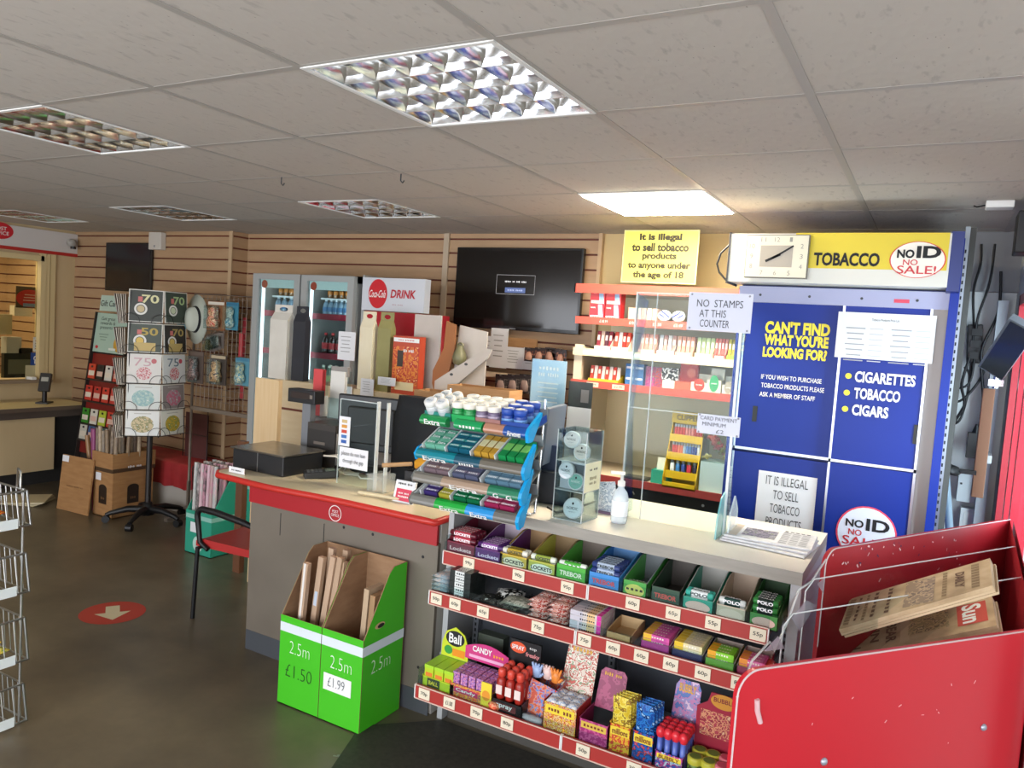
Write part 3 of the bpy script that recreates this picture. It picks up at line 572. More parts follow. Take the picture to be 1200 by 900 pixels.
def put(b, loc, lab, grp):
    if id(b) in used: return dup(b, loc, 0, lab, grp)
    used.add(id(b)); b.location = loc; b['label'] = lab; b['group'] = grp; return b
def fridge(x0, x1, lab, rows, which):
    y = 4.06; t = thing('drinks_fridge', lab, 'fridge', ((x0+x1)/2, y, 0)); w = x1-x0; a = w/2; IN = mat('#dfe6e6', .4)
    MB().box(-a, -a+.03, 0, .57, 0, 1.98, FG).box(a-.03, a, 0, .57, 0, 1.98, FG).box(-a, a, 0, .57, 0, .25, FG).box(-a, a, 0, .57, 1.93, 1.98, FG).box(-a+.03, a-.03, .55, .57, .25, 1.93, IN).build('cabinet', t)
    MB().box(-a, -a+.055, -.04, -.005, .2, 1.975, FG).box(a-.055, a, -.04, -.005, .2, 1.975, FG).box(-a+.055, a-.055, -.04, -.005, 1.935, 1.975, FG).box(-a+.055, a-.055, -.04, -.005, .2, .28, FG).build('door_frame', t)
    df = t.children[-1] if False else [o for o in t.children if o.name.startswith('door_frame')][0]; MB().box(a-.05, a-.03, -.07, -.04, .9, 1.3, DKGREY).build('handle', df); MB().box(-a+.055, a-.055, -.024, -.02, .28, 1.935, ACR).build('door_glass', df)
    MB().box(-a+.034, -a+.048, .02, .035, .3, 1.92, glow('#e9f6ff', 1.6)).build('light_strip', t); MB().box(a-.048, a-.034, .0, .02, .3, 1.92, glow('#e9f6ff', 7)).build('light_strip', t)  # right strip is added, hidden behind the frame, to brighten the interior
    for z in (.85, 1.18, 1.41, 1.69): MB().box(-a+.035, a-.035, .06, .54, z-.02, z, mat('#d9dee0', .4)).box(-a+.035, a-.035, .05, .06, z-.022, z+.02, mat('#8f2538' if z > 1.3 else '#cfd6da', .4)).build('shelf', t)
    m = MB().rect(FY(0, -.018, 1.905), w-.12, .06, mat('#d3e4e2', .3)).disc(FY(-a+.10, -.019, 1.90), .03, .03, mat('#c0452e')); m.build('backlit_card', t)
    for z, b, n in rows:
        for k in range(n):
            for d in range(2 if which == 1 else 1): put(b, ((x0+x1)/2-a+.075+(w-.15)*(k+.5)/n, y+.12+.075*d, z+.001), {1.69: 'pale blue water bottle on the upper shelf of the %s glass fridge', 1.41: 'dark cola bottle with red wrapper in the %s glass fridge', 1.18: 'pale bottle low in the %s glass fridge'}[z] % ('left', 'right')[which], {1.69: 'water bottles in the %s fridge', 1.41: 'cola bottles in the %s fridge', 1.18: 'pale bottles low in the %s fridge'}[z] % ('left', 'right')[which]).scale = {1.69: (.82, .82, .58), 1.41: (.85, .85, .78), 1.18: (.85, .85, .75)}[z]
    return t
fridge(-4.47, -4.0, 'grey glass-door fridge at the far left, partly hidden by tall gift boxes', [(1.69, B1, 5)], 0)
fridge(-3.985, -3.50, 'grey glass-door fridge full of bottles, next to the red fridge', [(1.69, B1, 7), (1.41, B2, 5), (1.18, B4, 6)], 1)
for k in range(6):
    for wh, xx in ((0, -4.235), (1, -3.74)):
        put(B3, (xx-.15+.055*k, 4.22, 1.825), 'small orange drink bottle under the lit card of the %s glass fridge' % ('left', 'right')[wh], 'orange bottles in the %s fridge' % ('left', 'right')[wh]).scale = (.6, .6, .42)
for wh, xx in ((0, -4.235), (1, -3.7425)):
    piece(MB().box(-.19, .19, 0, .14, -.012, 0, mat('#d9dee0')), 'fridge_shelf', 'upper wire shelf holding the orange bottles in the %s glass fridge' % ('left', 'right')[wh], 'shelf', (xx, 4.17, 1.824))
paper('fridge_notice', 'white printed notice on the right glass fridge door', 'notice', (397, 388, 415, 423), 4.015, PAPER, extra=scrib)
t = thing('red_fridge', 'red drinks fridge with white lit header and round red logo', 'fridge', (-3.19, 4.08, 0), -2)
MB().box(-.26, .24, .0, .3, 0, 1.75, mat('#b5222f', .35)).box(-.275, -.255, -.02, .3, 0, 1.99, FG).build('body', t)
p = at(465, 344, Y=4.06)
m = MB().box(-.265, .27, -.03, .03, 1.755, 1.975, mat('#c9ccd2', .4)); m.disc(FY(-.125, -.0305, 1.868), .082, .098, RED); m.text('Coca-Cola', FY(-.125, -.032, 1.868), .145, .05, WHITE, .01, shear=.25)
m.text('DRINK', FY(.095, -.0305, 1.872), .21, .055, mat('#b5222f'), .03, shear=.15).text('ICE COLD', FY(.05, -.0305, 1.80), .09, .014, mat('#b99aa0')); m.build('header', t)
SIDE = frame((0, 0, 0), (0, 1, 0), (-1, 0, 0))                      # prism profile (depth, height), swept along -x
# ================================================================ BACK PARTITION AND THINGS ON IT
PINE = noise_mat([(.3, '#d3b283'), (.7, '#dcc095')], 5, (8, 1, .6), .5); PLY = noise_mat([(.3, '#d6bf97'), (.7, '#dfcba6')], 4, (1, 1, 5), .55)
t = thing('back_partition', 'low pale partition with a slat groove behind the post office desk', 'partition', (0, 3.75, 0))
MB().box(-3.92, -2.40, .0, .03, 0, 1.22, PLY).box(-3.92, -2.40, -.003, 0, 1.045, 1.06, GRV).build('front_panel', t)
MB().box(-3.92, -2.40, 0, .23, 1.22, 1.245, PLY).build('top', t)
MB().box(-3.3, -2.5, -.012, -.004, .6, 1.0, mat('#c9c6c0', .5)).build('white_panel', t)
piece(MB().box(-.10, .10, 0, .03, 0, 1.29, PINE), 'end_board', 'upright pine board at the left end of the post office desk', 'board', (-3.545, 3.33, 0))
for q, lb in (((423, 443, 437, 466), 'white handwritten notice taped to the partition, left of two'), ((443, 441, 463, 453), 'wide white notice taped on the partition top, right of two'), ((393, 451, 411, 481), 'white notice with a small red round stamp behind the printer')):
    paper('notice_sheet', lb, 'notice', q, 3.735, PAPER, extra=scrib, th=.003)
tz = 1.2455
def gift(xl, xr, Y, top, c, lab, hx, side=True, w=None):
    p0 = at(xl, 440, Y=Y); p1 = at(xr, 440, Y=Y); w = p1.x-p0.x; h = at((xl+xr)/2, top, Y=Y).z-tz; cm = noise_mat([(.3, c), (.7, hx)], 8, rough=.6)
    t = thing('bottle_gift_box', lab, 'gift box', ((p0.x+p1.x)/2, Y, tz))
    MB().box(-w/2, w/2, 0, w*.5, 0, h*.80, cm).add([(-w/2, 0, h*.80), (w/2, 0, h*.80), (w/2, w*.5, h*.80), (-w/2, w*.5, h*.80), (-w/2, w*.22, h*.90), (w/2, w*.22, h*.90), (w/2, w*.28, h*.90), (-w/2, w*.28, h*.90)], [(0, 1, 5, 4), (1, 2, 6, 5), (2, 3, 7, 6), (3, 0, 4, 7)], cm).build('box', t)
    m = MB(); n = 16; vs = []                                     # carrying tab with oval hole
    y = w*.24; z0, z1 = h*.88, h; ox, oz, cz = w*.26, h*.03, h*.945
    for a in range(n):
        c_, s_ = math.cos(2*math.pi*a/n), math.sin(2*math.pi*a/n); k = max(abs(c_), abs(s_)); vs += [(ox*c_, y, cz+oz*s_), (w/2*c_/k, y, cz+(z1-z0)/2*s_/k)]
    vs2 = [(x, y+.006, z) for x, _, z in vs]; b = 2*n
    m.add(vs+vs2, [(2*i, 2*i+1, (2*i+3) % b, (2*i+2) % b) for i in range(n)]+[(b+2*i, b+(2*i+2) % b, b+(2*i+3) % b, b+2*i+1) for i in range(n)]+[(2*i+1, b+2*i+1, b+(2*i+3) % b, (2*i+3) % b) for i in range(n)]+[(2*i, (2*i+2) % b, b+(2*i+2) % b, b+2*i) for i in range(n)], cm)
    m.build('carry_tab', t); return t
gift(314, 334, 3.77, 357, '#cfc9bd', 'tall pale grey bottle gift box in front of the left fridge', '#d9d4c8')
gift(341, 355, 3.79, 359, '#24252b', 'tall black bottle gift box beside the pale grey one', '#2c2d34')
gift(419, 434, 3.77, 365, '#dccfae', 'tall cream bottle gift box in front of the red fridge', '#e4d9bd')
gift(440, 455, 3.79, 366, '#8a8450', 'tall olive green bottle gift box beside the cream one', '#968f5b')
p0 = at(459, 438, Y=3.78); p1 = at(490, 438, Y=3.78); w = p1.x-p0.x
t = thing('advert_box', 'orange and red printed box with a hand picture on the partition', 'box', ((p0.x+p1.x)/2, 3.78, tz))
m = MB().box(-w/2, w/2, 0, .06, 0, .36, mat('#b8472b', .4)); m.rect(FY(0, -.0006, .335), w*.96, .025, WHITE).text('SUPPORT', FY(0, -.0015, .335), w*.6, .012, RED).rect(FY(0, -.0006, .16), w*.96, .27, printed('#c4512c', '#d98236', '#b53328', '#e6b27a', scale=14)).rect(FY(-w*.2, -.0015, .22), w*.22, .10, mat('#3a3027')).rect(FY(.0, -.0015, .05), w*.7, .05, mat('#e2d2a4')).text('pay here', FY(.02, -.0016, .27), w*.4, .03, WHITE)
m.build('box', t)
# folded grey boards and cut cardboard to the right of it
GB_ = noise_mat([(.3, '#b4aba2'), (.7, '#c2b9b0')], 5, rough=.7)
p = at(497, 436, Y=3.85)
piece(MB().box(-.10, .10, 0, .012, 0, .50, GB_), 'folded_box_board', 'tall grey folded box board standing behind the orange box', 'board', (p.x-.03, 3.90, tz), M=T(p.x-.03, 3.90, tz) @ RYm(0))
m = MB().prism([(-.02, 0), (.03, 0), (.10, .30), (.10, .45), (.03, .47), (.02, .30), (-.05, .16), (-.05, .08)], 0, .01, mat('#9a6238', .7)); piece(m, 'cut_cardboard', 'cut brown cardboard shape beside the grey folded boards', 'cardboard', (p.x+.10, 3.87, tz))
m = MB().prism([(-.02, 0), (.22, 0), (.22, .42), (.02, .45)], 0, .01, GB_); piece(m, 'folded_box_board', 'grey white board leaning under the television\'s left corner', 'board', (p.x+.17, 3.93, tz))
m = MB().prism([(0, 0), (.05, .0), (.37, .27), (.39, .32), (.35, .325), (.0, .10)], 0, .012, GB_).disc(FY(.12, -.001, .15), .012, .008, DKGREY).disc(FY(.22, -.001, .22), .012, .008, DKGREY); piece(m, 'folded_box_board', 'slanting grey bottle box folded flat beside the cut cardboard', 'board', (p.x+.09, 3.84, tz+.0))
m = MB().lathe([(0, 0), (.035, .01), (.045, .05), (.035, .08), (.022, .11), (.018, .125), (0, .125)], mat('#6d6a4c', .5)).tube(arc((0, 0, .115), .022, 0, 180, 10, (1, 0, 0), (0, 0, 1)), .006, mat('#6d6a4c', .5), 6); piece(m, 'tape_dispenser', 'small olive tag shaped holder perched on the slanting grey board', 'holder', (p.x+.24, 3.87, tz+.205))
def cbox(x0, x1, y0, y1, z, h, lab, flap=False, parent=None):
    t = thing('cardboard_box', lab, 'cardboard box', ((x0+x1)/2, (y0+y1)/2, z)); w, d = (x1-x0)/2, (y1-y0)/2
    MB().box(-w, w, -d, -d+.006, 0, h, CARD).box(-w, w, d-.006, d, 0, h, CARD).box(-w, -w+.006, -d+.006, d-.006, 0, h, CARD).box(w-.006, w, -d+.006, d-.006, 0, h, CARD).box(-w, w, -d, d, 0, .006, CARD).build('box', t)
    if flap: MB().box(-w, w, -d-.004, -d, 0, h*.6, CARD, T(0, 0, h) @ RXm(-12)).build('flap', t); MB().box(-w, w, d, d+.004, 0, h*.4, CARD, T(0, 0, h) @ RXm(20)).build('flap', t)
    return t
cbox(-2.60, -2.40, 3.55, 3.70, 1.05, .26, 'brown cardboard box behind the black office chair, left of two'); cbox(-2.38, -1.98, 3.56, 3.71, 1.05, .31, 'wide brown cardboard box behind the gum rack', False)
piece(MB().box(-2.62, -1.92, 3.52, 3.735, 1.02, 1.048, PLY).box(-2.62, -2.60, 3.52, 3.735, 0, 1.02, PLY).box(-1.94, -1.92, 3.52, 3.735, 0, 1.02, PLY).box(-2.60, -1.94, 3.71, 3.735, 0, 1.02, mat('#b7b3ad')), 'side_table', 'pale side unit carrying the cardboard boxes behind the counter', 'table')

# ================================================================ POST OFFICE DESK
DG = noise_mat([(.3, '#6b6257'), (.7, '#766d61')], 3, rough=.5); SK = mat('#474a4f', .5); TOPM = noise_mat([(.3, '#d9c9a9'), (.7, '#e2d4b6')], 3, rough=.35); PR = mat('#a51d25', .4); ED = mat('#c03028', .35)
L, R_ = -2.905, -1.775; FYY = 2.66; TZ = .875
t = thing('post_office_desk', 'grey post office desk with red fascia and cream top', 'counter', (0, FYY, 0))
m = MB().box(L, R_, 0, .02, .10, .76, DG).box(L, L+.025, .02, .45, .0, .845, DG).box(R_-.025, R_, .02, .45, 0, .845, mat('#b9b4ab', .5))
for x, z in ((-2.13, .735), (-1.85, .69), (-1.84, .2), (-2.3, .735)): m.disc(FY(x, -.0005, z), .007, .007, INK)
for x in (-2.70, -2.42): m.box(x-.002, x+.002, -.001, 0, .62, .73, INK)
m.build('front_panel', t)
MB().box(L+.002, R_-.002, -.002, .0, 0, .10, SK).box(L+.02, R_-.02, .0, .02, 0, .1, SK).build('skirting', t)
fm = MB().box(L, R_, -.014, .0, .755, TZ-.03, PR)
p = at(393.5, 583, Y=FYY-.016); d = FY(p.x, -.0145, .795); fm.ring(d, .034, .0375, WHITE).text('POST\nOFFICE', d, .048, .030, WHITE, .0); fm.build('fascia', t, 0)
def front(x):                                                     # wavy front edge of the top
    return -.035 - .03*math.exp(-((x+2.72)/.28)**2) + .005*math.sin((x+2.9)*4)
pts = [(-3.14+.0, -.02)]+[(-3.10+i*(R_+3.10)/40, front(-3.10+i*(R_+3.10)/40)) for i in range(41)]
pts = [(-3.16, .10), (-3.15, .0)]+[(q, f) for q, f in pts[1:]]+[(R_+.003, .05), (R_+.003, .46), (-2.60, .46), (-2.75, .72), (-3.22, .72)]
def slab(poly, z0, z1, top, side):
    n = len(poly); m = MB(); vs = [(x, y, z0) for x, y in poly]+[(x, y, z1) for x, y in poly]
    m.add(vs, [tuple(range(n-1, -1, -1))], side); m.add(vs, [tuple(range(n, 2*n))], top); m.add(vs, [(i, (i+1) % n, n+(i+1) % n, n+i) for i in range(n)], side); return m
slab(pts, TZ-.03, TZ, TOPM, ED).build('worktop', t)
e = [(x, y, TZ-.014) for x, y in pts[:-4]]; MB().tube(e, .016, ED, 8).build('edge_trim', t)
tz2 = TZ+.0015
def onD(x, y): return at(x, y, Z=tz2)
# weighing scale
p = onD(330, 560)
BK2 = mat('#1b1c1f', .4)
t = thing('parcel_scale', 'low black parcel scale with steel top plate on the post office desk', 'scale', (-2.975, 2.905, tz2), 0)
MB().box(-.185, .18, -.15, .13, 0, .10, BK2).build('body', t, .006); MB().box(-.195, .19, -.16, .14, .101, .110, noise_mat([(.3, '#8b8780'), (.7, '#a29d95')], 4, (1, 12, 1), .25, metal=.9)).build('weighing_plate', t, .002); MB().box(-.005, .0, -.1505, -.15, .0, .10, STEEL).build('corner_strip', t)
piece(MB().box(-.055, .055, 0, .004, 0, .03, PAPER).text('weigh here', FY(0, -.0005, .015), .07, .012, INK).box(-.03, .03, .004, .03, 0, .004, BLK), 'desk_label', 'small white label on the left corner of the post office desk', 'label', (-3.02, 2.66, tz2))
t = thing('scale_display', 'black display box on a grey pole behind the parcel scale', 'display', (-3.03, 3.16, tz2))
MB().box(-.03, .03, -.02, .02, 0, .33, mat('#77797d', .4)).box(-.08, .08, -.06, .06, 0, .012, BLK).build('pole', t); MB().box(-.115, .085, -.05, .03, .33, .405, BK2).rect(FY(-.02, -.0505, .372), .14, .035, mat('#3c3432', .2)).rect(FY(.06, -.0505, .37), .02, .02, mat('#7c7166')).build('display_box', t, .003)
p = at(392, 560, Z=tz2)
t = thing('card_reader', 'dark payment card reader on the desk edge beside the scale', 'card reader', (-2.675, 2.90, tz2), -40)
MB().box(-.04, .04, -.085, .085, .0, .035, mat('#232526', .4), RXm(4)).build('body', t, .006); MB().box(-.03, .03, .02, .07, .0355, .037, mat('#5b6f66', .2), RXm(4)).build('screen', t)
m = MB()
for i in range(3):
    for j in range(4): m.box(-.028+.02*i, -.013+.02*i, -.07+.02*j, -.056+.02*j, .035, .039, mat('#4c4e50'), RXm(4))
m.build('keypad', t)
piece(MB().tube([(-2.775, 3.02, .96), (-2.70, 3.03, .965), (-2.66, 3.07, .93), (-2.69, 3.03, .89), (-2.62, 3.02, .884), (-2.56, 3.05, .884), (-2.50, 3.0, .884), (-2.42, 3.05, .884)], .005, mat('#d9d2c4', .5), 8).tube([(-2.775, 3.05, .955), (-2.72, 3.07, .965), (-2.67, 3.09, .92), (-2.66, 3.05, .885), (-2.58, 3.08, .885)], .005, mat('#d9d2c4', .5), 8), 'white_cable', 'loose white cables between the scale and the card reader', 'cable')
# clear leaflet holders
def leaflet(x, y, z, w, h, hx, lab, n, front_h, name='leaflet_holder', M=None):
    t = thing(name, lab, 'leaflet holder', (x, y, z)); MB().box(-w/2, w/2, -.03, -.027, 0, front_h, ACR).box(-w/2, w/2, .027, .03, 0, h*1.02, ACR).box(-w/2, -w/2+.002, -.03, .03, 0, front_h, EDGE).box(w/2-.002, w/2, -.03, .03, 0, front_h, EDGE).box(-w/2, w/2, -.03, .03, 0, .003, EDGE).build('holder', t)
    for k in range(n): piece(MB().box(-w*.46, w*.46, 0, .004, 0, h, hx[k % len(hx)]), 'leaflet', 'leaflet standing in the '+lab[:60].split(' holder')[0]+' holder', 'leaflet', (x, y-.02+.006*k, z+.004), 'leaflets in the '+lab.split(' holder')[0]+' holder')
    return t
piece(MB().box(-.10, .10, 0, .17, 0, .20, mat('#2a2725', .4)).box(-.10, .10, 0, .17, .20, .235, mat('#3a3531', .4)).box(-.05, .03, -.002, 0, .12, .135, mat('#6d635a')).box(.101, .104, .01, .16, .02, .19, mat('#8f8c88', .4)), 'receipt_printer', 'dark brown printer on the desk in front of the red leaflets', 'printer', (-2.875, 3.10, tz2))
piece(MB().box(-.15, .14, 0, .10, 0, .235, mat('#6a6764', .5)), 'grey_stand', 'grey stand behind the printer carrying the leaflet holders', 'stand', (-3.0, 3.28, tz2))
leaflet(-3.115, 3.33, tz2+.236, .075, .27, [mat('#d04648', .5), mat('#c23a3e', .5)], 'narrow red leaflet holder behind the printer', 5, .12)
leaflet(-2.965, 3.33, tz2+.236, .115, .27, [mat('#d9d5cc', .5)], 'pale leaflet holder with grey header right of the red leaflets', 4, .12)
piece(MB().box(-.07, .05, 0, .02, .0, .055, mat('#8f8a84')), 'holder_header', 'grey header strip on top of the pale leaflet holder', 'header', (-2.955, 3.32, tz2+.236+.245))
t = thing('back_facing_monitor', 'black computer monitor seen from behind on the post office desk', 'monitor', (-2.64, 3.24, tz2), 10)
MB().box(-.22, .22, 0, .03, .10, .40, BK2).box(-.14, .14, -.03, 0, .14, .34, mat('#1f1e1f', .5)).build('screen_housing', t, .008); MB().box(-.03, .03, -.01, .03, .01, .2, BK2).build('neck', t); MB().lathe([(.11, 0), (.11, .01), (.03, .02), (.03, .025)], BK2, n=24).build('foot', t)
t = thing('desk_screen', 'clear plastic screen with a notice standing on the post office desk', 'screen', (-2.40, 2.86, tz2), 0)
MB().box(-.135, .10, 0, .004, 0, .42, ACR).build('pane', t); MB().box(.10, .106, -.01, .012, 0, .43, EDGE).box(.160, .166, -.01, .012, 0, .43, EDGE).box(-.137, -.135, -.001, .005, 0, .42, EDGE).box(-.135, .10, -.001, .005, .418, .422, EDGE).build('post', t); MB().box(.09, .18, -.04, .06, 0, .085, milky('#c9cdc8', .3)).build('foot', t)
MB().box(-.125, .055, -.003, -.001, .085, .185, PAPER).text('please do not lean', FY(-.035, -.0035, .153), .15, .026, INK).text('through the gap', FY(-.035, -.0035, .117), .13, .026, INK).build('notice', t)
m = MB().box(-.135, -.065, -.003, -.001, .19, .335, PAPER)
for k, c in enumerate(('#2b5aa8', '#3d6fb0', '#c8452e', '#d4953a', '#c9b07a')): m.rect(FY(-.10, -.0035, .212+.025*k), .034, .016, mat(c))
m.build('card_logo_strip', t)
t = thing('office_chair', 'black office chair back seen behind the post office desk', 'chair', (-2.285, 3.24, 0), 170)
FAB = mat('#1a1b1f', .8); m = MB(); pr = []
for i in range(9):
    z = i/8; w = .20-.05*(2*z-1)**2*(1 if z > .5 else .6); pr.append((w, .74+.57*z, .04*(z-.5)**2))
vs = []
for w, z, y in pr: vs += [(-w, y+.05, z), (-w*.6, y-.02, z), (w*.6, y-.02, z), (w, y+.05, z), (w*.6, y+.07, z), (-w*.6, y+.07, z)]
m.add(vs, [(6*i+j, 6*i+(j+1) % 6, 6*i+6+(j+1) % 6, 6*i+6+j) for i in range(8) for j in range(6)]+[(5, 4, 3, 2, 1, 0), tuple(48+k for k in range(6))], FAB, smooth=True); m.build('backrest', t)
MB().box(-.22, .22, -.30, -.02, .44, .52, FAB).build('seat', t, .03); MB().cyl((0, -.16, .08), (0, -.16, .44), .03, BLK).box(-.03, .03, .05, .09, .45, .95, BLK).build('post', t)
m = MB()
for k in range(5): a = 2*math.pi*k/5; m.tube([(0, -.16, .09), (.2*math.cos(a), -.16+.2*math.sin(a), .06)], .02, BLK, 8).cyl((.2*math.cos(a)-.015, -.16+.2*math.sin(a), .03), (.2*math.cos(a)+.015, -.16+.2*math.sin(a), .03), .03, BLK)
m.build('castor_base', t)
t = thing('yellow_duster', 'crumpled yellow duster with wooden handle on the desk behind the gum rack', 'duster', (-1.99, 2.90, tz2+.1315), 25)
MB().lathe([(0, -.10), (.03, -.085), (.042, -.03), (.036, .02), (.044, .06), (.03, .095), (0, .105)], noise_mat([(.3, '#b8790f'), (.7, '#e0a321')], 18, rough=.8, bump=.6), T(0, 0, .06) @ RYm(62), 12).build('head', t); MB().cyl((-.10, 0, .03), (-.24, .0, .012), .010, mat('#b58e62', .6), 10).build('handle', t)
piece(MB().box(-.055, .055, 0, .012, 0, .10, PAPER, RXm(-14)).rect(RXm(-14) @ FY(.0, -.0005, .035), .085, .055, mat('#cf3350')).text('APPLY NOW', RXm(-14) @ FY(0, -.001, .085), .08, .016, INK).text('ask for\ndetails', RXm(-14) @ FY(0, -.0015, .035), .06, .03, WHITE), 'promo_card', 'white and red promotional card at the right end of the post office desk', 'card', (-2.05, 2.755, tz2))
piece(MB().box(-.09, .09, -.06, .10, 0, .13, BK2).box(-.12, -.095, .0, .10, 0, .05, mat('#3a2f28', .5)), 'desk_keyboard_unit', 'dark low device on the desk behind the promotional card', 'device', (-2.02, 2.90, tz2), bevel=.004)
t = piece(MB().cyl((-.16, 0, .012), (.10, .03, .012), .009, mat('#d7c7a2', .6), 10), 'rolled_paper', 'rolled cream paper lying on the desk by the clear screen', 'paper', (-2.13, 2.74, tz2))

# ================================================================ SERVING COUNTER WITH SWEETS SHELVES
UL, UR = -1.70, -.335; UW = .6525; CT = .95; SGR = mat('#5c6068', .5); PST = mat('#84888f', .4, .3); WTOP = noise_mat([(.3, '#ded6c8'), (.7, '#e8e1d4')], 3, rough=.4); WED = noise_mat([(.3, '#8f8a80'), (.7, '#9d978c')], 6, (1, 1, 10), .5); ENDP = mat('#a8a9aa', .45)
t = thing('serving_counter', 'long serving counter with open sweets shelves below its pale top', 'counter', (0, 0, 0))
MB().box(UL-.03, UR+.015, 2.67, 3.33, CT-.045, CT, WED, top=WTOP).build('worktop', t)
MB().box(UR-.02, UR+.015, 2.675, 3.33, 0, CT-.046, ENDP).build('end_panel', t); MB().box(UL-.035, UL-.01, 2.67, 3.33, 0, CT-.046, ENDP).build('end_panel', t)
MB().box(UL, UR-.02, 2.90, 2.93, 0, CT-.046, mat('#4c5058', .6)).build('back_panel', t)
m = MB().box(UL, UR-.02, 2.70, 2.9, 0, .20, mat('#4a4742', .5)); m.build('plinth', t)
for k in range(3):
    x = UL+.012+UW*k; m = MB().box(x-.014, x+.014, 2.868, 2.90, .2, CT-.05, PST)
    for q in range(26): m.box(x-.004, x+.004, 2.8672, 2.868, .23+.026*q, .244+.026*q, INK)
    m.build('slotted_post', t)
SHELVES = [(.240, 2.44, .10), (.610, 2.50, .09), (.755, 2.585, .0)]   # top of shelf, front edge, clear lip
TAGS = [[(.05, '70p'), (.17, '£1.00'), (.295, '70p'), (.43, '80p'), (.74, '50p'), (.93, '30p'), (1.06, '50p'), (1.18, '£1')], [(.04, '50p'), (.13, '60p'), (.26, '65p'), (.50, '75p'), (.69, '75p'), (.80, '60p'), (.905, '60p'), (1.01, '60p'), (1.12, '60p'), (1.24, '85p')], [(.13, '99p'), (.36, '90p'), (.57, '95p'), (.83, '60p'), (.98, '65p'), (1.12, '55p'), (1.27, '55p')]]
TAGM = mat('#e3d7bd', .6)
for (z, y, lip), tg in zip(SHELVES, TAGS):
    for b in range(2):
        x0 = UL+.003+UW*b; x1 = x0+UW-.006
        m = MB().box(x0, x1, y+.012, 2.868, z-.02, z, mat('#8a8d92', .45)); m.build('shelf', t)
        m = MB().box(x0, x1, y, y+.012, z-.042, z+.012, RAIL).box(x0, x1, y-.003, y, z+.010, z+.014, mat('#d9b9a8', .4)).box(x0, x1, y-.003, y, z-.045, z-.041, mat('#d9b9a8', .4)).box(x0-.002, x0+.002, y-.003, y+.01, z-.043, z+.013, WHITE).box(x1-.002, x1+.002, y-.003, y+.01, z-.043, z+.013, WHITE)
        rl = m.build('price_rail', t)
        for a, s in tg:
            if b*UW <= a < (b+1)*UW:
                q = MB().box(UL+a-.026, UL+a+.026, y-.0045, y-.0005, z-.036, z+.006, TAGM); q.text(s, FY(UL+a, y-.0046, z-.015), .032, .017, INK, .005); q.build('price_tag', rl)
        if lip: MB().box(x0, x1, y+.013, y+.0155, z, z+lip*.45, ACR).build('clear_lip', t)
        else: MB().box(x0, x1, y+.003, y+.0055, z+.012, z+.05, ACR).build('clear_lip', t)
    MB().box(UL, UL+.003, y+.02, 2.86, z, z+.07, ACR).build('clear_side', t)
# rubber mat on the floor
piece(slab([(-1.95, 2.42), (-1.62, 1.55), (-.2, 1.1), (.25, 1.5), (.25, 2.66), (-1.70, 2.66)], .0012, .006, noise_mat([(.3, '#2b2823'), (.7, '#3a362f')], 60, rough=.6), mat('#2b2823')), 'floor_mat', 'dark rubber mat on the floor in front of the sweets shelves', 'mat', (0, 0, 0))

# ---- clear screen on the counter with two handwritten notices
t = thing('counter_screen', 'tall clear plastic screen standing on the serving counter', 'screen', (0, 2.98, CT+.001))
x0, x1 = -1.09, -.665
MB().box(x0, x1, 0, .005, 0, .93, ACR).build('pane', t); MB().prism([(0, .0), (.14, 0), (.05, .45), (.14, .90), (0, .93)], 0, .005, ACR, frame((x0+.005, 0, 0), (0, 1, 0), (-1, 0, 0))).build('side_wing', t); MB().prism([(0, 0), (.14, 0), (.05, .45), (.14, .90), (0, .93)], 0, .005, ACR, frame((x1, 0, 0), (0, 1, 0), (-1, 0, 0))).build('side_wing', t)
ED2 = milky('#f4fafa', .75)
MB().box(x1-.002, x1+.007, -.003, .009, 0, .93, ED2).box(x0-.003, x0+.004, -.002, .007, 0, .93, EDGE).box(x0, x1, -.0015, .0065, .925, .93, EDGE).box(x0, x1, -.0012, .0062, .455, .458, EDGE).box(x0+.085, x0+.088, -.001, .006, 0, .93, EDGE).build('bright_edge', t)
MB().prism([(-.10, 0), (.06, 0), (.05, .10), (.0, .17), (-.05, .15), (-.09, .08)], 0, .006, milky('#7fc9cf', .6), frame((x1+.0, 0, 0), (0, 1, 0), (-1, 0, 0))).build('tinted_foot', t); MB().prism([(-.08, 0), (.08, 0), (.06, .10), (0, .16), (-.06, .10)], 0, .006, milky('#e4f4f6', .4), frame((x1+.04, 0, 0), (0, 1, 0), (-1, 0, 0))).build('clear_foot', t)
def note(q, rows, lab):
    Y = 2.974; p0 = at(q[0], q[1], Y=Y); p1 = at(q[2], q[3], Y=Y); w, h = p1.x-p0.x, p0.z-p1.z; m = MB().box(-w/2, w/2, 0, .002, 0, h, mat('#d3d6e4', .6))
    for s, a, cx, cz in rows: m.text(s, FY(w*cx, -.0005, h*cz), w*a, h*.19, mat('#2e313c'), -.004)
    for a, b in ((-.45, .06), (.45, .06), (-.45, .94), (.45, .94)): m.disc(FY(w*a, -.0005, h*b), .004, .004, mat('#8b8b94'))
    piece(m, 'handwritten_notice', lab, 'notice', ((p0.x+p1.x)/2, Y, p1.z))
note((808, 342, 879, 391), (('NO  STAMPS', .72, .0, .72), ('AT THIS', .42, -.1, .46), ('COUNTER', .46, -.06, .2)), 'white handwritten notice about stamps fixed on the clear screen')
note((818, 484, 866, 513), (('CARD PAYMENT', .86, 0, .8), ('MINIMUM', .55, -.1, .5), ('£2', .18, .05, .17)), 'small white handwritten card payment notice on the clear screen')
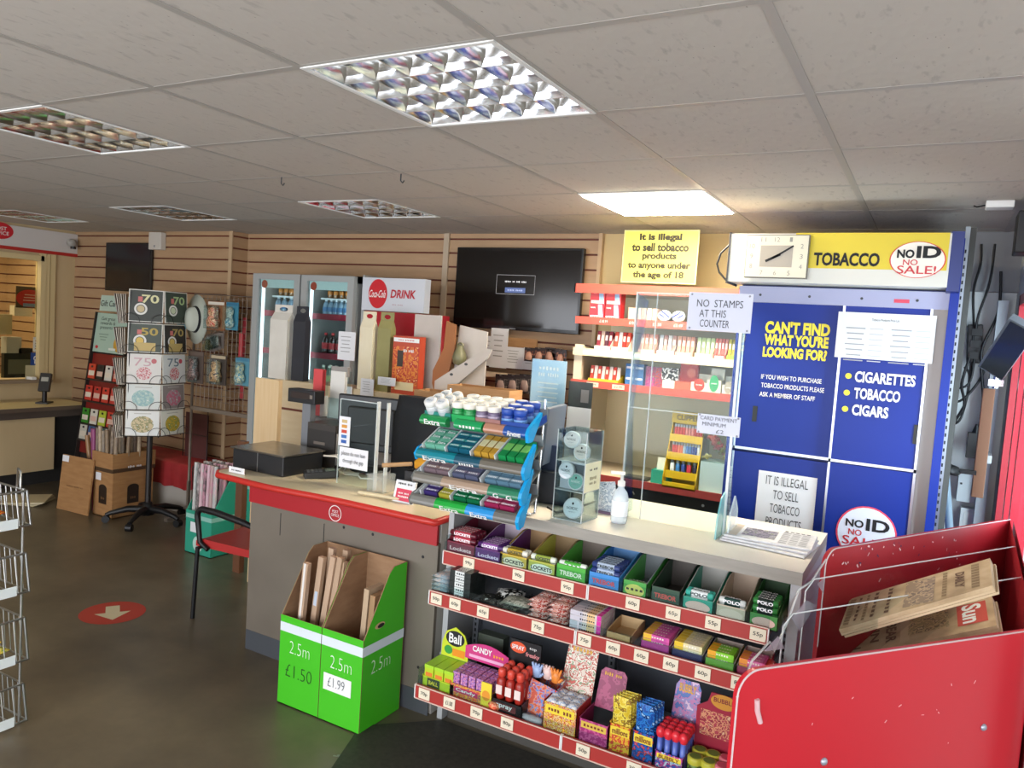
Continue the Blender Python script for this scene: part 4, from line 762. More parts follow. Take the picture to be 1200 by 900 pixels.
# hand sanitiser
p = at(722, 612, Z=CT)
t = thing('sanitiser_bottle', 'clear pump bottle of hand gel standing on the serving counter', 'bottle', (-1.085+.035, 2.86, CT+.001), 20)
MB().lathe([(0, 0), (.030, 0), (.033, .01), (.033, .10), (.026, .125), (.013, .14), (.013, .15), (0, .15)], milky('#e3eef6', .6), n=20).build('bottle', t); MB().lathe([(.014, .148), (.015, .15), (.015, .168), (.006, .172), (.006, .195), (0, .195)], WHITE, n=14).box(-.045, .012, -.008, .008, .195, .206, WHITE).build('pump', t); MB().lathe([(.0335, .03), (.0337, .031), (.0337, .09), (.0335, .091)], mat('#eef2f7', .4), n=20).build('sticker', t)
piece(MB().box(-.05, .05, -.004, .004, .0, .13, printed('#c9d3de', '#9fb0c4', '#e3e8ee', '#6d7f95', scale=30), RYm(-10)).box(-.04, .05, -.03, .03, 0, .006, mat('#8b6b8a')), 'wipe_packet', 'silvery packet leaning behind the hand gel bottle', 'packet', (-1.15, 2.98, CT+.001))
# nicotine pouch tower
t = thing('pouch_tower', 'clear acrylic tower holding round white tins on the serving counter', 'display stand', (-1.215, 2.80, CT+.001), -4)
a, b, h = .065, .07, .36
for x0_, x1_, y0_, y1_ in ((-a, a, -b, -b+.003), (-a, a, b-.003, b), (-a, -a+.003, -b, b), (a-.003, a, -b, b)): MB().box(x0_, x1_, y0_, y1_, 0, h, clear('#e9f0f0', .2)).build('pane', t)
MB().box(-a, a, -b, b, h, h+.003, ACR).box(-a, a, -b, b, 0, .004, EDGE).box(-a, a, -b+.003, b-.003, .118, .122, EDGE).box(-a, a, -b+.003, b-.003, .235, .239, EDGE).build('shelf', t)
m = MB()
for x in (-a, a):
    for y in (-b, b): m.box(x-.0015, x+.0015, y-.0015, y+.0015, 0, h, EDGE)
m.build('edge', t)
m = MB().box(a, a+.002, -b+.004, b-.004, .122, .237, mat('#e9e2bd')).text('20 mg', FXp(a+.002, 0, .21), .07, .016, INK).text('18+\nONLY', FXp(a+.002, 0, .165), .06, .04, mat('#8b7d55')); m.build('side_card', t)
MB().box(-a+.004, a-.004, -b+.034, -b+.036, .122, .234, mat('#c9ccd2', .5)).rect(FY(.02, -b+.034, .20), .06, .05, mat('#555b63')).build('front_card', t)
def tin(x, y, z, c, lab, r=.034):
    t = thing('round_tin', lab, 'tin', (x, y, z), 0, 'round tins in the acrylic tower'); m = MB().lathe([(0, -.011), (r*.95, -.011), (r, -.008), (r, .008), (r*.95, .011), (0, .011)], mat('#eceef0', .3), RXm(78), 28); m.build('tin', t)
    f = RXm(-12) @ FY(0, -.0112, 0); MB().disc(f, r*.86, r*.86, mat(c, .4), .0004).text('NORDIC', f, r*1.15, r*.26, INK if c != '#7fb8a8' else WHITE, .01).text('SPIRIT', f @ T(0, -r*.36, 0), r*.7, r*.13, mat('#8d8f94')).disc(f @ T(0, r*.45, 0), r*.11, r*.13, INK, .001, 10).build('lid_label', t)
X0, Y0, Z0 = -1.215, 2.80, CT+.001
for x, y, z, c, l in ((-.022, -.03, .320, '#e6dcd6', 'round white tin with brown print at the top of the acrylic tower'), (.02, -.02, .274, '#e3d6cc', 'round white tin second from the top of the acrylic tower'), (-.026, -.052, .197, '#e9ebee', 'round white tin with black print in the middle of the acrylic tower'), (.018, -.050, .158, '#7fb8a8', 'round tin with mint green print in the middle of the acrylic tower'), (.004, -.03, .045, '#dfe9ec', 'large round white tin at the bottom of the acrylic tower')): tin(X0+x, Y0+y, Z0+z, c, l, .034 if z > .1 else .042)
# blue leaflet stand and dark green card behind the rack
p = at(643, 478, Y=3.1); w = .14
t = thing('leaflet_stand', 'pale blue printed card in a clear stand behind the gum rack', 'stand', (-1.585, 3.22, CT+.001))
MB().box(-.09, .09, 0, .004, .36, .61, noise_mat([(.3, '#8fb4dc'), (.5, '#c3d5e8'), (.7, '#e3e8ee')], 6, (1, 1, .8), .4)).build('card', t)
m = MB().text('Winter\nopening', FY(0, -.0006, .555), .11, .06, WHITE)
for k in range(5): m.rect(FY(0, -.0008, .50-.022*k), .11-.01*(k % 2), .006, WHITE)
m.build('lettering', t); MB().box(-.092, .092, -.004, -.001, .34, .61, ACR).box(-.092, .092, -.03, .01, .335, .34, EDGE).box(-.01, .02, .0, .02, 0, .34, EDGE).box(-.06, .07, -.04, .06, 0, .006, EDGE).build('stand', t)
p = at(677, 500, Y=3.25)
m = MB().box(-.06, .06, 0, .004, .40, .52, noise_mat([(.3, '#1c1f1d'), (.62, '#26302a'), (.75, '#4f6b4a')], 14, rough=.4)).box(-.06, .06, 0, .004, .06, .40, WHITE).box(-.058, .058, -.001, 0, .20, .22, mat('#c9c9cc')).rect(FY(.025, -.001, .455), .04, .06, mat('#77736d')).box(-.06, .06, 0, .07, 0, .06, mat('#c9c9cb')); piece(m, 'advert_card', 'black and green advert card above a white panel behind the acrylic tower', 'advert', (p.x, 3.25, CT+.001))
# touch till
t = thing('till', 'dark blue touch screen till with its back to the customer on the serving counter', 'till', (-1.42, 2.98, CT+.001), 8)
NV = mat('#2b3a55', .4)
MB().box(-.10, .12, -.05, .16, 0, .14, mat('#1d2430', .4)).build('base', t, .006); MB().box(-.045, -.02, -.10, .16, .17, .42, mat('#66717f', .35), RYm(3)).box(-.105, -.045, -.06, .12, .20, .38, NV, RYm(3)).build('screen_housing', t, .006)
MB().box(-.08, .03, .0, .05, .13, .25, NV).build('neck', t); MB().box(.04, .13, -.03, .13, .125, .15, mat('#32425e', .4), RYm(18)).build('customer_display', t)
piece(MB().tube([(-1.36, 2.84, CT+.012), (-1.30, 2.80, CT+.008), (-1.27, 2.90, CT+.008), (-1.22, 3.05, CT+.03), (-1.30, 3.15, CT+.12), (-1.34, 3.2, CT+.2)], .005, BLK, 6).tube([(-1.35, 3.02, CT+.16), (-1.27, 3.10, CT+.10), (-1.2, 3.15, CT+.01)], .006, BLK, 6), 'till_cable', 'black cables trailing from the till on the serving counter', 'cable')
# newspapers on the right end
NP = noise_mat([(.3, '#c9cace'), (.7, '#dcdde0')], 30, rough=.8)
for k in range(3):
    t = thing('newspaper', ('bottom newspaper of the small pile on the counter end', 'middle newspaper of the small pile on the counter end', 'top newspaper of the small pile, with a grey photo')[k], 'newspaper', (-.49, 2.975+.012*k, CT+.002+.009*k), -6+4*k, 'newspapers piled on the counter end')
    MB().box(-.15, .16, -.11, .12, 0, .008, NP).build('pages', t, .002)
    if k == 2:
        m = MB().rect(FZ(-.035, 0, .0082), .12, .13, printed('#8a8490', '#5d5a66', '#a9a6ad', '#7c8a5c', scale=24))
        for q in range(7):
            for c in range(3): m.rect(FZ(.055+.035*c, -.085+.027*q, .0082), .028, .012 if (q+c) % 3 else .016, mat('#a3a4a9'))
        m.text('NEWS', FZ(.09, .10, .0084), .1, .02, INK, .02).rect(FZ(-.125, .0, .0082), .035, .19, mat('#c7b9a6')); m.build('front_page', t)
# ================================================================ GUM RACK
GRX0, GRX1 = -1.845, -1.345
t = thing('gum_rack', 'four tier chewing gum rack with blue end caps on the corner of the counter', 'display rack', (0, 0, 0))
GTR = mat('#6f716c', .35); TEAL = mat('#117a86', .3); CAP = mat('#1b9fdc', .25)
TIERS = [(2.60, 1.300, 12, .16), (2.585, 1.160, 27, .165), (2.575, 1.062, 27, .165), (2.565, .970, 24, .165)]
TM = [T(GRX0, y, z) @ RXm(a) for y, z, a, d in TIERS]
w = GRX1-GRX0
STRIPS = [[(0, .13, '#1f8a4b', 'Extra'), (.17, .30, '#1f9a58', 'fresh'), (.31, .40, '#b5836a', ''), (.40, .5, '#23509c', 'Airwaves')], [(0, .19, '#137f8c', 'Extra'), (.19, .31, '#1c4f63', 'ICE'), (.31, .5, '#7b7468', '')], [(0, .14, '#7f7a70', ''), (.14, .36, '#a58d78', 'Extra'), (.36, .5, '#2f7a5a', 'G   G')], [(0, .12, '#7b7a74', ''), (.12, .27, '#1fa13c', 'Extra'), (.27, .40, '#2b8fd0', 'Extra'), (.40, .5, '#6f6c66', '')]]
for M_, (y, z, a, d), st in zip(TM, TIERS, STRIPS):
    tr = MB(M_).box(0, w, 0, d, -.006, 0, GTR).box(0, .004, 0, d, 0, .02, mat('#cfd6d6', .3)).box(0, w, d-.003, d, 0, .05, mat('#7d8487', .3)).build('tray', t)
    m = MB()
    for x0, x1, c, s in st:
        if c == '#7b7468': c = '#6d675c'
        pr = [(-.016+.02*math.sin(math.pi*i/8)*-1, -.022+.042*i/8) for i in range(9)]+[(0, .02), (0, -.022)]
        m.prism(pr, -x1, -x0, mat(c, .25), M_ @ SIDE)
        if s: m.text(s, M_ @ FY((x0+x1)/2, -.0365, .0), (x1-x0)*.6, .022, WHITE, .02, off=.0008)
    m.build('front_strip', t)
    MB().prism([(-.034, -.03), (.0, -.036), (.085, .045), (.09, .058), (.075, .055), (-.02, .022), (-.036, .005)], -w-.014, -w, CAP, M_ @ SIDE).build('end_cap', t)
    if z < 1.2: MB().prism([(-.03, -.02), (.0, -.022), (.06, .01), (.0, .022), (-.03, .01)], 0, .010, CAP if z > 1.1 else GTR, M_ @ SIDE).build('end_cap', t)
m = MB()
for x in (GRX0+.02, GRX1-.02): m.tube([(x, 2.735, CT+.002), (x, 2.755, 1.18), (x, 2.76, 1.42)], .006, CHROME, 8)
m.tube([(GRX0+.02, 2.735, CT+.006), (GRX0+.06, 2.70, CT+.006), (GRX1-.02, 2.70, CT+.006), (GRX1-.02, 2.735, CT+.006)], .005, CHROME, 8); m.build('wire_frame', t)
piece(MB().box(-.03, .03, 0, .02, 0, .045, mat('#a4a19a')), 'small_box_label', 'small pale label block under the rack\'s lowest tier', 'label', (-1.52, 2.69, CT+.001))
def pack_on(Mt, x, y, z, proto, key, lab, grp, rz=0):
    M_ = Mt @ T(x, y, z) @ RZ(rz)
    if key in protos: return dup(protos[key], label=lab, group=grp, M=M_)
    o = proto(); o.matrix_basis = M_; o['label'] = lab; o['group'] = grp; o['category'] = 'gum packet'; protos[key] = o; return o
protos = {}
def gpack(c1, c2, w, d, h, s='', tcol='#ffffff'):
    def f():
        m = MB().box(-w/2, w/2, -d/2, d/2, 0, h, mat(c1, .3)); m.prism([(-w/2, h+.0004), (w/2, h+.0004), (w/2, h+.0006), (-w/2, h+.0006)], -d*.18, d*.22, mat(c2, .3))
        if s: m.text(s, FZ(0, .0, h+.0008), w*.75, d*.4, mat(tcol), .02, off=.0004)
        return m.build('gum_packet')
    return f
def gum_block(ti, x0, nx, ny, pw, pd, proto, key, lab, grp, y0=.02, h=.014, layers=1):
    for i in range(nx):
        for j in range(ny):
            for l in range(layers): pack_on(TM[ti], x0+pw*(i+.5), y0+pd*(j+.5), .0005+(h+.0008)*l, proto, key, lab, grp)
gum_block(1, .015, 2, 3, .052, .040, gpack('#6fb59b', '#2a8f7a', .049, .036, .030, 'Extra'), 't2a', 'pale mint green gum packet in the left carton of the second tier', 'pale mint gum packets', h=.03)
gum_block(1, .128, 2, 3, .056, .040, gpack('#1e5f74', '#4aa7a6', .053, .036, .030, 'ICE'), 't2b', 'dark teal gum packet in the second carton of the second tier', 'dark teal gum packets', h=.03)
gum_block(1, .255, 3, 1, .036, .125, gpack('#c79a3a', '#e3dcae', .031, .120, .030, ''), 't2c', 'long golden gum packet on the second tier', 'golden gum packets')
gum_block(1, .368, 3, 1, .040, .125, gpack('#1f8f4e', '#7ecb6a', .034, .120, .030, ''), 't2d', 'long bright green gum packet at the right of the second tier', 'bright green gum packets')
gum_block(2, .022, 2, 3, .064, .040, gpack('#7d6a70', '#b79a90', .061, .036, .026, 'cherry'), 't3a', 'brown pink gum packet on the third tier', 'brown pink gum packets')
gum_block(2, .165, 2, 3, .062, .040, gpack('#5a5f78', '#8d7f92', .059, .036, .026, 'berry'), 't3b', 'slate purple gum packet on the third tier', 'slate purple gum packets')
gum_block(2, .320, 3, 3, .056, .040, gpack('#5d7f94', '#a9c0cc', .053, .036, .026, 'white'), 't3c', 'pale blue gum packet at the right of the third tier', 'pale blue gum packets')
gum_block(3, .035, 1, 4, .070, .030, gpack('#3c2f6b', '#8d80b5', .066, .027, .026, 'Extra'), 't4a', 'purple gum packet at the left of the lowest tier', 'purple gum packets')
gum_block(3, .110, 1, 4, .062, .030, gpack('#a8a23a', '#d8cf73', .058, .027, .026, 'lemon'), 't4b', 'olive yellow gum packet on the lowest tier', 'olive yellow gum packets')
gum_block(3, .182, 2, 4, .064, .030, gpack('#156b43', '#49b57a', .060, .027, .026, 'Extra'), 't4c', 'dark green gum packet on the lowest tier', 'dark green gum packets')
gum_block(3, .330, 2, 4, .070, .030, gpack('#9a2a52', '#e0a6b5', .066, .027, .026, 'Extra'), 't4d', 'maroon gum packet at the right of the lowest tier', 'maroon gum packets')
for ti, xs in ((1, (.010, .123, .246, .36)), (2, (.014, .156, .306)), (3, (.026, .174, .320))):
    for x in xs: MB().box(x, x+.004, .01, .15, .0, .034, mat('#dfe4e4', .4), TM[ti]).build('carton_divider', t)
# jars of gum on the top tier
def jar(body, cap, lab1):
    def f():
        t = thing('gum_jar', '', 'jar'); MB().lathe([(0, 0), (.024, 0), (.027, .004), (.027, .045), (.025, .052), (0, .052)], mat(body, .3), n=16).build('jar', t)
        MB().lathe([(.026, .052), (.0275, .054), (.0275, .072), (.025, .075), (0, .075)], mat(cap, .4), n=18).build('cap', t); MB().lathe([(.0273, .012), (.0275, .013), (.0275, .035), (.0273, .036)], mat(lab1, .4), n=16).build('sticker', t)
        MB().disc(FZ(0, 0, .075), .019, .019, mat('#d8dce0')).text('Extra', FZ(0, 0, .0755), .026, .012, mat('#4d7f95')).build('lid_print', t); return t
    return f
for x0, nx, ny, cc, key, lab in ((.035, 2, 3, ('#d7d9da', '#eceae4', '#b8c4c8'), 'j1', 'white gum jar lying tilted at the left of the top tier'), (.150, 2, 3, ('#12873f', '#ece8dc', '#3aa85f'), 'j2', 'green gum jar with a white cap on the top tier'), (.265, 2, 3, ('#6c5d78', '#ebe6da', '#b6a5b8'), 'j3', 'mauve gum jar with a white cap on the top tier'), (.385, 2, 3, ('#1c3f93', '#2a4fa8', '#6f9ed6'), 'j4', 'blue gum jar with a blue cap at the right of the top tier')):
    for i in range(nx):
        for j in range(ny): o = pack_on(TM[0], x0+.056*i, .035+.056*j if key != 'j1' else .03+.056*j, .001 if key != 'j1' else .012, jar(*cc), key, lab, lab.split(' on ')[0].split(' at ')[0]+'s'); o['category'] = 'jar'; o.matrix_basis = o.matrix_basis @ (RXm(22) if key == 'j1' else RXm(-6))
for x0, x1, c in ((.005, .135, '#1c7f72'), (.138, .252, '#18a052'), (.255, .37, '#9b6f6a'), (.373, .5, '#1f4596')): MB(TM[0]).box(x0, x1, .0, .003, 0, .034, mat(c, .4)).box(x0, x0+.003, 0, .15, 0, .03, mat(c, .4)).box(x1-.003, x1, 0, .15, 0, .03, mat(c, .4)).build('jar_carton', t)

# ================================================================ SWEETS ON THE TOP SHELF: open cartons of rolls
def carton(x0, x1, y, z, d, hf, hb, c, ci, lab, front=None, s='', tc='#ffffff', band=None, tray=None):
    w = (x1-x0)/2; t = thing('sweet_carton', lab, 'carton', ((x0+x1)/2, y, z)); cm = mat(c, .4); im = mat(ci, .6)
    m = MB().box(-w, w, 0, .003, 0, hf, im, front=cm).box(-w, w, d-.003, d, 0, hb, im).box(-w, w, 0, d, 0, .003, im)
    pr = [(0, 0), (d, 0), (d, hb), (d*.75, hb), (.0, hf)]
    m.prism(pr, -w, -w+.003, im, SIDE, cap=cm).prism(pr, w-.003, w, im, SIDE, cap=cm)
    if band: m.disc(FY(0, -.0002, hf*.45), w*.8, hf*.36, mat(band, .4), .0004)
    if s: m.text(s, FY(0, -.0008, hf*.5), w*1.5, hf*.30, mat(tc, .5), .03)
    if front: front(m, w, hf)
    m.build('tray', t); return t
def roll(c1, c2, L, r, s='', tc='#ffffff', sq=False):
    def f():
        m = MB()
        if sq: m.box(-L/2, L/2, -r, r, 0, 2*r, mat(c1, .3)).box(-L*.28, L*.30, -r*1.02, r*1.02, .0005, 2*r+.0004, mat(c2, .3))
        else: m.tube([(-L/2, 0, r), (-L/2+.003, 0, r), (L/2-.003, 0, r), (L/2, 0, r)], [r*.7, r, r, r*.7], mat(c1, .3), 10).cyl((-L*.3, 0, r), (L*.3, 0, r), r*1.02, mat(c2, .3), 10)
        if s: m.text(s, FZ(0, 0, 2*r+.0006), L*.62, r*1.1, mat(tc), .03); m.text(s, FY(0, -r*1.02-.0004, r), L*.62, r*1.0, mat(tc), .03)
        o = m.build('mint_roll'); o['category'] = 'sweet roll'; return o
    return f
Y0 = 2.60; ZT = SHELVES[2][0]+.001; D = .24
CT_ = [(XF(523, 2.6, .76), XF(556, 2.6, .76), '#7a2038', '#4a1c2a', 'dark red carton of cough sweets at the left end of the top shelf', 'Lockets', '#e8c6c6', None, .052, ('#5d1426', '#c04a5a', 'LOCKETS'), 7, 4),
 (XF(556, 2.6, .76), XF(588, 2.6, .76), '#5a1d6b', '#b9a9b6', 'purple carton of cough sweets, second on the top shelf', 'Lockets', '#e3cfe8', None, .050, ('#4a2463', '#9a5da5', 'LOCKETS'), 7, 3),
 (XF(585, 2.6, .76), XF(617, 2.6, .76), '#cfae3e', '#9c7c56', 'yellow carton of cough sweets, third on the top shelf', 'LOCKETS', '#222222', '#efe6c4', .052, ('#e7e3d2', '#c9a83c', 'LOCKETS'), 4, 3),
 (XF(618, 2.6, .76), XF(650, 2.6, .76), '#b8b84a', '#8d7350', 'yellow green carton of cough sweets, fourth on the top shelf', 'LOCKETS', '#222222', '#eef0dd', .052, ('#e4ead8', '#9fb04a', 'LOCKETS'), 3, 3),
 (XF(651, 2.6, .76), XF(686, 2.6, .76), '#4fae3c', '#6d6057', 'bright green carton of mints, fifth on the top shelf', 'TREBOR', '#f4f0da', None, .062, ('#e3e9dc', '#4fae3c', 'mint'), 3, 3),
 (XF(689, 2.6, .76), XF(725, 2.6, .76), '#3f8ad0', '#5c8fc4', 'sky blue carton full of mints, sixth on the top shelf', 'TREBOR', '#e2514a', None, .060, ('#2e3f78', '#b9c9de', 'TREBOR'), 8, 4),
 (XF(729, 2.6, .76), XF(757, 2.6, .76), '#4aa044', '#7b7f83', 'green carton with a yellow oval, seventh on the top shelf', 'mint', '#3a2f20', '#d9d26a', .060, ('#d9dccb', '#7db55c', 'mint'), 3, 2),
 (XF(762, 2.6, .76), XF(796, 2.6, .76), '#2e4a38', '#4d4640', 'dark green carton of extra strong mints, eighth on the top shelf', 'TREBOR', '#d9574c', None, .060, ('#22382c', '#e8e2d0', 'STRONG'), 3, 1),
 (XF(799, 2.6, .76), XF(835, 2.6, .76), '#2f9c83', '#a9a49d', 'teal carton of mint rolls, ninth on the top shelf', '', '#ffffff', '#dcb9ab', .050, ('#3fae9a', '#e9efed', 'POLO'), 4, 3),
 (XF(838, 2.6, .76), XF(873, 2.6, .76), '#c9b9a0', '#b09a86', 'beige carton of mint rolls, tenth on the top shelf', '', '#222222', '#dcc9b4', .050, ('#d9ddd8', '#2b4a44', 'POLO'), 3, 3),
 (XF(877, 2.6, .76), XF(911, 2.6, .76), '#3f8a37', '#2f4a2a', 'green carton of mint rolls at the right end of the top shelf', '', '#ffffff', '#e0b8a8', .048, ('#2c7a36', '#1f2b2a', 'POLO'), 7, 4)]
for n, (a, b, c, ci, lab, s, tc, band, hf, (r1, r2, rs), nr, nl) in enumerate(CT_):
    carton(a, b, Y0, ZT, D, hf, .105, c, ci, lab, s=s, tc=tc, band=band)
    if band and not s:
        pass
    rr = .0115; key = 'roll%d' % n
    for l in range(nl):
        for k in range(max(1, nr-l)):
            pack_on(T((a+b)/2, Y0+.018+.0235*k, ZT+.004+.0235*l), 0, 0, 0, roll(r1, r2, (b-a)-.012, rr, rs, '#ffffff' if r2 not in ('#e7e3d2', '#e9efed', '#b9c9de', '#c9a83c', '#9fb04a') else '#1f2f2c'), key, 'roll of sweets lying in the '+lab.split(' of ')[0].split(' full')[0].split(' with')[0]+' on the top shelf', 'rolls in the '+lab.split(' of ')[0].split(' full')[0].split(' with')[0])['category'] = 'sweet roll'

# ================================================================ MIDDLE SHELF
ZM = SHELVES[1][0]+.001; YM = SHELVES[1][1]+.022
def block(x0, nx, ny, nl, pw, pd, ph, proto, key, lab, grp, cat, y=YM, z=ZM, jit=0.0, name=None):
    for l in range(nl):
        for j in range(ny):
            for i in range(nx):
                o = pack_on(T(x0+pw*(i+.5)+random.uniform(-jit, jit), y+pd*(j+.5), z+ph*l), 0, 0, 0, proto, key, lab, grp, random.uniform(-1, 1)*jit*900); o['category'] = cat
def bar(name, w, d, h, c, stripes, s='', tc='#ffffff', soft=False):
    def f():
        m = MB().box(-w/2, w/2, -d/2, d/2, 0, h, mat(c, .3)) if not isinstance(c, tuple) else MB().box(-w/2, w/2, -d/2, d/2, 0, h, printed(*c, scale=60))
        for a, b, q in stripes: m.rect(FZ((a+b)/2*w, 0, h), (b-a)*w, d*.96, mat(q, .3), .0004).rect(FY((a+b)/2*w, -d/2, h/2), (b-a)*w, h*.96, mat(q, .3), .0004)
        if s: m.text(s, FZ(w*.06, 0, h), w*.5, d*.5, mat(tc), .02).text(s, FY(w*.06, -d/2, h/2), w*.5, h*.6, mat(tc), .02)
        o = m.build(name); return o
    return f
def pouch(name, w, d, h, cols, s=''):
    def f():
        vs = []; N = 8
        for j in range(N+1):
            for i in range(N+1):
                u, v = i/N*2-1, j/N*2-1; b = max(0, (1-u**4)*(1-v**4)); vs.append((u*w/2, v*d/2, h*.5+h*.5*b))
        for j in range(N+1):
            for i in range(N+1):
                u, v = i/N*2-1, j/N*2-1; b = max(0, (1-u**4)*(1-v**4)); vs.append((u*w/2, v*d/2, h*.5-h*.5*b))
        k = (N+1)**2; fs = [(j*(N+1)+i, j*(N+1)+i+1, (j+1)*(N+1)+i+1, (j+1)*(N+1)+i) for j in range(N) for i in range(N)]
        m = MB().add(vs, fs+[tuple(k+q for q in f[::-1]) for f in fs], printed(*cols, scale=28, rough=.25), smooth=True)
        if s: m.text(s, FZ(0, 0, h+.0005), w*.6, d*.3, WHITE, .02)
        return m.build(name)
    return f
block(XF(505, 2.53, .63), 1, 2, 4, .085, .075, .018, pouch('sweet_bag', .08, .07, .018, ('#c9c3bd', '#9fb4bd', '#e2ddd6')), 'mb1', 'flat silvery sweet bag in the stack at the left end of the middle shelf', 'silvery sweet bags', 'sweet bag')
block(XF(527, 2.53, .63), 1, 5, 5, .10, .024, .022, bar('mint_pack', .097, .022, .021, '#1f2422', [(-.25, .2, '#d9dcd8')], 'MINTS', '#1f2422'), 'mb2', 'black and white mint packet in the tidy stack on the middle shelf', 'black and white mint packets', 'sweet packet')
for k, (x, y, z, c, rz, lab) in enumerate(((-1.44, .06, 0, ('#1f1f1d', '#3a3a34', '#c9c6be'), 10, 'black liquorice bag lying flat beside the mint stack'), (-1.36, .05, 0, ('#262522', '#55564c', '#8a8a7d'), -15, 'dark grey liquorice bag at the front of the loose pile'), (-1.40, .12, .016, ('#232320', '#d9d8d2', '#e6e4de'), 20, 'black liquorice bag with a big white label on top of the pile'), (-1.31, .13, .004, ('#1d1c1b', '#35332f', '#8d8a82'), -30, 'black liquorice bag at the back of the loose pile'), (-1.33, .055, .018, ('#8d8f80', '#b8b9a8', '#4b4c44'), 5, 'olive grey liquorice bag on top at the right of the pile'))):
    o = pouch('liquorice_bag', .115, .085, .022, c)(); tag(o, lab, 'sweet bag', 'liquorice bags'); o.location = (x, YM+y, ZM+z); o.rotation_euler = (math.radians(4), 0, math.radians(rz))
block(-1.265, 2, 2, 4, .083, .07, .019, pouch('gum_bag', .078, .065, .019, ('#d79a8c', '#e8cdc2', '#b8574c', '#e9e3df'), ''), 'mb3', 'pink and white sweet bag in the heap left of the shelf joint', 'pink and white sweet bags', 'sweet bag', jit=.004)
block(XF(668, 2.53, .63), 1, 5, 4, .125, .028, .019, bar('chew_pack', .122, .026, .018, '#d9cfc8', [(.36, .5, '#d42f9a'), (-.5, -.1, '#c9c4cc'), (.05, .3, '#e8c28a')], 'WINNERS', '#2a2430'), 'mb4', 'white chew packet with magenta end in the stack right of the shelf joint', 'magenta ended chew packets', 'sweet packet')
carton(XF(711, 2.53, .63), XF(740, 2.53, .63), YM, ZM, .15, .03, .045, '#b99260', '#c6a577', 'plain empty cardboard tray on the middle shelf')
def chews(x0, x1, y0c, key, c, s1, s2, txt, lab, rows, cc, lay=3):
    carton(x0, x1, YM, ZM, .15, .032, .05, cc, '#b9a79d', 'low '+lab+' tray on the middle shelf')
    block(x0+.004, 1, rows, lay, x1-x0-.008, .026, .018, bar('chew_pack', x1-x0-.012, .024, .017, c, [(-.5, -.18, s1), (.0, .40, s2)], txt, '#f3ead8'), key, 'chew packet in the '+lab+' tray', 'chews in the '+lab+' tray', 'sweet packet', z=ZM+.004, y=YM+.006)
chews(-.810, -.705, 0, 'mb5', '#d85aa0', '#e9b93a', '#c94f9c', 'CHEWS', 'pink and orange', 5, '#b03a86')
chews(-.698, -.590, 0, 'mb6', '#e6d9a0', '#e8c02f', '#d9cfae', 'CHEWS', 'navy and yellow', 5, '#2b2a55')
chews(-.583, -.485, 0, 'mb7', '#7fc52f', '#e9a52c', '#8bd037', 'CHEWS', 'lime green', 3, '#6fa53a')
chews(-.478, -.385, 0, 'mb8', '#d9568f', '#e8923a', '#e07bb0', 'CHEWS', 'deep pink', 3, '#a82c4f')
o = pouch('sweet_bag', .05, .10, .05, ('#c8362f', '#d94a3a', '#e8d9cf'))(); tag(o, 'red sweet bag at the right end of the middle shelf', 'sweet bag'); o.location = (XF(897, 2.55, .63), YM+.06, ZM)

# ================================================================ BOTTOM SHELF
ZB = SHELVES[0][0]+.001; YB = SHELVES[0][1]+.022
def XB(a): return XF(a, YB, ZB)
# lime boxes with domed card
t = thing('candy_display', 'lime green display of candy tubes with a domed yellow card at the left end', 'display box', ((XB(496)+XB(526))/2+.006, YB, ZB))
m = MB().box(-.075, .075, 0, .003, 0, .045, mat('#b9cf2c', .4)).box(-.075, -.072, 0, .12, 0, .05, mat('#a9c02a')).box(.072, .075, 0, .12, 0, .05, mat('#a9c02a')).box(-.075, .075, .117, .12, 0, .10, mat('#8d8f8c', .4)).box(-.075, .075, 0, .12, 0, .003, mat('#a9c02a')); m.rect(FY(-.02, 0, .025), .06, .035, mat('#3a4426')).text('BALL', FY(-.02, -.001, .025), .045, .016, YTX, .02); m.build('tray', t)
pol = [(-.065, .0), (.065, 0), (.062, .06), (.045, .105), (.0, .13), (-.045, .105), (-.062, .06)]
m = MB().prism(pol, .112, .116, mat('#c3cf2e', .4), T(0, 0, .095)); f = FY(0, .1118, .165); m.disc(f @ T(0, .012, 0), .045, .032, INK).text('Ball', f @ T(0, .012, 0), .06, .04, WHITE, .02).rect(f @ T(.02, -.045, 0), .06, .03, mat('#e08a1e')).disc(f @ T(-.03, -.04, 0), .02, .018, mat('#2f8f3a')); m.build('header_card', t)
def tube_():
    m = MB().box(-.021, .021, -.018, .018, 0, .075, mat('#b6cc2b', .4)).box(-.022, .022, -.019, .019, .075, .088, mat('#a6d233', .35)).rect(FY(0, -.018, .05), .032, .016, mat('#d97a2c')); return m.build('candy_tube')
block((XB(496)+XB(526))/2+.006-.0705, 3, 3, 1, .047, .038, 0, tube_, 'bt1', 'lime green candy tube standing in the lime display', 'lime candy tubes', 'candy tube', y=YB+.003, z=ZB+.004)
# pink candy carton
t = thing('candy_carton', 'pink and yellow candy carton with curved pink header next to the lime display', 'display box', ((XB(527)+XB(574))/2, YB, ZB))
PK = printed('#c8553f', '#d9a23a', '#8a3f6a', '#e0c25a', scale=45)
m = MB().box(-.095, .095, 0, .003, 0, .055, PK).box(-.095, -.092, 0, .13, 0, .06, PK).box(.092, .095, 0, .13, 0, .06, PK).box(-.095, .095, 0, .13, 0, .003, PK).rect(FY(-.02, 0, .035), .11, .022, mat('#b92f5a')).text('Candy', FY(-.02, -.001, .035), .09, .016, WHITE, .02).box(.05, .096, -.003, 0, .0, .10, mat('#e6cf3a')).disc(FY(.073, -.003, .05), .018, .02, mat('#e0922e')); m.build('tray', t)
pol = [(-.10, 0)]+[(-.10+.2*i/12, .05+.025*math.sin(math.pi*i/12)) for i in range(13)]+[(.10, 0)]
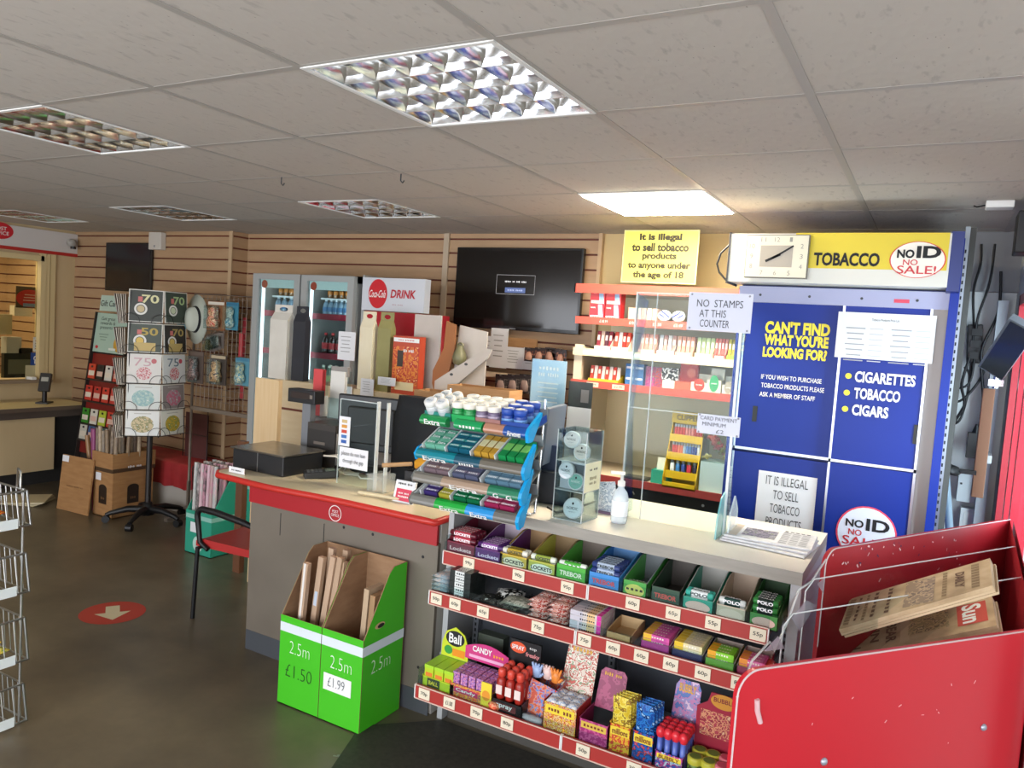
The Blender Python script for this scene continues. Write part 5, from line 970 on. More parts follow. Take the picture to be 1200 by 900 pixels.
m = MB().prism(pol, .11, .113, mat('#c93a7c', .4), T(0, 0, .115)); f = FY(0, .1098, .155); m.text('CANDY', f @ T(-.02, .008, 0), .09, .024, WHITE, .03).text('CASH', f @ T(.055, .0, 0), .05, .02, mat('#e89a2c'), .02).rect(f @ T(0, -.024, 0), .16, .012, mat('#e6aac8')); m.build('header_card', t)
block((XB(527)+XB(574))/2-.09, 5, 3, 1, .036, .04, 0, bar('candy_stick', .03, .032, .095, ('#7b3f8c', '#b98ac2', '#c8667a', '#e6d4e2'), []), 'bt2', 'purple wrapped candy standing in the pink carton', 'purple candies', 'candy', y=YB+.004, z=ZB+.004)
piece(MB().box(-.06, .06, 0, .05, 0, .19, mat('#3f463c', .5)), 'back_carton', 'plain dark green carton standing behind the pink candy carton', 'carton', (-1.49, YB+.20, ZB))
# black spray candy display
t = thing('spray_display', 'tall black display with red spray candy bottles', 'display box', ((XB(577)+XB(607))/2+.004, YB, ZB))
BK = mat('#141214', .4); m = MB().box(-.065, .065, 0, .003, 0, .05, BK).box(-.065, -.062, 0, .13, 0, .06, BK).box(.062, .065, 0, .13, 0, .06, BK).box(-.065, .065, 0, .13, 0, .003, BK).rect(FY(-.01, 0, .028), .10, .026, mat('#6a2a2a')).text('spray', FY(-.01, -.001, .028), .07, .018, WHITE, .02); m.build('tray', t)
m = MB().box(-.065, .07, .122, .13, 0, .245, BK); m.disc(FY(-.03, .122, .215), .035, .022, mat('#e0562e')).text('SPRAY', FY(-.03, .121, .215), .055, .018, WHITE, .02).text('freaky', FY(.035, .122, .195), .06, .022, mat('#d98a8a'), .02).text('top', FY(.035, .122, .222), .03, .012, WHITE); m.build('back_card', t)
def spray(c, cap):
    def f():
        t = thing('spray_bottle', '', 'candy bottle'); MB().lathe([(0, 0), (.016, 0), (.018, .01), (.018, .07), (.010, .085), (0, .085)], mat(c, .3), n=12).build('bottle', t); MB().lathe([(.011, .084), (.015, .088), (.015, .11), (.008, .118), (0, .118)], mat(cap, .35), n=12).build('cap', t); MB().box(-.013, .013, -.0192, -.0185, .02, .055, mat('#e9d3cb')).build('sticker', t); return t
    return f
block((XB(577)+XB(607))/2+.004-.06, 3, 3, 1, .04, .036, 0, spray('#a32a20', '#d94a3a'), 'bt3', 'red spray candy bottle in the black display', 'red spray candy bottles', 'candy bottle', y=YB+.004, z=ZB+.05)
for k in range(3): o = dup(protos['bt3'], (XB(575)+.006, YB+.065+.04*k, ZB+.0), 0, 'spray candy bottle in the row at the left edge of the black display', 'side row of spray bottles')
piece(MB().lathe([(0, 0), (.03, .004), (.036, .02), (.03, .034), (0, .036)], printed('#d9583a', '#e89a6a', '#b3402c', scale=50), n=14), 'candy_tub', 'small orange candy tub at the front left of the black display', 'tub', (-1.345, YB-.004+.0, ZB+.0))
for o in [bpy.data.objects[k] for k in ('candy_tub',)]: o.location.y = YB+.022; o.location.x = XB(575)+.012
# hand lollies bag
HX = XB(620)+.012
t = thing('hand_lolly_display', 'open bag of hand shaped lollies, blue and orange, beside the black display', 'display bag', (HX, YB+.045, ZB))
HM = printed('#c8553f', '#d98a6a', '#5f86c4', '#c2402f', '#e6b9a9', scale=26)
m = MB().add([(-.075, 0, 0), (.055, 0, 0), (.065, .02, .12), (-.045, .02, .14), (-.07, .10, 0), (.06, .10, 0), (.07, .10, .15), (-.05, .10, .17)], [(0, 1, 2, 3), (5, 4, 7, 6), (4, 0, 3, 7), (1, 5, 6, 2), (0, 4, 5, 1)], HM); m.build('bag', t)
for k in range(3):
    x, y, c = (-.04, .05, '#9fb6dc') if k == 0 else ((.0, .06, '#e8c8c0') if k == 1 else (.04, .05, '#e98a3a'))
    m = MB().lathe([(0, 0), (.016, .006), (.019, .03), (.014, .045), (0, .05)], mat(c, .4), T(x, y, .13) @ Matrix.Scale(.6, 4, (0, 1, 0)), 10)
    for q in range(4): a = -25+17*q; m.tube([(x+(-.012+.008*q), y, .16), (x+(-.012+.008*q)+.022*math.sin(math.radians(a)), y, .16+.028)], [.006, .0045], mat(c, .4), 8)
    m.tube([(x+.014, y, .14), (x+.028, y, .155)], [.006, .0045], mat(c, .4), 8); piece(m, 'hand_lolly', ('pale blue hand shaped lolly at the left of the open bag', 'pale pink hand shaped lolly in the middle of the open bag', 'orange hand shaped lolly at the right of the open bag')[k], 'lolly', (HX, YB+.045, ZB), 'hand lollies')
piece(MB().lathe([(0, 0), (.042, .003), (.045, .012), (.04, .022), (0, .024)], milky('#d8cfd2', .6), Matrix.Scale(.35, 4, (0, 1, 0)), 18), 'clear_dish', 'clear oval dish in front of the hand lolly bag', 'dish', (-1.16, YB+.025-.06+.045, ZB+.0))
bpy.data.objects['clear_dish'].location = (HX-.01, YB+.016, ZB)
# yellow box with printed header (no characters)
def header_box(x, w, h, hb, fm, txt, lab, d=.13, inner='#8d3d3f', hm=None, htxt='', tc='#e9cf3a', body='#b3312f'):
    t = thing('display_box', lab, 'display box', (x, YB, ZB)); cm = mat(body, .4)
    m = MB().box(-w/2, w/2, 0, .003, 0, h, fm).box(-w/2, -w/2+.003, 0, d, 0, h*1.05, cm).box(w/2-.003, w/2, 0, d, 0, h*1.05, cm).box(-w/2, w/2, 0, d, 0, .003, mat(inner)).rect(FY(0, 0, h*.78), w*.86, h*.28, mat(tc)).text(txt, FY(0, -.001, h*.78), w*.72, h*.2, mat('#7a2d1d'), .02); m.build('box', t)
    if hm:
        f = T(0, d, h*.9) @ RXm(-14); m = MB().prism([(-w*.47, 0), (w*.5, 0), (w*.5, hb), (w*.38, hb*1.12), (-w*.3, hb*1.12), (-w*.42, hb)], 0, .004, hm, f).text(htxt, f @ FY(0.02*w, -.0006, hb*.97), w*.62, hb*.16, mat('#d9a02c'), .03); m.build('header_card', t)
    return t
SX = (XB(635)+XB(674))/2
header_box(SX, XB(674)-XB(635), .105, .17, printed('#e0b730', '#c8472f', '#e8d38a', '#b83a5a', '#e9c23c', scale=40), 'SOUR', 'white and yellow sweet box with a red bordered picture header', hm=printed('#d8c9b8', '#b5452f', '#e6dccb', '#7f8f6a', '#c9564a', scale=26), htxt='PUNCHY')
block(SX-.0615, 3, 3, 2, .041, .038, .02, pouch('sweet_sachet', .042, .042, .02, ('#dfe0e2', '#9fb4d0', '#e9e6e2', '#c9a0a0')), 'bt4', 'shiny white sachet in the white and yellow sweet box', 'white sachets', 'sachet', y=YB+.006, z=ZB+.075, jit=.002)
piece(MB().box(-.06, .06, .01, .11, 0, .074, mat('#d9d2c4')), 'inner_tray', 'pale inner tray under the white sachets', 'tray', (SX, YB, ZB+.003+.0005))
PX = (XB(677)+XB(711))/2
header_box(PX, XB(711)-XB(677), .085, .13, printed('#a02c6a', '#c4588a', '#8c2659', scale=30), 'sweets', 'nearly empty dark pink box with an open pink lid', hm=printed('#8d2a55', '#a8436a', '#6f1f45', scale=18), htxt='sour tub', tc='#d9b84a', body='#8d2556', inner='#2b1220')
for k in range(3): o = pouch('sweet_sachet', .07, .035, .016, ('#c9a03a', '#8f7a3a', '#d9c26a'))(); tag(o, 'gold sachet lying low in the dark pink box', 'sachet', 'gold sachets'); o.location = (PX, YB+.035+.03*k, ZB+.006); o.rotation_euler = (0, 0, .2*k-.2)
def sachet_box(x, w, fm, cols, lab, slab, txt, h=.105):
    header_box(x, w, h, 0, fm, txt, lab, d=.09, body='#c8a02c' if 'yellow' in lab else '#1d3f88')
    for k in range(4):
        o = pouch('tall_sachet', w*.86, .13, .016, cols)(); tag(o, slab+(', front one', ', second one', ', third one', ', back one')[k], 'sachet', slab+'s'); o.location = (x+.004*k, YB+.016+.019*k, ZB+.085+.058); o.rotation_euler = (math.radians(96), 0, math.radians(2*k-3))
sachet_box((XB(712)+XB(737))/2, XB(737)-XB(712), printed('#d9a92c', '#c43a2a', '#e6c84a', scale=34), ('#d9b92f', '#e8d45a', '#8a6a2c', '#c9a528'), 'yellow box with a red sunburst print holding yellow sachets', 'tall yellow sachet standing in the sunburst box', 'millions')
sachet_box((XB(739)+XB(764))/2, XB(764)-XB(739), printed('#1f5fae', '#173f84', '#c8402f', '#2f7fc8', scale=30), ('#1f4f9e', '#2f78c4', '#14336b', '#8fb9e0'), 'blue box with an orange title holding blue sachets', 'tall blue sachet standing in the blue box', 'millions')
BX = (XB(766)+XB(799))/2
t = header_box(BX, XB(799)-XB(766), .06, .18, printed('#2b57a8', '#c43f86', '#d8dbe8', '#3a7ac4', scale=34), 'BUBBLY', 'blue and pink display of bubble tubes with a blue header', hm=printed('#3f62a8', '#b56a9e', '#8d7fb5', '#d9b7cf', scale=20), htxt='BUBBLY', body='#8d4a8c')
def bub():
    t = thing('bubble_tube', '', 'bubble tube'); MB().lathe([(0, 0), (.010, 0), (.010, .10), (0, .10)], mat('#5a6fc0', .3), n=10).build('tube', t); MB().lathe([(.011, .10), (.014, .106), (.016, .118), (.012, .132), (0, .136)], mat('#e0303c', .3), n=12).build('cap', t); return t
block(BX-.054, 4, 4, 1, .027, .027, 0, bub, 'bt5', 'blue bubble tube with a red top in the bubble display', 'red topped bubble tubes', 'bubble tube', y=YB+.006, z=ZB+.004)
t = thing('backboard_display', 'dark red display board with round yellow title at the right end of the bottom shelf', 'display board', (XB(838)-.02, YB+.12, ZB))
m = MB().prism([(-.09, 0), (.09, 0), (.09, .20), (.055, .225), (.045, .26), (-.045, .26), (-.055, .225), (-.09, .20)], 0, .005, mat('#9c2338', .4)); f = FY(0, 0, .235); m.disc(f, .045, .026, mat('#c98a2c')).text('BUBBLE', f @ T(0, .004, 0), .07, .016, mat('#7a1f22'), .02).rect(FY(0, 0, .15), .15, .09, printed('#a83a48', '#cf8f6a', '#8f2438', '#d8b08a', scale=32)); m.build('board', t)
def tub(c1, c2):
    def f():
        t = thing('gum_tub', '', 'tub'); MB().lathe([(0, 0), (.023, .0), (.025, .004), (.025, .05), (.024, .053), (0, .053)], printed(c1, '#2a2424', c2, scale=50), n=16).build('tub', t); MB().lathe([(.026, .053), (.0265, .055), (.0265, .072), (.025, .075), (0, .075)], mat(c2, .4), n=18).build('lid', t); MB().disc(FZ(0, 0, .075), .019, .019, mat(c1)).build('lid_print', t); return t
    return f
for k, (x, y, key, c, l) in enumerate(((XB(811), .02, 'tg', ('#5d7a2c', '#b9b53a'), 'green'), (XB(811), .075, 'tg', 0, 'green'), (XB(827), .02, 'tg', 0, 'green'), (XB(827), .075, 'tg', 0, 'green'), (XB(843), .02, 'tp', ('#c84a62', '#e07a86'), 'pink'), (XB(843), .075, 'tp', 0, 'pink'))):
    o = pack_on(T(x, YB+y, ZB), 0, 0, 0, tub(*c) if c else None, key, '%s lidded gum tub at the right end of the bottom shelf' % l, '%s gum tubs' % l); o['category'] = 'tub'
# ================================================================ RED NEWSPAPER STAND
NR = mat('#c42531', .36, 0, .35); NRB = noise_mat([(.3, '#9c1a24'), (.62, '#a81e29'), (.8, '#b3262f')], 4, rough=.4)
A = Vector((-.325, 1.755, 0)); A2 = Vector((.315, 2.575, 0)); B = Vector((-.232, 2.44, 0)); B2 = Vector((.302, 3.44, 0)); ZF, ZB_ = .95, 1.10
t = thing('newspaper_stand', 'big red newspaper stand with clear pockets in the right foreground', 'newspaper stand', (0, 0, 0))
def wallpanel(P, Q, z0, z1, r, mt, th=.014):                     # upright panel from P to Q with a rounded top corner at P
    u = (Q-P).normalized(); L_ = (Q-P).length; M_ = frame(P, u, (0, 0, 1)); pol = [(0, z0), (L_, z0), (L_, z1)]
    pol += [(r-r*math.sin(math.radians(a)), z1-r+r*math.cos(math.radians(a))) for a in range(0, 91, 10)]
    n = len(pol); m = MB(M_); vs = [(x, y, 0) for x, y in pol]+[(x, y, -th) for x, y in pol]
    m.add(vs, [tuple(range(n)), tuple(range(2*n-1, n-1, -1))]+[(i, n+i, n+(i+1) % n, (i+1) % n) for i in range(n)], mt); return m, M_, pol, L_
m, M_, pol, L_ = wallpanel(A, A2, .10, ZF, .06, NR); fp = m; fp.M = None
MB(M_).tube([(x, y, .001) for x, y in pol[2:]]+[(0, .10, .001)], .0025, EDGE, 6).build('clear_rim', t)
for px, py in ((965, 892), (1152, 852)):
    n = M_.col[2].xyz; d = FW+RX*((px-600)/FPX)+UP*((450-py)/FPX); q = EYE+d*((A-EYE).dot(n)/d.dot(n)); l = M_.inverted() @ q
    MB().lathe([(.010, 0), (.010, .003), (.006, .007), (0, .008)], mat('#a9b0bd', .3, .5), M_ @ T(l.x, l.y, .0005), 16).build('bolt', t)
d = FW+RX*((888-600)/FPX)+UP*((450-832)/FPX); q = EYE+d*((A-EYE).dot(n)/d.dot(n)); l = M_.inverted() @ q
MB().tube([(-.008, .028, 0), (-.004, .0, 0), (.008, -.030, 0)], .0065, milky('#e9c9cc', .7), 8, M_ @ T(l.x, l.y, .003)).build('slot', t)
for k in range(26):
    fp.rect(M_ @ T(random.uniform(.05, L_-.08), random.uniform(.4, .93), .0004) @ Matrix.Rotation(random.uniform(0, 3), 4, 'Z'), random.uniform(.002, .004), random.uniform(.003, .012), mat('#e9b3b3'))
fp.build('front_panel', t)
m, MBk, polb, Lb = wallpanel(B, B2, .10, ZB_, .05, NRB); m.M = None; MB(MBk).tube([(x, y, .001) for x, y in polb[2:]]+[(0, .8, .001)], .002, EDGE, 6).build('clear_rim', t)
for k in range(40): m.rect(MBk @ T(random.uniform(.0, Lb*.7), ZB_-abs(random.gauss(0, .06))-.01, .0006) @ Matrix.Rotation(random.uniform(0, 3), 4, 'Z'), random.uniform(.002, .006), random.uniform(.004, .014), mat('#e3c3c3') if k % 3 else mat('#4a2f5a'))
m.build('back_panel', t)
m = MB(); m.quad([A2+Vector((0, 0, .1)), B2+Vector((0, 0, .1)), B2+Vector((0, 0, ZB_)), A2+Vector((0, 0, ZF))], mat('#b5303a', .35)); s_ = Vector((.012, 0, 0)); m.quad([A2+s_+Vector((0, 0, ZF)), B2+s_+Vector((0, 0, ZB_)), B2+s_+Vector((0, 0, .1)), A2+s_+Vector((0, 0, .1))], mat('#b5303a', .35)); m.build('side_panel', t)
m = MB(); m.quad([A+Vector((0, 0, .12)), A2+Vector((0, 0, .12)), B2+Vector((0, 0, .12)), B+Vector((0, 0, .12))], NRB).build('floor_panel', t)
for P in (A+Vector((.05, .08, 0)), A2+Vector((-.04, .05, 0)), B+Vector((.03, .0, 0)), B2+Vector((-.03, -.12, 0))): MB().cyl(P, P+Vector((0, 0, .12)), .012, DKGREY, 10).build('foot', t)
# slanted back board below the papers, clear pocket sheets, clear left end
def lerp(p, q, k): return p+(q-p)*k
def up(v, z): return Vector((v.x, v.y, z))
for k, z, lab in ((.45, 1.0, 0), (.72, 1.05, 0)):
    P, Q = lerp(A, B, k), lerp(A2, B2, k); u = (Q-P).normalized(); nn = Vector((u.y, -u.x, 0))
    mm = MB().quad([up(P, .70)+nn*-.0015, up(Q, .70)+nn*-.0015, up(Q, z), up(P, z)], ACR); mm.build('clear_pocket', t); MB().tube([up(P, .72), up(P, z-.03), up(lerp(P, Q, .03), z), up(Q, z)], .0022, EDGE, 6).build('pocket_edge', t)
mm = MB().quad([up(A, .5), up(B, .5), up(B, ZB_-.02), up(lerp(A, B, .55), ZF+.08), up(A, ZF-.02)], clear('#f2e9e9', .3)); mm.build('clear_end', t)
MB().tube([up(A, ZF-.06), up(lerp(A, B, .12), ZF+.0), up(lerp(A, B, .30), ZF+.01), up(lerp(A, B, .36), ZF-.03), up(lerp(A, B, .5), ZF+.02), up(lerp(A, B, .62), ZF+.09), up(lerp(A, B, .8), ZF+.085), up(B, ZB_-.03)], .003, EDGE, 6).build('end_edge', t)
nE = Vector((-(B-A).y, (B-A).x, 0)).normalized()
def on_end(px, py):
    d = FW+RX*((px-600)/FPX)+UP*((450-py)/FPX); return EYE+d*((A-EYE).dot(nE)/d.dot(nE))-nE*.002*(1 if (EYE-A).dot(nE) < 0 else -1)
for q in (((976, 668), (984, 679), (967, 700), (957, 684)), ((944, 703), (955, 709), (936, 740), (927, 724)), ((911, 745), (919, 760), (896, 763), (895, 762))): MB().quad([on_end(*p) for p in q], milky('#d9d3e2', .75)).build('clear_label', t)
MB().quad([on_end(*p) for p in ((978, 655), (984, 660), (986, 673), (979, 664))], WHITE).build('white_clip', t)
# inner sloping board carrying the papers
def slabq(p, th, mt, side=None):
    n = (p[1]-p[0]).cross(p[3]-p[0]).normalized(); m = MB(); b = [q-n*th for q in p]
    m.add(p+b, [(0, 1, 2, 3), (7, 6, 5, 4), (0, 4, 5, 1), (1, 5, 6, 2), (2, 6, 7, 3), (3, 7, 4, 0)], mt); return m, n
NPR = noise_mat([(.3, '#a08766'), (.5, '#b59b78'), (.7, '#c4ab89')], 14, (1, 1, 1), .8); BRN = mat('#6a4c38', .8); TAN = mat('#c2a987', .8)
def news(nl, nr, fr_, fl_, lab, head, cols, pic):
    p = [nl, nr, fr_, fl_]; m, n = slabq(p, .012, NPR); o = (nl+nr+fr_+fl_)/4
    def pt(a, b): return (nl*(1-a)+nr*a)*(1-b)+(fl_*(1-a)+fr_*a)*b
    def fr2(a, b): c = pt(a, b); return frame(c, pt(a, b-.05)-pt(a, b+.05), pt(a+.05, b)-pt(a-.05, b))
    Wd = (nr-nl).length; Hd = (fl_-nl).length
    for s, a, b, tw, th, mt, bg_ in head:
        f = fr2(a, b)
        if bg_: m.rect(f, Hd*tw*1.15, Wd*th*1.5, bg_, .0015)
        m.text(s, f, Hd*tw, Wd*th, mt, .03, off=.0022)
    for a, b, w_, h_, mt in pic: m.rect(fr2(a, b), Hd*w_, Wd*h_, mt, .0012)
    o = m.build('newspaper'); tag(o, lab, 'newspaper', 'newspapers in the red stand')
    for k in range(2):
        q = [v-n*(.0125+.008*k)+ (nr-nl).normalized()*(.006*(k % 2)) for v in p]; mm, _ = slabq(q, .007, TAN); tag(mm.build('newspaper'), ('second ' if k == 0 else 'third ')+' '.join(lab.split(',')[0].split()[:9]), 'newspaper', 'under copies')
BRW = mat('#8c7455', .8)
def grid_lines(cols):
    r = []
    for a, w_ in cols:
        for k in range(9): r.append((a, .12+.095*k, .075, w_, BRW))
    return r
def onp(px, py, P0, n_):
    d = FW+RX*((px-600)/FPX)+UP*((450-py)/FPX); return EYE+d*((P0-EYE).dot(n_)/d.dot(n_))
sn = Vector((math.cos(2.88)*.5, -math.sin(2.88)*.5, .866)); P1 = at(983, 738, Z=.89); P2 = at(983, 770, Z=.73)
news(onp(983, 738, P1, sn), onp(1163, 686, P1, sn), onp(1160, 654, P1, sn), onp(996, 702, P1, sn), 'newspaper on the upper tier of the red stand, with a big brown photo', [('DAILY', .80, .5, .5, .06, BRN, None), ('FAMILY', .10, .5, .8, .035, BRN, None), ('MONDAY', .22, .5, .85, .05, BRN, None), ('MORNING', .32, .5, .85, .05, BRN, None)], [], [(.53, .5, .85, .20, printed('#7d6548', '#a58a66', '#5f4a35', '#b79d78', scale=20))]+grid_lines(((.90, .05), (.04, .04), (.155, .02), (.70, .03))))
news(onp(981, 772, P2, sn), onp(1168, 733, P2, sn), onp(1162, 698, P2, sn), onp(985, 745, P2, sn), 'newspaper on the lower tier of the red stand, with a red masthead', [('Sun', .87, .55, .75, .12, WHITE, mat('#c0402f', .7)), ('BEAR', .36, .55, .8, .07, BRN, None), ('IN', .25, .55, .5, .06, BRN, None), ('DEN', .13, .55, .75, .06, BRN, None)], [], [(.60, .6, .7, .26, printed('#8a7a4f', '#b09a6c', '#6b5c3c', '#c2ad86', scale=24)), (.45, .5, .85, .06, TAN)])

# ================================================================ CABLES AND BITS BY THE SIDE WINDOW
def wire(name, pts, r, lab, Y, mt=BLK, n=5):
    P = [at(x, y, Y=Y) for x, y in pts]; C_ = []
    for i in range(len(P)-1):
        p0 = P[max(i-1, 0)]; p1, p2 = P[i], P[i+1]; p3 = P[min(i+2, len(P)-1)]
        for k in range(n): u = k/n; C_.append(.5*((2*p1)+(p2-p0)*u+(2*p0-5*p1+4*p2-p3)*u*u+(3*p1-p0-3*p2+p3)*u**3))
    C_.append(P[-1]); return piece(MB().tube(C_, r, mt, 6), name, lab, 'cable')
wire('hanging_cable', [(1150, 286), (1149, 310), (1141, 340), (1141, 382), (1140, 400)], .006, 'leftmost black cable running down from the ceiling to the socket block', 4.60)
wire('hanging_cable', [(1166, 286), (1160, 330), (1147, 368), (1143, 390)], .006, 'second black cable from the ceiling, slanting to the socket block', 4.58)
wire('hanging_cable', [(1173, 318), (1170, 365), (1152, 405), (1150, 430), (1152, 470), (1146, 515)], .007, 'right hand black cable hanging down to the black adaptor', 4.56)
wire('looping_cable', [(1142, 420), (1135, 450), (1112, 458), (1108, 468), (1125, 470), (1145, 450), (1155, 430)], .006, 'black cable looping left below the socket block', 4.58)
wire('looping_cable', [(1136, 420), (1127, 450), (1130, 475), (1118, 497), (1108, 540), (1100, 550)], .007, 'black cable running down beside the blue cabinet', 4.50)
wire('looping_cable', [(1138, 424), (1134, 460), (1126, 490), (1118, 495), (1132, 470), (1136, 440), (1130, 430)], .006, 'black cable in a narrow loop under the socket block', 4.60)
p = at(1142, 403, Y=4.62); t = thing('socket_block', 'black extension socket block hanging on the white wall', 'socket block', (p.x, 4.60, p.z))
MB().box(-.035, .035, 0, .04, -.10, .10, mat('#1a1c1e', .4), RYm(-4)).build('body', t, .006)
for z in (-.06, 0, .06): MB().box(-.02, .03, -.03, .0, z-.018, z+.018, BLK).build('plug', t)
p = at(1142, 522, Y=4.55); piece(MB().box(-.035, .035, -.02, .02, -.065, .065, mat('#17181a', .4)).tube([(0, 0, .065), (0, 0, .11)], [.02, .006], BLK, 8), 'power_adaptor', 'black power adaptor block hanging below the socket block', 'adaptor', p, bevel=.004)
p = at(1110, 550, Y=4.2); piece(MB().lathe([(0, -.02), (.05, -.015), (.06, 0), (.045, .025), (0, .03)], BLK, RYm(12), 16).box(.03, .12, -.012, .012, -.01, .01, BLK), 'dark_lamp_head', 'dark rounded lamp head beside the foot of the blue cabinet', 'lamp', p)
piece(MB().cyl(at(1108, 560, Y=4.2)+Vector((0, 0, .01)), at(1114, 640, Y=4.2), .018, mat('#8aa3b5', .3), 10), 'blue_pole', 'pale blue pole standing below the dark lamp head', 'pole')
p0, p1 = at(1124, 551, Y=4.62), at(1147, 590, Y=4.62); piece(MB().box(p0.x, p1.x, 4.60, 4.675, p1.z, p0.z, mat('#d3d9da', .4)).box(p0.x+.01, p0.x+.02, 4.597, 4.60, p0.z-.07, p0.z-.06, DKGREY).box(p0.x+.08, p0.x+.09, 4.597, 4.60, p0.z-.07, p0.z-.06, DKGREY), 'electric_box', 'white electric box on the wall by the side window, upper one', 'electric box', bevel=.003)
p0, p1 = at(1126, 594, Y=4.62), at(1146, 640, Y=4.62); piece(MB().box(p0.x, p1.x, 4.60, 4.675, p1.z, p0.z, mat('#dfe3e0', .4)).box(p0.x+.015, p1.x-.015, 4.597, 4.60, p1.z+.02, p0.z-.02, mat('#e8eae4')), 'electric_box', 'white electric box on the wall by the side window, lower one', 'electric box', bevel=.003)
p0, p1 = at(1152, 455, Y=4.3), at(1163, 585, Y=4.3); piece(MB().box(p0.x, p0.x+.05, 4.28, 4.33, p1.z, p0.z, noise_mat([(.3, '#8a5f45'), (.7, '#9b6d50')], 6, (1, 1, .1), .6)).box(p0.x+.03, .28, 4.33, 4.54, 1.2, 1.24, mat('#b6bcc0', .5)), 'wood_batten', 'brown wooden batten upright beside the red window frame', 'batten', bevel=.003)
p0, p1 = at(1142, 440, Y=4.5), at(1150, 640, Y=4.5); piece(MB().box(.245, .29, 4.53, 4.61, .0, 2.0, mat('#b6bcc0', .5)), 'metal_upright', 'grey white metal upright between the white wall and the window frame', 'upright')
p = at(1186, 285, Y=3.6); t = thing('wall_speaker', 'black box speaker hung high in the right corner', 'speaker', (.285, 3.78, 2.24)); MB().box(-.05, .035, -.08, .06, -.10, .07, mat('#141416', .4)).build('body', t, .006); MB().box(.02, .043, -.03, .02, -.03, .04, DKGREY).build('bracket', t)
P = at(1164, 436, Y=3.8); Q = at(1203, 380, Y=3.5); t = thing('side_monitor', 'grey flat monitor tilted on a bracket by the red window frame', 'monitor', P)
MM = frame((0, 0, 0), Q-P, (-.2, -.75, .75)); ln = (Q-P).length
MB(MM).box(0, ln, -.045, .06, -.015, .015, mat('#5b6167', .4)).box(.01, ln-.01, -.045, .05, .015, .018, mat('#24272a', .2)).build('screen_housing', t); MB().cyl(MM @ Vector((.05, 0, -.01)), MM @ Vector((.05, .02, -.06)), .012, CHROME).build('bracket', t)
p = at(1168, 440, Y=4.2); piece(MB().cyl((0, 0, -.06), (0, 0, .06), .012, CHROME, 10).box(-.03, .03, -.01, .01, -.05, -.02, CHROME).cyl((-.03, 0, .02), (.03, 0, .0), .008, CHROME, 8), 'wall_bracket', 'shiny metal bracket at the top of the wooden batten', 'bracket', p)
m = MB().box(.058, .076, 3.80, 3.83, 0, 2.26, mat('#8f969c', .35, .6)).box(.077, .10, 3.83, 3.90, 0, 2.26, mat('#4a4a46', .6))
for k in range(60): m.box(.063, .069, 3.799, 3.80, .2+.033*k, .215+.033*k, INK)
piece(m, 'slotted_upright', 'slotted metal upright at the right edge of the blue cabinet', 'upright', (0, 0, 0))

# ================================================================ GREEN CARTONS OF BOX SHEETS BY THE DESK
GN = mat('#43b81f', .4); BRD = noise_mat([(.3, '#8c6a4c'), (.7, '#9c7a5a')], 12, (1, 1, 3), .8)
def green_box(x0, x1, lab, price):
    w = (x1-x0)/2; d = .27; t = thing('card_carton', lab, 'carton', ((x0+x1)/2, 2.365, 0.002)); hf, hb = .395, .66
    m = MB().box(-w, w, 0, .004, 0, hf, BRD, front=GN).box(-w, w, d-.004, d, 0, hb, BRD).box(-w, w, 0, d, 0, .004, BRD)
    for s in (-1, 1):
        pr = [(0.004, 0), (d-.004, 0), (d-.004, hb), (d*.66, hb), (d*.55, hb-.025), (.004, hf)]
        mm = MB(); xa = s*w-.004*(s > 0); m.prism(pr, -(xa+.004), -xa, BRD, SIDE)
        n = len(pr); xo = s*(w+.0006); m.add([(xo, q, z) for q, z in pr], [tuple(range(n)) if s > 0 else tuple(range(n-1, -1, -1))], GN)
    if 'right' in lab: m.disc(FXp(w+.0012, .10, .43), .032, .013, mat('#c9a57e')).disc(FXp(w+.0016, .106, .428), .022, .009, INK)
    m.disc(frame((-w+.0045, .12, .43), (0, -1, 0), (0, 0, 1)), .026, .010, INK)
    m.rect(FY(0, 0, .345), 2*w, .040, mat('#d5dde0'), .0005).rect(FXp(w+.0008, d/2, .345), d, .04, mat('#d5e0e8'), .0003)
    m.text('2.5m', FY(0.0, -.0005, .265), .115, .055, mat('#dff0d6'), -.02).text('2.5m', FXp(w+.0008, .12, .262), .125, .058, mat('#dff0d6'), -.02)
    if price == 'pen': m.text('£1.50', FY(0, -.0005, .16), .15, .055, mat('#1d4a14'), -.018)
    m.build('box', t)
    if price == 'sticker': MB().rect(FY(-.015, -.0008, .175), .15, .072, WHITE).text('£1.99', FY(-.02, -.0018, .178), .09, .04, mat('#5a6068'), -.015).build('price_sticker', t)
    return t
green_box(-2.372, -2.137, 'left green cardboard carton marked with a handwritten price', 'pen'); green_box(-2.133, -1.912, 'right green cardboard carton with a white price sticker', 'sticker')
WRAP = milky('#d9c8b4', .6)
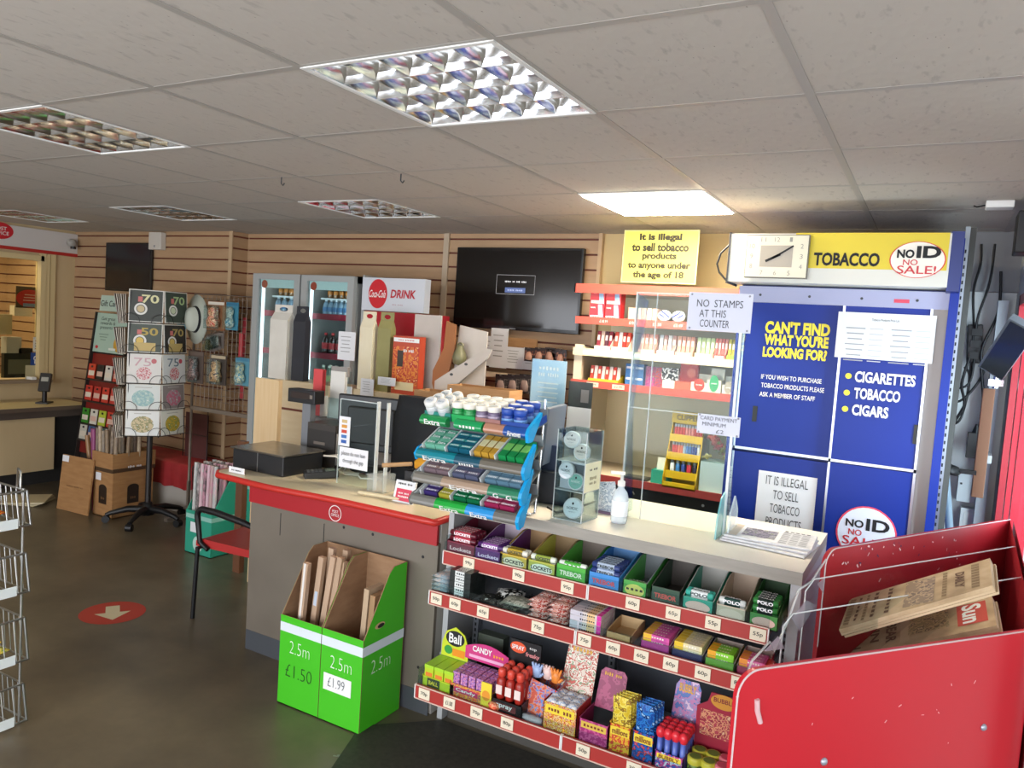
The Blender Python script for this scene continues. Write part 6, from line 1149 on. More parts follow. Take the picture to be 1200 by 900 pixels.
for k, (x, y, h, lean, c, lab) in enumerate(((-2.335, .06, .62, 4, '#b0937a', 'tall card roll wrapped in shiny film in the left green carton'), (-2.31, .10, .65, 6, '#a98b70', 'card roll with a blue tag in the left green carton'), (-2.285, .12, .66, 8, '#b39479', 'brown card roll, third from left in the green carton'), (-2.255, .13, .66, 8, '#9f8063', 'brown card roll, fourth in the left green carton'), (-2.225, .14, .64, 6, '#aa8c6d', 'brown card roll with a yellow label in the left green carton'), (-2.285, .17, .67, 3, '#b69a80', 'card roll at the back left of the left green carton'), (-2.22, .19, .67, 3, '#a3866b', 'card roll at the back right of the left green carton'))):
    m = MB().box(-.014, .014, -.011, .011, 0, h, noise_mat([(.3, c), (.7, '#bda187')], 8, (1, 1, .3), .5), RYm(lean))
    if k == 0: m.box(-.006, .004, -.0125, -.011, .05, h, mat('#e2ded8', .15), RYm(lean))
    if k == 1: m.box(-.008, .008, -.0122, -.011, h*.66, h*.76, mat('#b9c6d6'), RYm(lean))
    if k == 4: m.box(-.008, .008, -.0122, -.011, h*.60, h*.72, mat('#cdbb6a'), RYm(lean))
    piece(m, 'card_roll', lab, 'card roll', (x, 2.365+y, .0075), 'card rolls in the left green carton')
for k, (x, h, lab) in enumerate(((-2.02, .56, 'pale card roll standing in the right green carton'), (-1.985, .54, 'brown card roll beside the pale one in the right green carton'))):
    piece(MB().box(-.013, .013, -.05, .05, 0, h, noise_mat([(.3, '#b39a7c'), (.7, '#c2a98b')] if k == 0 else [(.3, '#9a7a55'), (.7, '#a98963')], 8, (1, 1, .3), .6), RYm(3)), 'card_roll', lab, 'card roll', (x, 2.365+.15, .0075))

# ================================================================ RED ARMCHAIR
t = thing('armchair', 'red seated chair with black metal arms at the left end of the desk', 'chair', (-3.20, 3.0, 0), 4)
RS = mat('#b02a28', .45); m = MB().prism([(-.245, .40), (.24, .405), (.24, .445), (-.20, .445), (-.245, .43)], -.22, .22, RS); m.build('seat', t, .012)
for y in (-.235, .235):
    MB().tube([(-.235, y, 0), (-.215, y, .40)], .012, BLK, 10).build('leg', t); MB().tube([(.25, y, 0), (.21, y, .40)], .012, BLK, 10).build('leg', t)
    a = [Vector((-.14, y, .40)), Vector((-.20, y, .43))]+arc((-.185, y, .575), .04, 185, 90, 6, (1, 0, 0), (0, 0, 1))+[Vector((-.10, y, .612)), Vector((.10, y, .59)), Vector((.175, y, .575)), Vector((.195, y, .54)), Vector((.19, y, .42))]
    MB().tube(a, [.013, .013]+[.016]*7+[.018, .018, .014, .013, .012], BLK, 10).build('armrest', t)
MB().tube([(-.215, -.235, .395), (-.215, .235, .395)], .010, BLK, 8).tube([(.21, -.235, .395), (.21, .235, .395)], .010, BLK, 8).build('frame', t)
MB().box(.22, .245, -.21, .21, .48, .78, RS, RYm(0)).build('backrest', t, .01); MB().tube([(.22, -.15, .40), (.235, -.15, .55)], .01, BLK, 8).tube([(.22, .15, .40), (.235, .15, .55)], .01, BLK, 8).build('back_bracket', t)

# ================================================================ FLOOR STICKER
c = at(132, 718, Z=0); d = Vector((c.x, c.y, 0)).normalized()
m = MB().disc(FZ(0, 0, .0012), .165, .165, mat('#b7382a', .5), .0, 40); ar = mat('#d8caa4', .5)
f = frame((0, 0, .0016), (-d.y, d.x, 0), d) if False else frame((0, 0, .0016), (d.y, -d.x, 0), d)
m.add([(-.035, .10, 0), (.035, .10, 0), (.035, 0, 0), (.09, 0, 0), (0, -.11, 0), (-.09, 0, 0), (-.035, 0, 0)], [(0, 6, 2, 1), (3, 5, 4)], ar, f); piece(m, 'floor_sticker', 'round red floor sticker with a pale arrow', 'sticker', (c.x, c.y, 0))
m = MB()
for k in range(9):
    p = at(396+5.2*k+random.uniform(-3, 3), 887+1.5*k+random.uniform(-3, 3), Z=0); m.rect(FZ(p.x, p.y, .001) @ RZ(random.uniform(0, 90)), random.uniform(.01, .025), random.uniform(.006, .014), mat('#8d9187', .7), .0)
piece(m, 'tape_scraps', 'pale scraps of old tape stuck to the floor at the bottom edge', 'tape', (0, 0, 0))

# ================================================================ WIRE BASKET STACK, LEFT FOREGROUND
t = thing('basket_stack', 'stack of wire snack baskets at the left edge of the view', 'basket stand', (0, 0, 0))
WR = mat('#b9bbb8', .3, .9); X1, Y1, X0, Y0b = -3.03, 1.66, -3.5, 1.16
ZBk = [(.81, .94), (.545, .69), (.27, .43), (.02, .16)]
for z0, z1 in ZBk:
    m = MB(); c0 = [(X0, Y0b, z0), (X1+.015, Y0b, z0), (X1+.015, Y1, z0), (X0, Y1, z0)]; c1 = [(X0, Y0b, z1), (X1-.015, Y0b, z1), (X1-.015, Y1, z1), (X0, Y1, z1)]
    m.tube(c0, .005, WR, 6, closed=True).tube(c1, .005, WR, 6, closed=True)
    for i in range(4):
        a, b, p, q = (Vector(v) for v in (c0[i], c0[(i+1) % 4], c1[i], c1[(i+1) % 4]))
        for k in range(13): m.tube([a.lerp(b, k/12), p.lerp(q, k/12)], .0025 if k % 12 else .005, WR, 5, cap=False)
    for k in range(12): m.tube([(X0, Y0b+.5*k/11, z0), (X1+.015, Y0b+.5*k/11, z0)], .0025, WR, 5, cap=False)
    bk = m.build('wire_basket', t); MB().box(X1+.020, X1+.022, Y0b+.02, Y1-.05, z0-.004, z0+.035, mat('#d9e3e6', .4)).build('price_strip', bk)
m = MB()
for x, y in ((X0+.01, Y0b), (X0+.01, Y1), (X1-.02, Y1-.01)): MB().tube([(x, y, 0), (x, y, .95)], .005, WR, 6).build('corner_post', t)
MB().tube([(X1-.06, Y1, .94), (X1-.06, Y1, 1.01), (X1-.08, Y1, 1.02), (X1-.085, Y1, .94)], .004, WR, 6).build('top_hook', t)
def snack(x, y, z, w, d, h, cols, lab, rz=0, tilt=0):
    o = pouch('snack_bag', w, d, h, cols)(); tag(o, lab, 'snack bag', 'snacks in the wire baskets'); o.location = (x, y, z); o.rotation_euler = (math.radians(tilt), 0, math.radians(rz))
snack(-3.13, 1.50, .82, .13, .20, .07, ('#c8401f', '#e0a02c', '#d9602f', '#b8301f'), 'orange and red snack bag in the top wire basket', 10)
snack(-3.13, 1.38, .89, .13, .20, .06, ('#d9471f', '#e6c23c', '#efe6d8', '#c33a22'), 'red and yellow snack bag lying on top in the top basket', -12)
piece(MB().lathe([(0, 0), (.07, .005), (.075, .03), (.06, .10), (0, .105)], mat('#d8d6cf', .4), n=20), 'white_tub', 'white tub in the second wire basket', 'tub', (-3.15, 1.50, .551))
snack(-3.14, 1.35, .552, .13, .18, .06, ('#2b62b0', '#5fa0d8', '#e2e8ec', '#1f4a8a'), 'blue snack bag in the second wire basket', 5)
snack(-3.13, 1.53, .276, .14, .18, .05, ('#4f8a2c', '#d9c23a', '#e6dd6a', '#7fae3a'), 'green snack bag in the third wire basket', 10)
snack(-3.13, 1.50, .330, .14, .18, .05, ('#e3d13a', '#c9492f', '#e8df7a', '#6a8f2c'), 'yellow snack bag on top in the third wire basket', -8)
snack(-3.14, 1.32, .276, .14, .18, .07, ('#d98fb0', '#e6cf3a', '#e9b7cc', '#8f9f3a'), 'pink and yellow snack bag in the third wire basket', 15)
# ================================================================ BOOTH COUNTER, LEFT
t = thing('booth_counter', 'beige post office window counter with dark kick space on the left', 'counter', (0, 0, 0))
BT = mat('#d3c294', .45); BRE = mat('#5f5044', .5)
MB().box(-7.495, -6.86, 2.4, 4.33, .685, .72, BRE, top=BT).build('shelf', t); MB().box(-7.495, -6.90, 2.4, 4.32, .62, .684, mat('#4f443c', .5)).build('under_rail', t)
MB().box(-6.99, -6.95, 2.4, 4.02, .13, .62, BEI).build('front_panel', t); MB().box(-7.495, -7.02, 2.4, 4.3, .001, .62, mat('#2a2826', .6)).build('plinth', t)
MB().box(-7.495, -7.38, 2.6, 4.24, .88, .91, mat('#8d7a63', .5)).build('window_ledge', t)
t = thing('pin_pad', 'dark pin pad on a stand on the booth counter', 'card reader', (-7.12, 4.02, .7215), 40)
MB().box(-.05, .05, -.07, .07, 0, .012, BLK).cyl((0, 0, .01), (0, 0, .13), .02, BLK).build('stand', t); MB().box(-.045, .045, -.02, .02, .0, .17, mat('#2c2926', .4), T(0, -.02, .11) @ RXm(-20)).box(-.03, .03, -.022, -.02, .09, .13, mat('#a9a79b', .3), T(0, -.02, .11) @ RXm(-20)).build('body', t, .004)
piece(MB().box(-.045, .045, 0, .04, 0, .025, WHITE), 'receipt_slip_holder', 'small white holder on top of the window ledge above the pin pad', 'holder', (-7.43, 4.05, .911))
# behind the booth glass
def booth(name, q, X_, lab, cat, mt, th=.01, extra=None, bevel=0):
    p0 = at(q[0], q[1], X=X_); p1 = at(q[2], q[3], X=X_); w = p1.y-p0.y; h = p0.z-p1.z; m = MB(frame((0, 0, 0), (0, 1, 0), (0, 0, 1))).box(-w/2, w/2, 0, h, -th, 0, mt)
    if extra: extra(m, w, h)
    return piece(m, name, lab, cat, (X_, (p0.y+p1.y)/2, p1.z))
def oval(m, w, h):
    m.disc(T(0, h*.45, 0), w*.5, h*.42, mat('#c7382e'), .0006)
    for k in range(3): m.rect(T(0, h*(.62-.13*k), 0), w*(.4+.05*k), h*.04, mat('#e8c0b4'), .0014)
    m.rect(T(.0, h*.14, 0), w*.5, h*.16, mat('#8fa0b8'), .0016)
booth('round_poster', (19, 335, 51, 362), -7.56, 'red oval poster with pale lettering inside the booth window', 'poster', mat('#5b4a36'), .006, oval)
booth('wall_box', (17, 358, 38, 371), -7.65, 'white box below the red oval poster in the booth', 'box', mat('#d8cdb6', .5), .08)
booth('wall_device', (0, 368, 14, 392), -7.65, 'cream telephone shaped device on the booth wall', 'device', mat('#cbb88e', .5), .06)
booth('paper_box', (8, 395, 25, 415), -7.64, 'grey white paper box on the booth desk', 'box', mat('#c3bfb6', .6), .10)
booth('booth_monitor', (5, 414, 45, 442), -7.62, 'dark monitor frame seen through the booth window', 'monitor', mat('#2f322e', .4), .05, lambda m, w, h: m.rect(T(0, h*.45, 0), w*.78, h*.6, mat('#76786a', .3)))
booth('booth_stand', (22, 408, 38, 416), -7.64, 'black slanted device top beside the paper box in the booth', 'device', mat('#26262a', .5), .06)
booth('logo_strip', (39, 395, 47, 412), -7.53, 'white strip of small card logos on the booth window', 'sticker', PAPER, .001, lambda m, w, h: [m.rect(T(0, h*(.2+.18*k), 0), w*.45, h*.09, mat(('#a8702c', '#6a5a3a', '#8a7a4a', '#b9924a')[k]), .001) for k in range(4)])
booth('hearing_sticker', (36, 413, 48, 428), -7.53, 'blue square sticker with a white symbol on the booth window', 'sticker', mat('#2a4fa0'), .001, lambda m, w, h: (m.ring(T(0, h*.55, .0), w*.14, w*.24, WHITE, .001, 20), m.rect(T(-w*.1, h*.3, 0), w*.1, h*.35, WHITE, .001), m.rect(T(w*.2, h*.65, 0), w*.08, h*.4, WHITE, .001)))
booth('speak_card', (30, 428, 42, 444), -7.53, 'small cream card leaning low on the booth window', 'card', mat('#d5ccac'), .004)
piece(MB().box(-8.5, -7.62, 2.6, 4.4, .84, .87, mat('#b8a67c', .5)).box(-8.5, -8.46, 2.6, 4.4, 0, .84, mat('#b8a67c', .5)), 'booth_desk', 'clerk desk behind the booth window', 'desk')
piece(MB().lathe([(0, 0), (.035, 0), (.04, .03), (.035, .055), (.018, .07), (0, .075)], mat('#a7a29a', .3), frame((0, 0, 0), (0, 1, 0), (0, 0, -1)), 18).disc(FY(0, -.0, 0), .001, .001, BLK).cyl((0, .0, -.035), (0, -.0, -.06), .025, mat('#2b2624', .2), 14), 'security_camera', 'small grey dome camera at the right end of the white fascia', 'camera', (-7.40, 4.42, 2.235))
p = at(182, 276, Y=4.45); piece(MB().box(-.085, .085, 0, .055, -.10, .055, mat('#cfc8bd', .5)).rect(FY(0, 0, -.07), .02, .02, GREY), 'alarm_box', 'white alarm box on the slatted wall at the top right of the dark screen', 'alarm', (p.x, 4.444, 2.285), bevel=.005)
p0, p1 = at(123, 284, Y=4.46), at(175, 343, Y=4.46); w, h = p1.x-p0.x, p0.z-p1.z; t = thing('wall_screen', 'dark square switched off screen on the left part of the slatted wall', 'screen', ((p0.x+p1.x)/2, 4.45, p1.z))
MB().box(-w/2, w/2, .02, .04, 0, h, mat('#1c1916', .35)).build('body', t, .004); MB().rect(FY(0, .0195, h/2), w-.03, h-.03, mat('#14171b', .18)).build('screen', t)
for k in range(5): piece(MB().box(-.22, .22, -.15, .15, 0, .006, mat(('#b9ab84', '#c9bd98', '#a99b78', '#d2c7a5', '#c2b48f')[k])), 'floor_paper', ('bottom paper of the flat pile on the floor by the booth', 'second paper of the floor pile by the booth', 'middle paper of the floor pile by the booth', 'fourth paper of the floor pile by the booth', 'top paper of the flat pile on the floor by the booth')[k], 'paper', (-6.50+.015*k, 3.48-.01*k, .002+.0075*k), 'papers piled by the booth').rotation_euler = (0, 0, .5+.09*k)
t = thing('waste_bin', 'brown round bin behind the leaning cardboard sheet', 'bin', (-6.28, 3.98, 0)); BNM = mat('#6b4a34', .5); MB().lathe([(.09, .002), (.10, .01), (.115, .20), (.11, .20), (.095, .02), (0, .02)], BNM, n=24).build('body', t); MB().lathe([(.116, .195), (.120, .20), (.120, .215), (.112, .215)], mat('#b5986a', .5), n=24).build('rim', t)

# ================================================================ GIFT CARD STAND
t = thing('gift_card_stand', 'tall dark leaning stand of gift cards with mint green header', 'display stand', (-6.57, 4.12, 0), 0)
GM = T(0, 0, 0) @ RXm(-7) ; DW = .24; DR = mat('#7c1d16', .45); FRB = mat('#2b2420', .5)
MB(GM).box(-DW-.012, -DW, -.02, .05, 0, 1.60, FRB).box(DW, DW+.012, -.02, .05, 0, 1.60, FRB).box(-DW, DW, .03, .05, .0, 1.60, FRB).build('frame', t)
MB(GM).box(-DW, DW, .012, .029, .30, 1.22, DR).build('red_board', t)
m = MB(GM).box(-DW+.03, DW, -.01, .012, 1.615, 1.76, mat('#b8cfc0', .5)); m.text('Gift Cards', FY(-.055, -.0105, 1.685), .29, .055, INK, .005); m.build('header', t)
m = MB(GM).box(-DW+.005, DW-.005, -.004, .012, 1.235, 1.595, mat('#a9c4b4', .5)); m.text('Get great\nrewards &\npresents !', FY(-.06, -.0045, 1.50), .22, .12, mat('#3d4f47'), .0)
for k in range(3): m.rect(FY(-.10, -.0045, 1.40-.025*k), .14-.03*k, .008, mat('#7f998a'))
m.disc(FY(.13, -.0045, 1.32), .07, .07, mat('#c99a35')).rect(FY(.05, -.005, 1.27), .10, .02, mat('#dfe4dc')).disc(FY(-.18, -.0045, 1.28), .022, .015, RED); m.build('poster', t)
for z in (.98, .78, .57, .42): MB(GM).box(-DW, DW, -.03, .012, z-.012, z, FRB).build('ledge', t)
GC = T(-6.57, 4.12, 0) @ GM
for r, (z, cs) in enumerate(((.985, ('#c8472f', '#211d1c', '#d8d2c6', '#c24a38')), (.785, ('#c2392c', '#b8342c', '#c93d2e', '#bf3a30')), (.575, ('#3f8a2c', '#d9d3c4', '#b3c23a', '#c4422f')), (.425, ('#cfc9b9', '#44618c', '#d8c9a0', '#d8d4cc')))):
    for k, c in enumerate(cs):
        nm = (('top', 'second', 'third', 'lowest')[r], ('far left', 'left middle', 'right middle', 'far right')[k]); m = MB(GC).box(-.19+.125*k-.05, -.19+.125*k+.05, -.012, -.006, z, z+.135, mat(c, .4)).rect(FY(-.19+.125*k, -.012, z+.05), .085, .045, mat('#e3d6c2' if k % 2 == 0 else '#d8b1a0')).disc(FY(-.19+.125*k, -.012, z+.11), .016, .010, BLK)
        piece(m, 'gift_card', 'gift card on the %s row of the stand, %s' % nm, 'gift card', None, 'gift cards on the leaning stand')

# ================================================================ CARD SPINNER
SPX, SPY = -5.25, 3.77
t = thing('card_spinner', 'black revolving greeting card stand on castors', 'card stand', (SPX, SPY, 0))
MB().cyl((0, 0, .10), (0, 0, 1.78), .022, mat('#241c1a', .4), 14).build('pole', t)
m = MB().lathe([(0, .05), (.05, .06), (.045, .11), (.03, .16), (0, .16)], BLK, n=18)
for k in range(5):
    a = math.radians(-60+72*k); ex, ey = .29*math.cos(a), .29*math.sin(a); m.tube([(.03*math.cos(a), .03*math.sin(a), .105), (ex*.5, ey*.5, .105), (ex*.9, ey*.9, .075), (ex, ey, .06)], [.028, .024, .018, .016], BLK, 10)
m.build('base', t)
for k in range(5):
    a = math.radians(-60+72*k); ex, ey = .29*math.cos(a), .29*math.sin(a); n_ = Vector((-ey, ex, 0)).normalized(); MB().cyl(Vector((ex, ey, .03))-n_*.022, Vector((ex, ey, .03))+n_*.022, .028, BLK, 14).build('castor', t)
def face(ang, cx, cy): a = math.radians(ang); return frame((cx, cy, 0), (-math.sin(a), math.cos(a), 0), (0, 0, 1))
aA, aB, aC = -40, 8, -129
def nv(a): return Vector((math.cos(math.radians(a)), math.sin(math.radians(a)), 0))
def tv(a): return Vector((-math.sin(math.radians(a)), math.cos(math.radians(a)), 0))
cA = nv(aA)*.12-tv(aA)*.045; cB = cA+tv(aA)*.125+tv(aB)*.115; cC = cA-tv(aA)*.125-tv(aC)*.11
FA, FB_, FC = face(aA, *cA.xy), face(aB, *cB.xy), face(aC, *cC.xy); WRB = mat('#26211f', .4)
rows_z = [1.56, 1.33, 1.10, .90, .70]; rh = [.24, .22, .22, .19, .19]
for F_, w in ((FA, .24), (FB_, .23), (FC, .21)):
    for z in rows_z:
        m = MB(F_); m.tube([(-w/2, z-.004, -.02), (w/2, z-.004, -.02), (w/2, z-.004, .014), (-w/2, z-.004, .014)], .0025, WRB, 5, closed=True)
        for s in (-1, 1): m.tube([Vector((s*w/2, z, .016))]+[Vector((s*(w/2-.07*math.sin(math.radians(q))), z+.085*math.sin(math.radians(q))*1.0*(1 if q < 91 else 1), .016)) for q in ()]+arc((s*w/2, z, .016), .075, 0, 180, 10, (1, 0, 0), (0, 1, 0))[(5 if s < 0 else 0):(11 if s > 0 else 6)] if False else arc((s*w*.42, z, .016), .06, 0, 180, 10, (1, 0, 0), (0, 1, 0)), .002, WRB, 5)
        m.build('wire_pocket', t)
m = MB()
for F_ in (FA, FB_, FC): 
    for x in (-.11, .11): m.tube([F_ @ Vector((x, .68, -.022)), F_ @ Vector((x, 1.78, -.022))], .003, WRB, 5)
m.tube([(0, 0, 1.2), FA @ Vector((0, 1.2, -.022))], .004, WRB, 5).tube([(0, 0, .75), FA @ Vector((0, .75, -.022))], .004, WRB, 5).tube([(0, 0, 1.2), FB_ @ Vector((0, 1.2, -.022))], .004, WRB, 5).tube([(0, 0, 1.2), FC @ Vector((0, 1.2, -.022))], .004, WRB, 5).build('wire_frame', t)
ci = [[('#3d4039', '70', '#d8d2a0', '#c9b48a'), ('#4a5148', '50', '#b39a4a', '#d8b55a'), ('#dcd6cf', '75', '#c9a0a5', '#c46a6e'), ('#d6d8d2', '', '#8fb0b0', '#a9c2b8'), ('#e4e3de', '', '#c9b48a', '#8f8a5a')],
      [('#3f4a40', '70', '#a9c28a', '#c9d0b0'), ('#2f2a26', '70', '#b09a5a', '#d0b060'), ('#d9d8d4', '75', '#5a6a78', '#c4505a'), ('#8f8480', '', '#c46a80', '#a9959a'), ('#e2dfd2', '', '#c9a83a', '#9a9a4a')]]
for f, (F_, w, nm) in enumerate(((FA, .235, 'left column'), (FB_, .22, 'right column'))):
    for r, (c, s, c2, c3) in enumerate(ci[f]):
        z, h = rows_z[r], rh[r]; m = MB().box(-w/2, w/2, 0, h, -.008, 0, mat('#d8d4ca')).rect(T(0, h/2, 0), w-.012, h-.012, mat(c, .5), .0006)
        if s and r < 2: m.text(s, T(w*.12, h*.72, 0), w*.5, h*.26, mat(c2), .02); m.ring(T(-w*.15, h*.40, 0), w*.13, w*.19, mat('#e0dcd4'), .0012, 24).disc(T(-w*.15, h*.40, 0), w*.11, w*.11, mat(c3), .0012, 24).rect(T(-w*.17, h*.70, 0), w*.13, h*.16, mat('#c8706a'), .0012)
        elif s: m.text(s, T(-w*.05, h*.72, 0), w*.5, h*.28, mat(c2), .0); m.disc(T(0, h*.33, 0), w*.22, h*.22, printed(c3, '#e0c9c4', c2, scale=40), .0012, 24).disc(T(w*.28, h*.76, 0), w*.08, w*.08, mat(c3), .0012, 20)
        else: m.disc(T(0, h*.45, 0), w*.33, h*.33, printed(c2, c3, '#e0ddd6', scale=22), .0012, 24).rect(T(0, h*.88, 0), w*.5, h*.03, mat('#b9b4aa'), .0012)
        if r == 1: m.rect(T(0, h*.2, 0), w*.62, h*.28, mat('#c3a868'), .0014)
        for k in range(2):
            if k == 0: piece(m, 'greeting_card', 'greeting card in the %s of the spinner, %s row' % (nm, ('top', 'second', 'middle', 'fourth', 'lowest')[r]), 'greeting card', None, 'greeting cards facing front', M=T(SPX, SPY, 0) @ F_ @ T(0, z, .010) @ RXm(-4))
for r in range(5):
    for k in range(6):
        c = ('#c4b9a8', '#a99a88', '#d0c6b5', '#b3a391', '#c9bfae', '#95867a')[k]
        piece(MB().box(-.10, .10, 0, rh[r]-.02, -.0025, .0025, mat(c), T(0, 0, 0)), 'greeting_card', 'edge-on greeting card in the left side pockets of the spinner, %s row' % ('top', 'second', 'middle', 'fourth', 'lowest')[r], 'greeting card', None, 'edge-on greeting cards, %s row' % ('top', 'second', 'middle', 'fourth', 'lowest')[r], M=T(SPX, SPY, 0) @ FC @ T(0, rows_z[r]-.02, .010+.009*k) @ RXm(2+1.5*k))

# ================================================================ WIRE PANELS WITH TOYS
t = thing('wire_panel_stand', 'grey wire panel stand with hanging toys before the slatted wall', 'display stand', (0, 4.06, 0))
WG = mat('#8a7d70', .4, .5); m = MB(); x0, x1 = -5.15, -4.47
m.tube([(x0, 0, .30), (x0, 0, 1.80), (x1, 0, 1.80), (x1, 0, .30)], .011, WG, 8)
m.build('frame', t); MB().box(x0, x1, -.01, .01, .88, .91, WG).build('cross_bar', t)
m = MB()
for k in range(1, 14): m.tube([(x0+(x1-x0)*k/14, 0, .92), (x0+(x1-x0)*k/14, 0, 1.79)], .0022, WG, 5, cap=False)
for k in range(1, 18): m.tube([(x0, .004, .92+.05*k), (x1, .004, .92+.05*k)], .0022, WG, 5, cap=False)
m.build('wire_mesh', t); MB().box(x0-.02, x0+.02, -.2, .04, 0, .03, WG).box(x0-.011, x0+.011, -.011, .011, .03, .30, WG).build('foot', t); MB().box(x1-.02, x1+.02, -.2, .04, 0, .03, WG).box(x1-.011, x1+.011, -.011, .011, .03, .30, WG).build('foot', t)
t = thing('toy_hat', 'pale toy hat with dark band hanging at the left of the wire panel', 'toy', (-5.09, 4.02, 1.60))
m = MB().lathe([(.15, -.02), (.155, -.01), (.08, .0), (.07, .06), (.03, .08), (0, .082)], mat('#b9bdae', .7), frame((0, 0, 0), (1, 0, 0), (0, 0, 1)) @ Matrix.Scale(1.25, 4, (0, 1, 0)) @ Matrix.Scale(.8, 4, (1, 0, 0)), 28); m.build('hat', t)
MB().lathe([(.082, .0), (.085, .003), (.078, .02), (.074, .02)], INK, frame((0, -.001, 0), (1, 0, 0), (0, 0, 1)) @ Matrix.Scale(1.25, 4, (0, 1, 0)) @ Matrix.Scale(.8, 4, (1, 0, 0)), 28).build('hat_band', t); MB().box(-.14, -.05, -.06, -.03, -.08, .04, mat('#5fb3c4', .4)).build('blue_pouch', t)
def toy(x, z, w, h, cs, lab, Y=4.02):
    t = thing('toy_pack', lab, 'toy', (x, Y, z)); m = MB().box(-w/2, w/2, 0, .006, 0, h, mat(cs[0], .5)).rect(FY(0, 0, h*.93), w*.9, h*.1, mat(cs[3])); m.build('backing_card', t)
    m = MB().lathe([(0, 0), (w*.30, .01), (w*.34, h*.22), (w*.22, h*.42), (w*.27, h*.55), (w*.24, h*.68), (0, h*.74)], printed(*cs, scale=20), T(0, -.022, h*.08) @ Matrix.Scale(.6, 4, (0, 1, 0)), 14); m.build('toy', t); MB().box(-w*.42, w*.42, -.045, -.043, h*.04, h*.85, ACR).build('clear_front', t)
    MB().tube([(0, .03, h+.004), (0, -.06, h+.004)], .003, WG, 6).build('hook', t)
toy(-4.860, 1.53, .20, .22, ('#8a5a3a', '#d8b28a', '#b5432f', '#d9d0c0'), 'brown and cream toy figure pack at the top of the wire panel'); toy(-4.680, 1.54, .13, .21, ('#3f7f94', '#9fb8b0', '#c9d6d0', '#2f6a86'), 'narrow blue toy pack at the top right of the wire panel')
toy(-5.070, 1.10, .18, .25, ('#5a4a42', '#8a7068', '#3a302c', '#6a5a50'), 'dark toy pack with jointed parts, lower left of the wire panel'); toy(-4.812, 1.11, .18, .23, ('#4a3f38', '#c9a878', '#8a6a4a', '#b9a88a'), 'brown and white toy pack at the lower middle of the wire panel'); toy(-4.548, 1.13, .15, .21, ('#5a8f9f', '#d0c9a0', '#7fa9b4', '#3f7a94'), 'pale blue toy pack at the lower right of the wire panel')
for k in range(4): toy(-4.93+.03*k, 1.36+.01*k, .10, .12, ('#6a5f58', '#8f8378', '#4a4440', '#7a6f66'), 'small dark toy pack half hidden in the middle of the wire panel, %s' % ('first', 'second', 'third', 'fourth')[k], 4.04+.002*k)
piece(MB().box(-.02, .02, 0, .004, 0, .62, mat('#9c2f35', .5)).box(-.02, .02, -.03, .0, .1, .5, mat('#a8343a', .5)), 'red_tube_pack', 'long dark red pack hanging at the right of the wire panel', 'toy', (-4.62, 4.09, 1.02))
# bench with red cloth
t = thing('low_bench', 'low pale bench covered by a red cloth at the slatted wall', 'bench', (-5.55, 4.28, 0)); MB().box(-.55, .36, -.16, .16, 0, .40, mat('#b3aca2', .5)).build('base', t)
m = MB(); vs = []; N = 24
for i in range(N+1):
    x = -.57+.95*i/N; wv = .008*math.sin(i*1.9); vs += [(x, .17, .415), (x, -.165, .415), (x, -.178, .40), (x, -.18+wv, .28), (x, -.178+wv*1.4, .205+.008*math.sin(i*1.1))]
m.add(vs, [(5*i+j, 5*i+5+j, 5*i+6+j, 5*i+1+j) for i in range(N) for j in range(4)], noise_mat([(.3, '#8f1f22'), (.7, '#a92a2c')], 8, rough=.6), smooth=True); m.add([(.38, .17, .415), (.38, -.165, .415), (.38, -.17, .22), (.38, .17, .22)], [(0, 1, 2, 3)], mat('#9c2427', .6)); m.build('red_cloth', t)
piece(MB().box(-.14, .14, 0, .01, 0, .38, mat('#5a2f2c', .6)).tube([(-.15, -.01, 0), (-.15, -.01, .42), (.15, -.01, .42), (.15, -.01, 0)], .004, WRB, 6).tube([(-.15, -.01, .2), (.15, -.01, .2)], .003, WRB, 6), 'wire_rack', 'small black wire rack standing on the red bench behind the spinner', 'rack', (-5.42, 4.33, .417))

# ================================================================ CARDBOARD BOXES AND ROLLS
KR = noise_mat([(.3, '#9c7044'), (.7, '#ab7f50')], 8, (1, 1, 5), .8)
m = MB().box(-.19, .19, 0, .012, 0, .44, KR, RXm(-6)); m.rect(RXm(-6) @ FY(-.15, -.0005, .41), .08, .05, PAPER).text('THIS WAY UP', RXm(-6) @ FY(.0, -.001, .20), .2, .02, mat('#7f5a38')); piece(m, 'cardboard_sheet', 'large flat cardboard sheet leaning in front of the brown boxes', 'cardboard', (-5.92, 3.58, .002), M=T(-5.895, 3.56, .002) @ RZ(3))
def kbox(x0, x1, y0, y1, z, h, lab, holes, open_top):
    t = thing('brown_box', lab, 'cardboard box', ((x0+x1)/2, (y0+y1)/2, z)); w, d = (x1-x0)/2, (y1-y0)/2; m = MB()
    m.box(-w, w, -d, -d+.006, 0, h, KR).box(-w, w, d-.006, d, 0, h, KR).box(-w, -w+.006, -d+.006, d-.006, 0, h, KR).box(w-.006, w, -d+.006, d-.006, 0, h, KR).box(-w, w, -d, d, 0, .006, KR)
    if not open_top: m.box(-w, w, -d, d, h-.005, h, KR)
    if holes:
        for f in (FY(0, -d-.0004, h*.45), FXp(w+.0004, 0, h*.45)): m.rect(f, .10, .13, mat('#2a1d14'), .0006).disc(f @ T(0, .06, 0), .05, .03, mat('#2a1d14'), .0007, 16).text('UP', f @ T(0, -.02, 0), .05, .04, mat('#7a5636'), off=.0014)
        m.rect(FY(-w*.5, -d-.0004, h*.85), .07, .06, PAPER)
    else: m.rect(FY(0, -d, h*.03), 2*w, .03, mat('#4a3523'), .0006).rect(FXp(w, 0, h*.05), 2*d, .03, mat('#4a3523'), .0006).text('FRAGILE', FXp(w+.0006, .0, h*.2), .12, .03, PAPER)
    m.build('box', t); return t
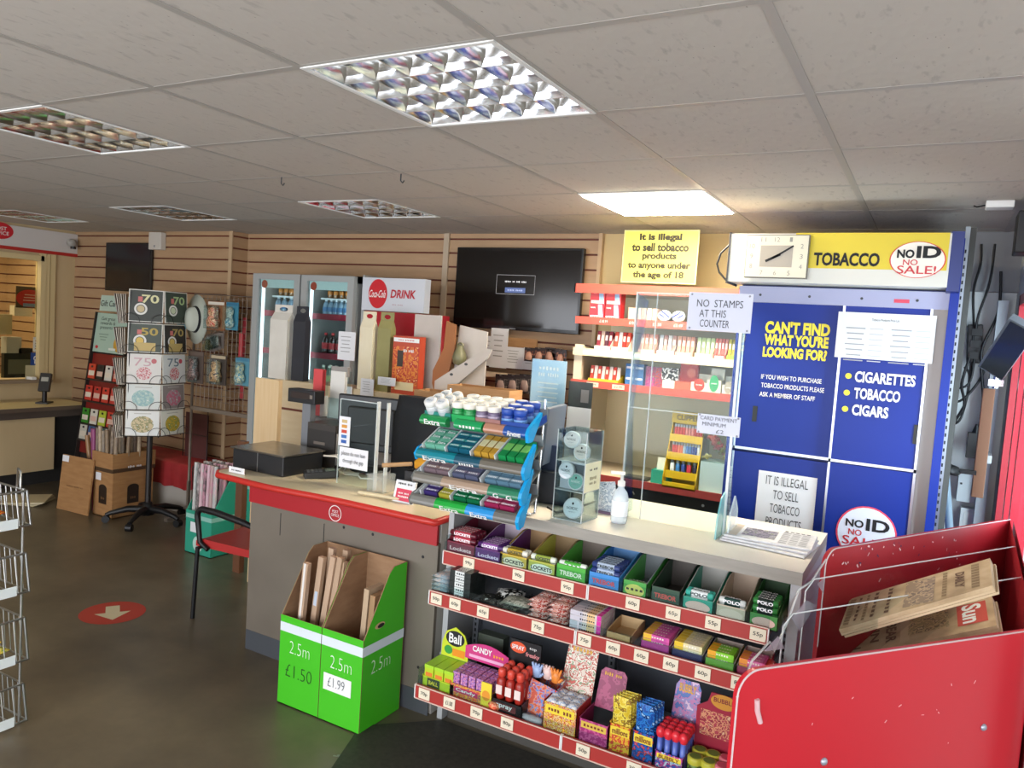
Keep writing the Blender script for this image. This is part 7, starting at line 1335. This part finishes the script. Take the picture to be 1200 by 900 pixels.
kbox(-5.745, -5.50, 3.64, 3.99, .001, .37, 'lower brown box with dark square hand holes', True, False); kbox(-5.755, -5.49, 3.63, 4.0, .373, .14, 'open brown box stacked on the one with hand holes', False, True)
random.seed(3)
cs = ['#a08a72', '#8f7a66', '#b39a7c', '#7a6a5c', '#c2ad90', '#8a7f72', '#9c8468', '#6f5f52']
for k in range(18):
    x = -5.735+.225*((k % 6)/5); y = 3.66+.10*(k//6); c = cs[k % 8]; h = .30+.05*random.random()
    o = piece(MB().cyl((0, 0, 0), (0, 0, h), .015, noise_mat([(.3, c), (.5, cs[(k+3) % 8]), (.7, c)], 30, (1, 1, .4), .4), 12).cyl((0, 0, h-.001), (0, 0, h+.0005), .011, mat('#4a3c30'), 12), 'wrapping_roll', 'roll of patterned wrapping paper standing in the open brown box', 'wrapping roll', (x, y, .381), 'wrapping rolls in the open brown box'); o.rotation_euler = (random.uniform(-.06, .04), random.uniform(-.06, .06), 0)
for k, (x, y, c, l, hx) in enumerate(((-5.86, 3.74, '#a07850', 'brown wrapping roll leaning at the left of the boxes', 12), (-5.83, 3.72, '#8a3f6a', 'plum wrapping roll leaning behind the cardboard sheet', -10), (-5.80, 3.70, '#9c4a7a', 'mauve wrapping roll leaning behind the cardboard sheet', -7), (-5.79, 3.76, '#5f9a94', 'teal wrapping roll leaning behind the cardboard sheet', -5))):
    piece(MB().cyl((0, 0, 0), (0, 0, .66 if k else .60), .018, noise_mat([(.3, c), (.7, c), (.5, '#c9a9b8')], 20, (1, 1, .3), .4), 12), 'wrapping_roll', l, 'wrapping roll', (x-.02, y, .004)).rotation_euler = (0, math.radians(-hx if k == 0 else hx*.4), 0)
# teal carton of wrap
TL = mat('#2f9a7f', .45)
def teal(x0, x1, y0, y1, lab, hf=.30, hb=.58, stk=True):
    t = thing('wrap_carton', lab, 'carton', ((x0+x1)/2, y0, .001)); w, d = (x1-x0)/2, y1-y0; m = MB()
    m.box(-w, w, 0, .005, 0, hf, TL).box(-w, w, d-.005, d, 0, hb, TL).box(-w, w, 0, d, 0, .005, TL)
    pr = [(0.005, 0), (d-.005, 0), (d-.005, hb), (d*.6, hb), (.005, hf)]; m.prism(pr, -w, -w+.005, TL, SIDE).prism(pr, w-.005, w, TL, SIDE)
    m.rect(FY(0, 0, hf-.04), 2*w, .03, mat('#8fc2b4')).rect(FXp(w, d/2, hf-.04), d, .03, mat('#8fc2b4'))
    if stk: m.rect(FY(-w*.35, 0, hf*.62), .07, .07, PAPER).disc(FY(.0, -.0005, hf*.25), .05, .055, mat('#b9d6cb')).text('wrap', FXp(w+.0004, d*.6, hf*.35), .1, .05, mat('#b9d6cb'))
    m.build('box', t); return t
teal(-4.43, -4.17, 3.48, 3.78, 'teal carton full of pink and pale wrapping rolls'); teal(-4.14, -3.86, 3.75, 4.0, 'plain teal carton behind the pale wrapping rolls', .5, .62, False)
cs2 = ['#a9b3ae', '#c2b4b0', '#cfc9c4', '#3a3434', '#d8a9b4', '#c9909f', '#d2b7bd', '#b9a79a']
for k in range(21):
    x = -4.40+.20*((k % 7)/6); y = 3.515+.075*(k//7); c = cs2[k % 8]; o = piece(MB().cyl((0, 0, 0), (0, 0, .62), .0145, noise_mat([(.35, c), (.55, cs2[(k+2) % 8]), (.7, c)], 30, (1, 1, .5), .4), 12).cyl((0, 0, .619), (0, 0, .6205), .010, mat('#8a7f6a'), 12), 'wrapping_roll', 'pale or pink wrapping roll standing in the teal carton', 'wrapping roll', (x, y, .0065), 'wrapping rolls in the teal carton'); o.rotation_euler = (-.02, .0, 0)
piece(MB().box(-.10, .10, 0, .10, 0, .10, mat('#3f8a3a', .5)), 'green_box', 'small green box behind the teal carton', 'box', (-4.35, 4.40, .60)) if False else None
piece(MB().box(-.03, .03, -.02, .02, 0, .86, noise_mat([(.3, '#5f3d29'), (.7, '#72492f')], 6, (1, 1, .1), .5)), 'brown_post', 'brown post standing behind the teal carton by the desk end', 'post', (-3.83, 3.42, 0.0))
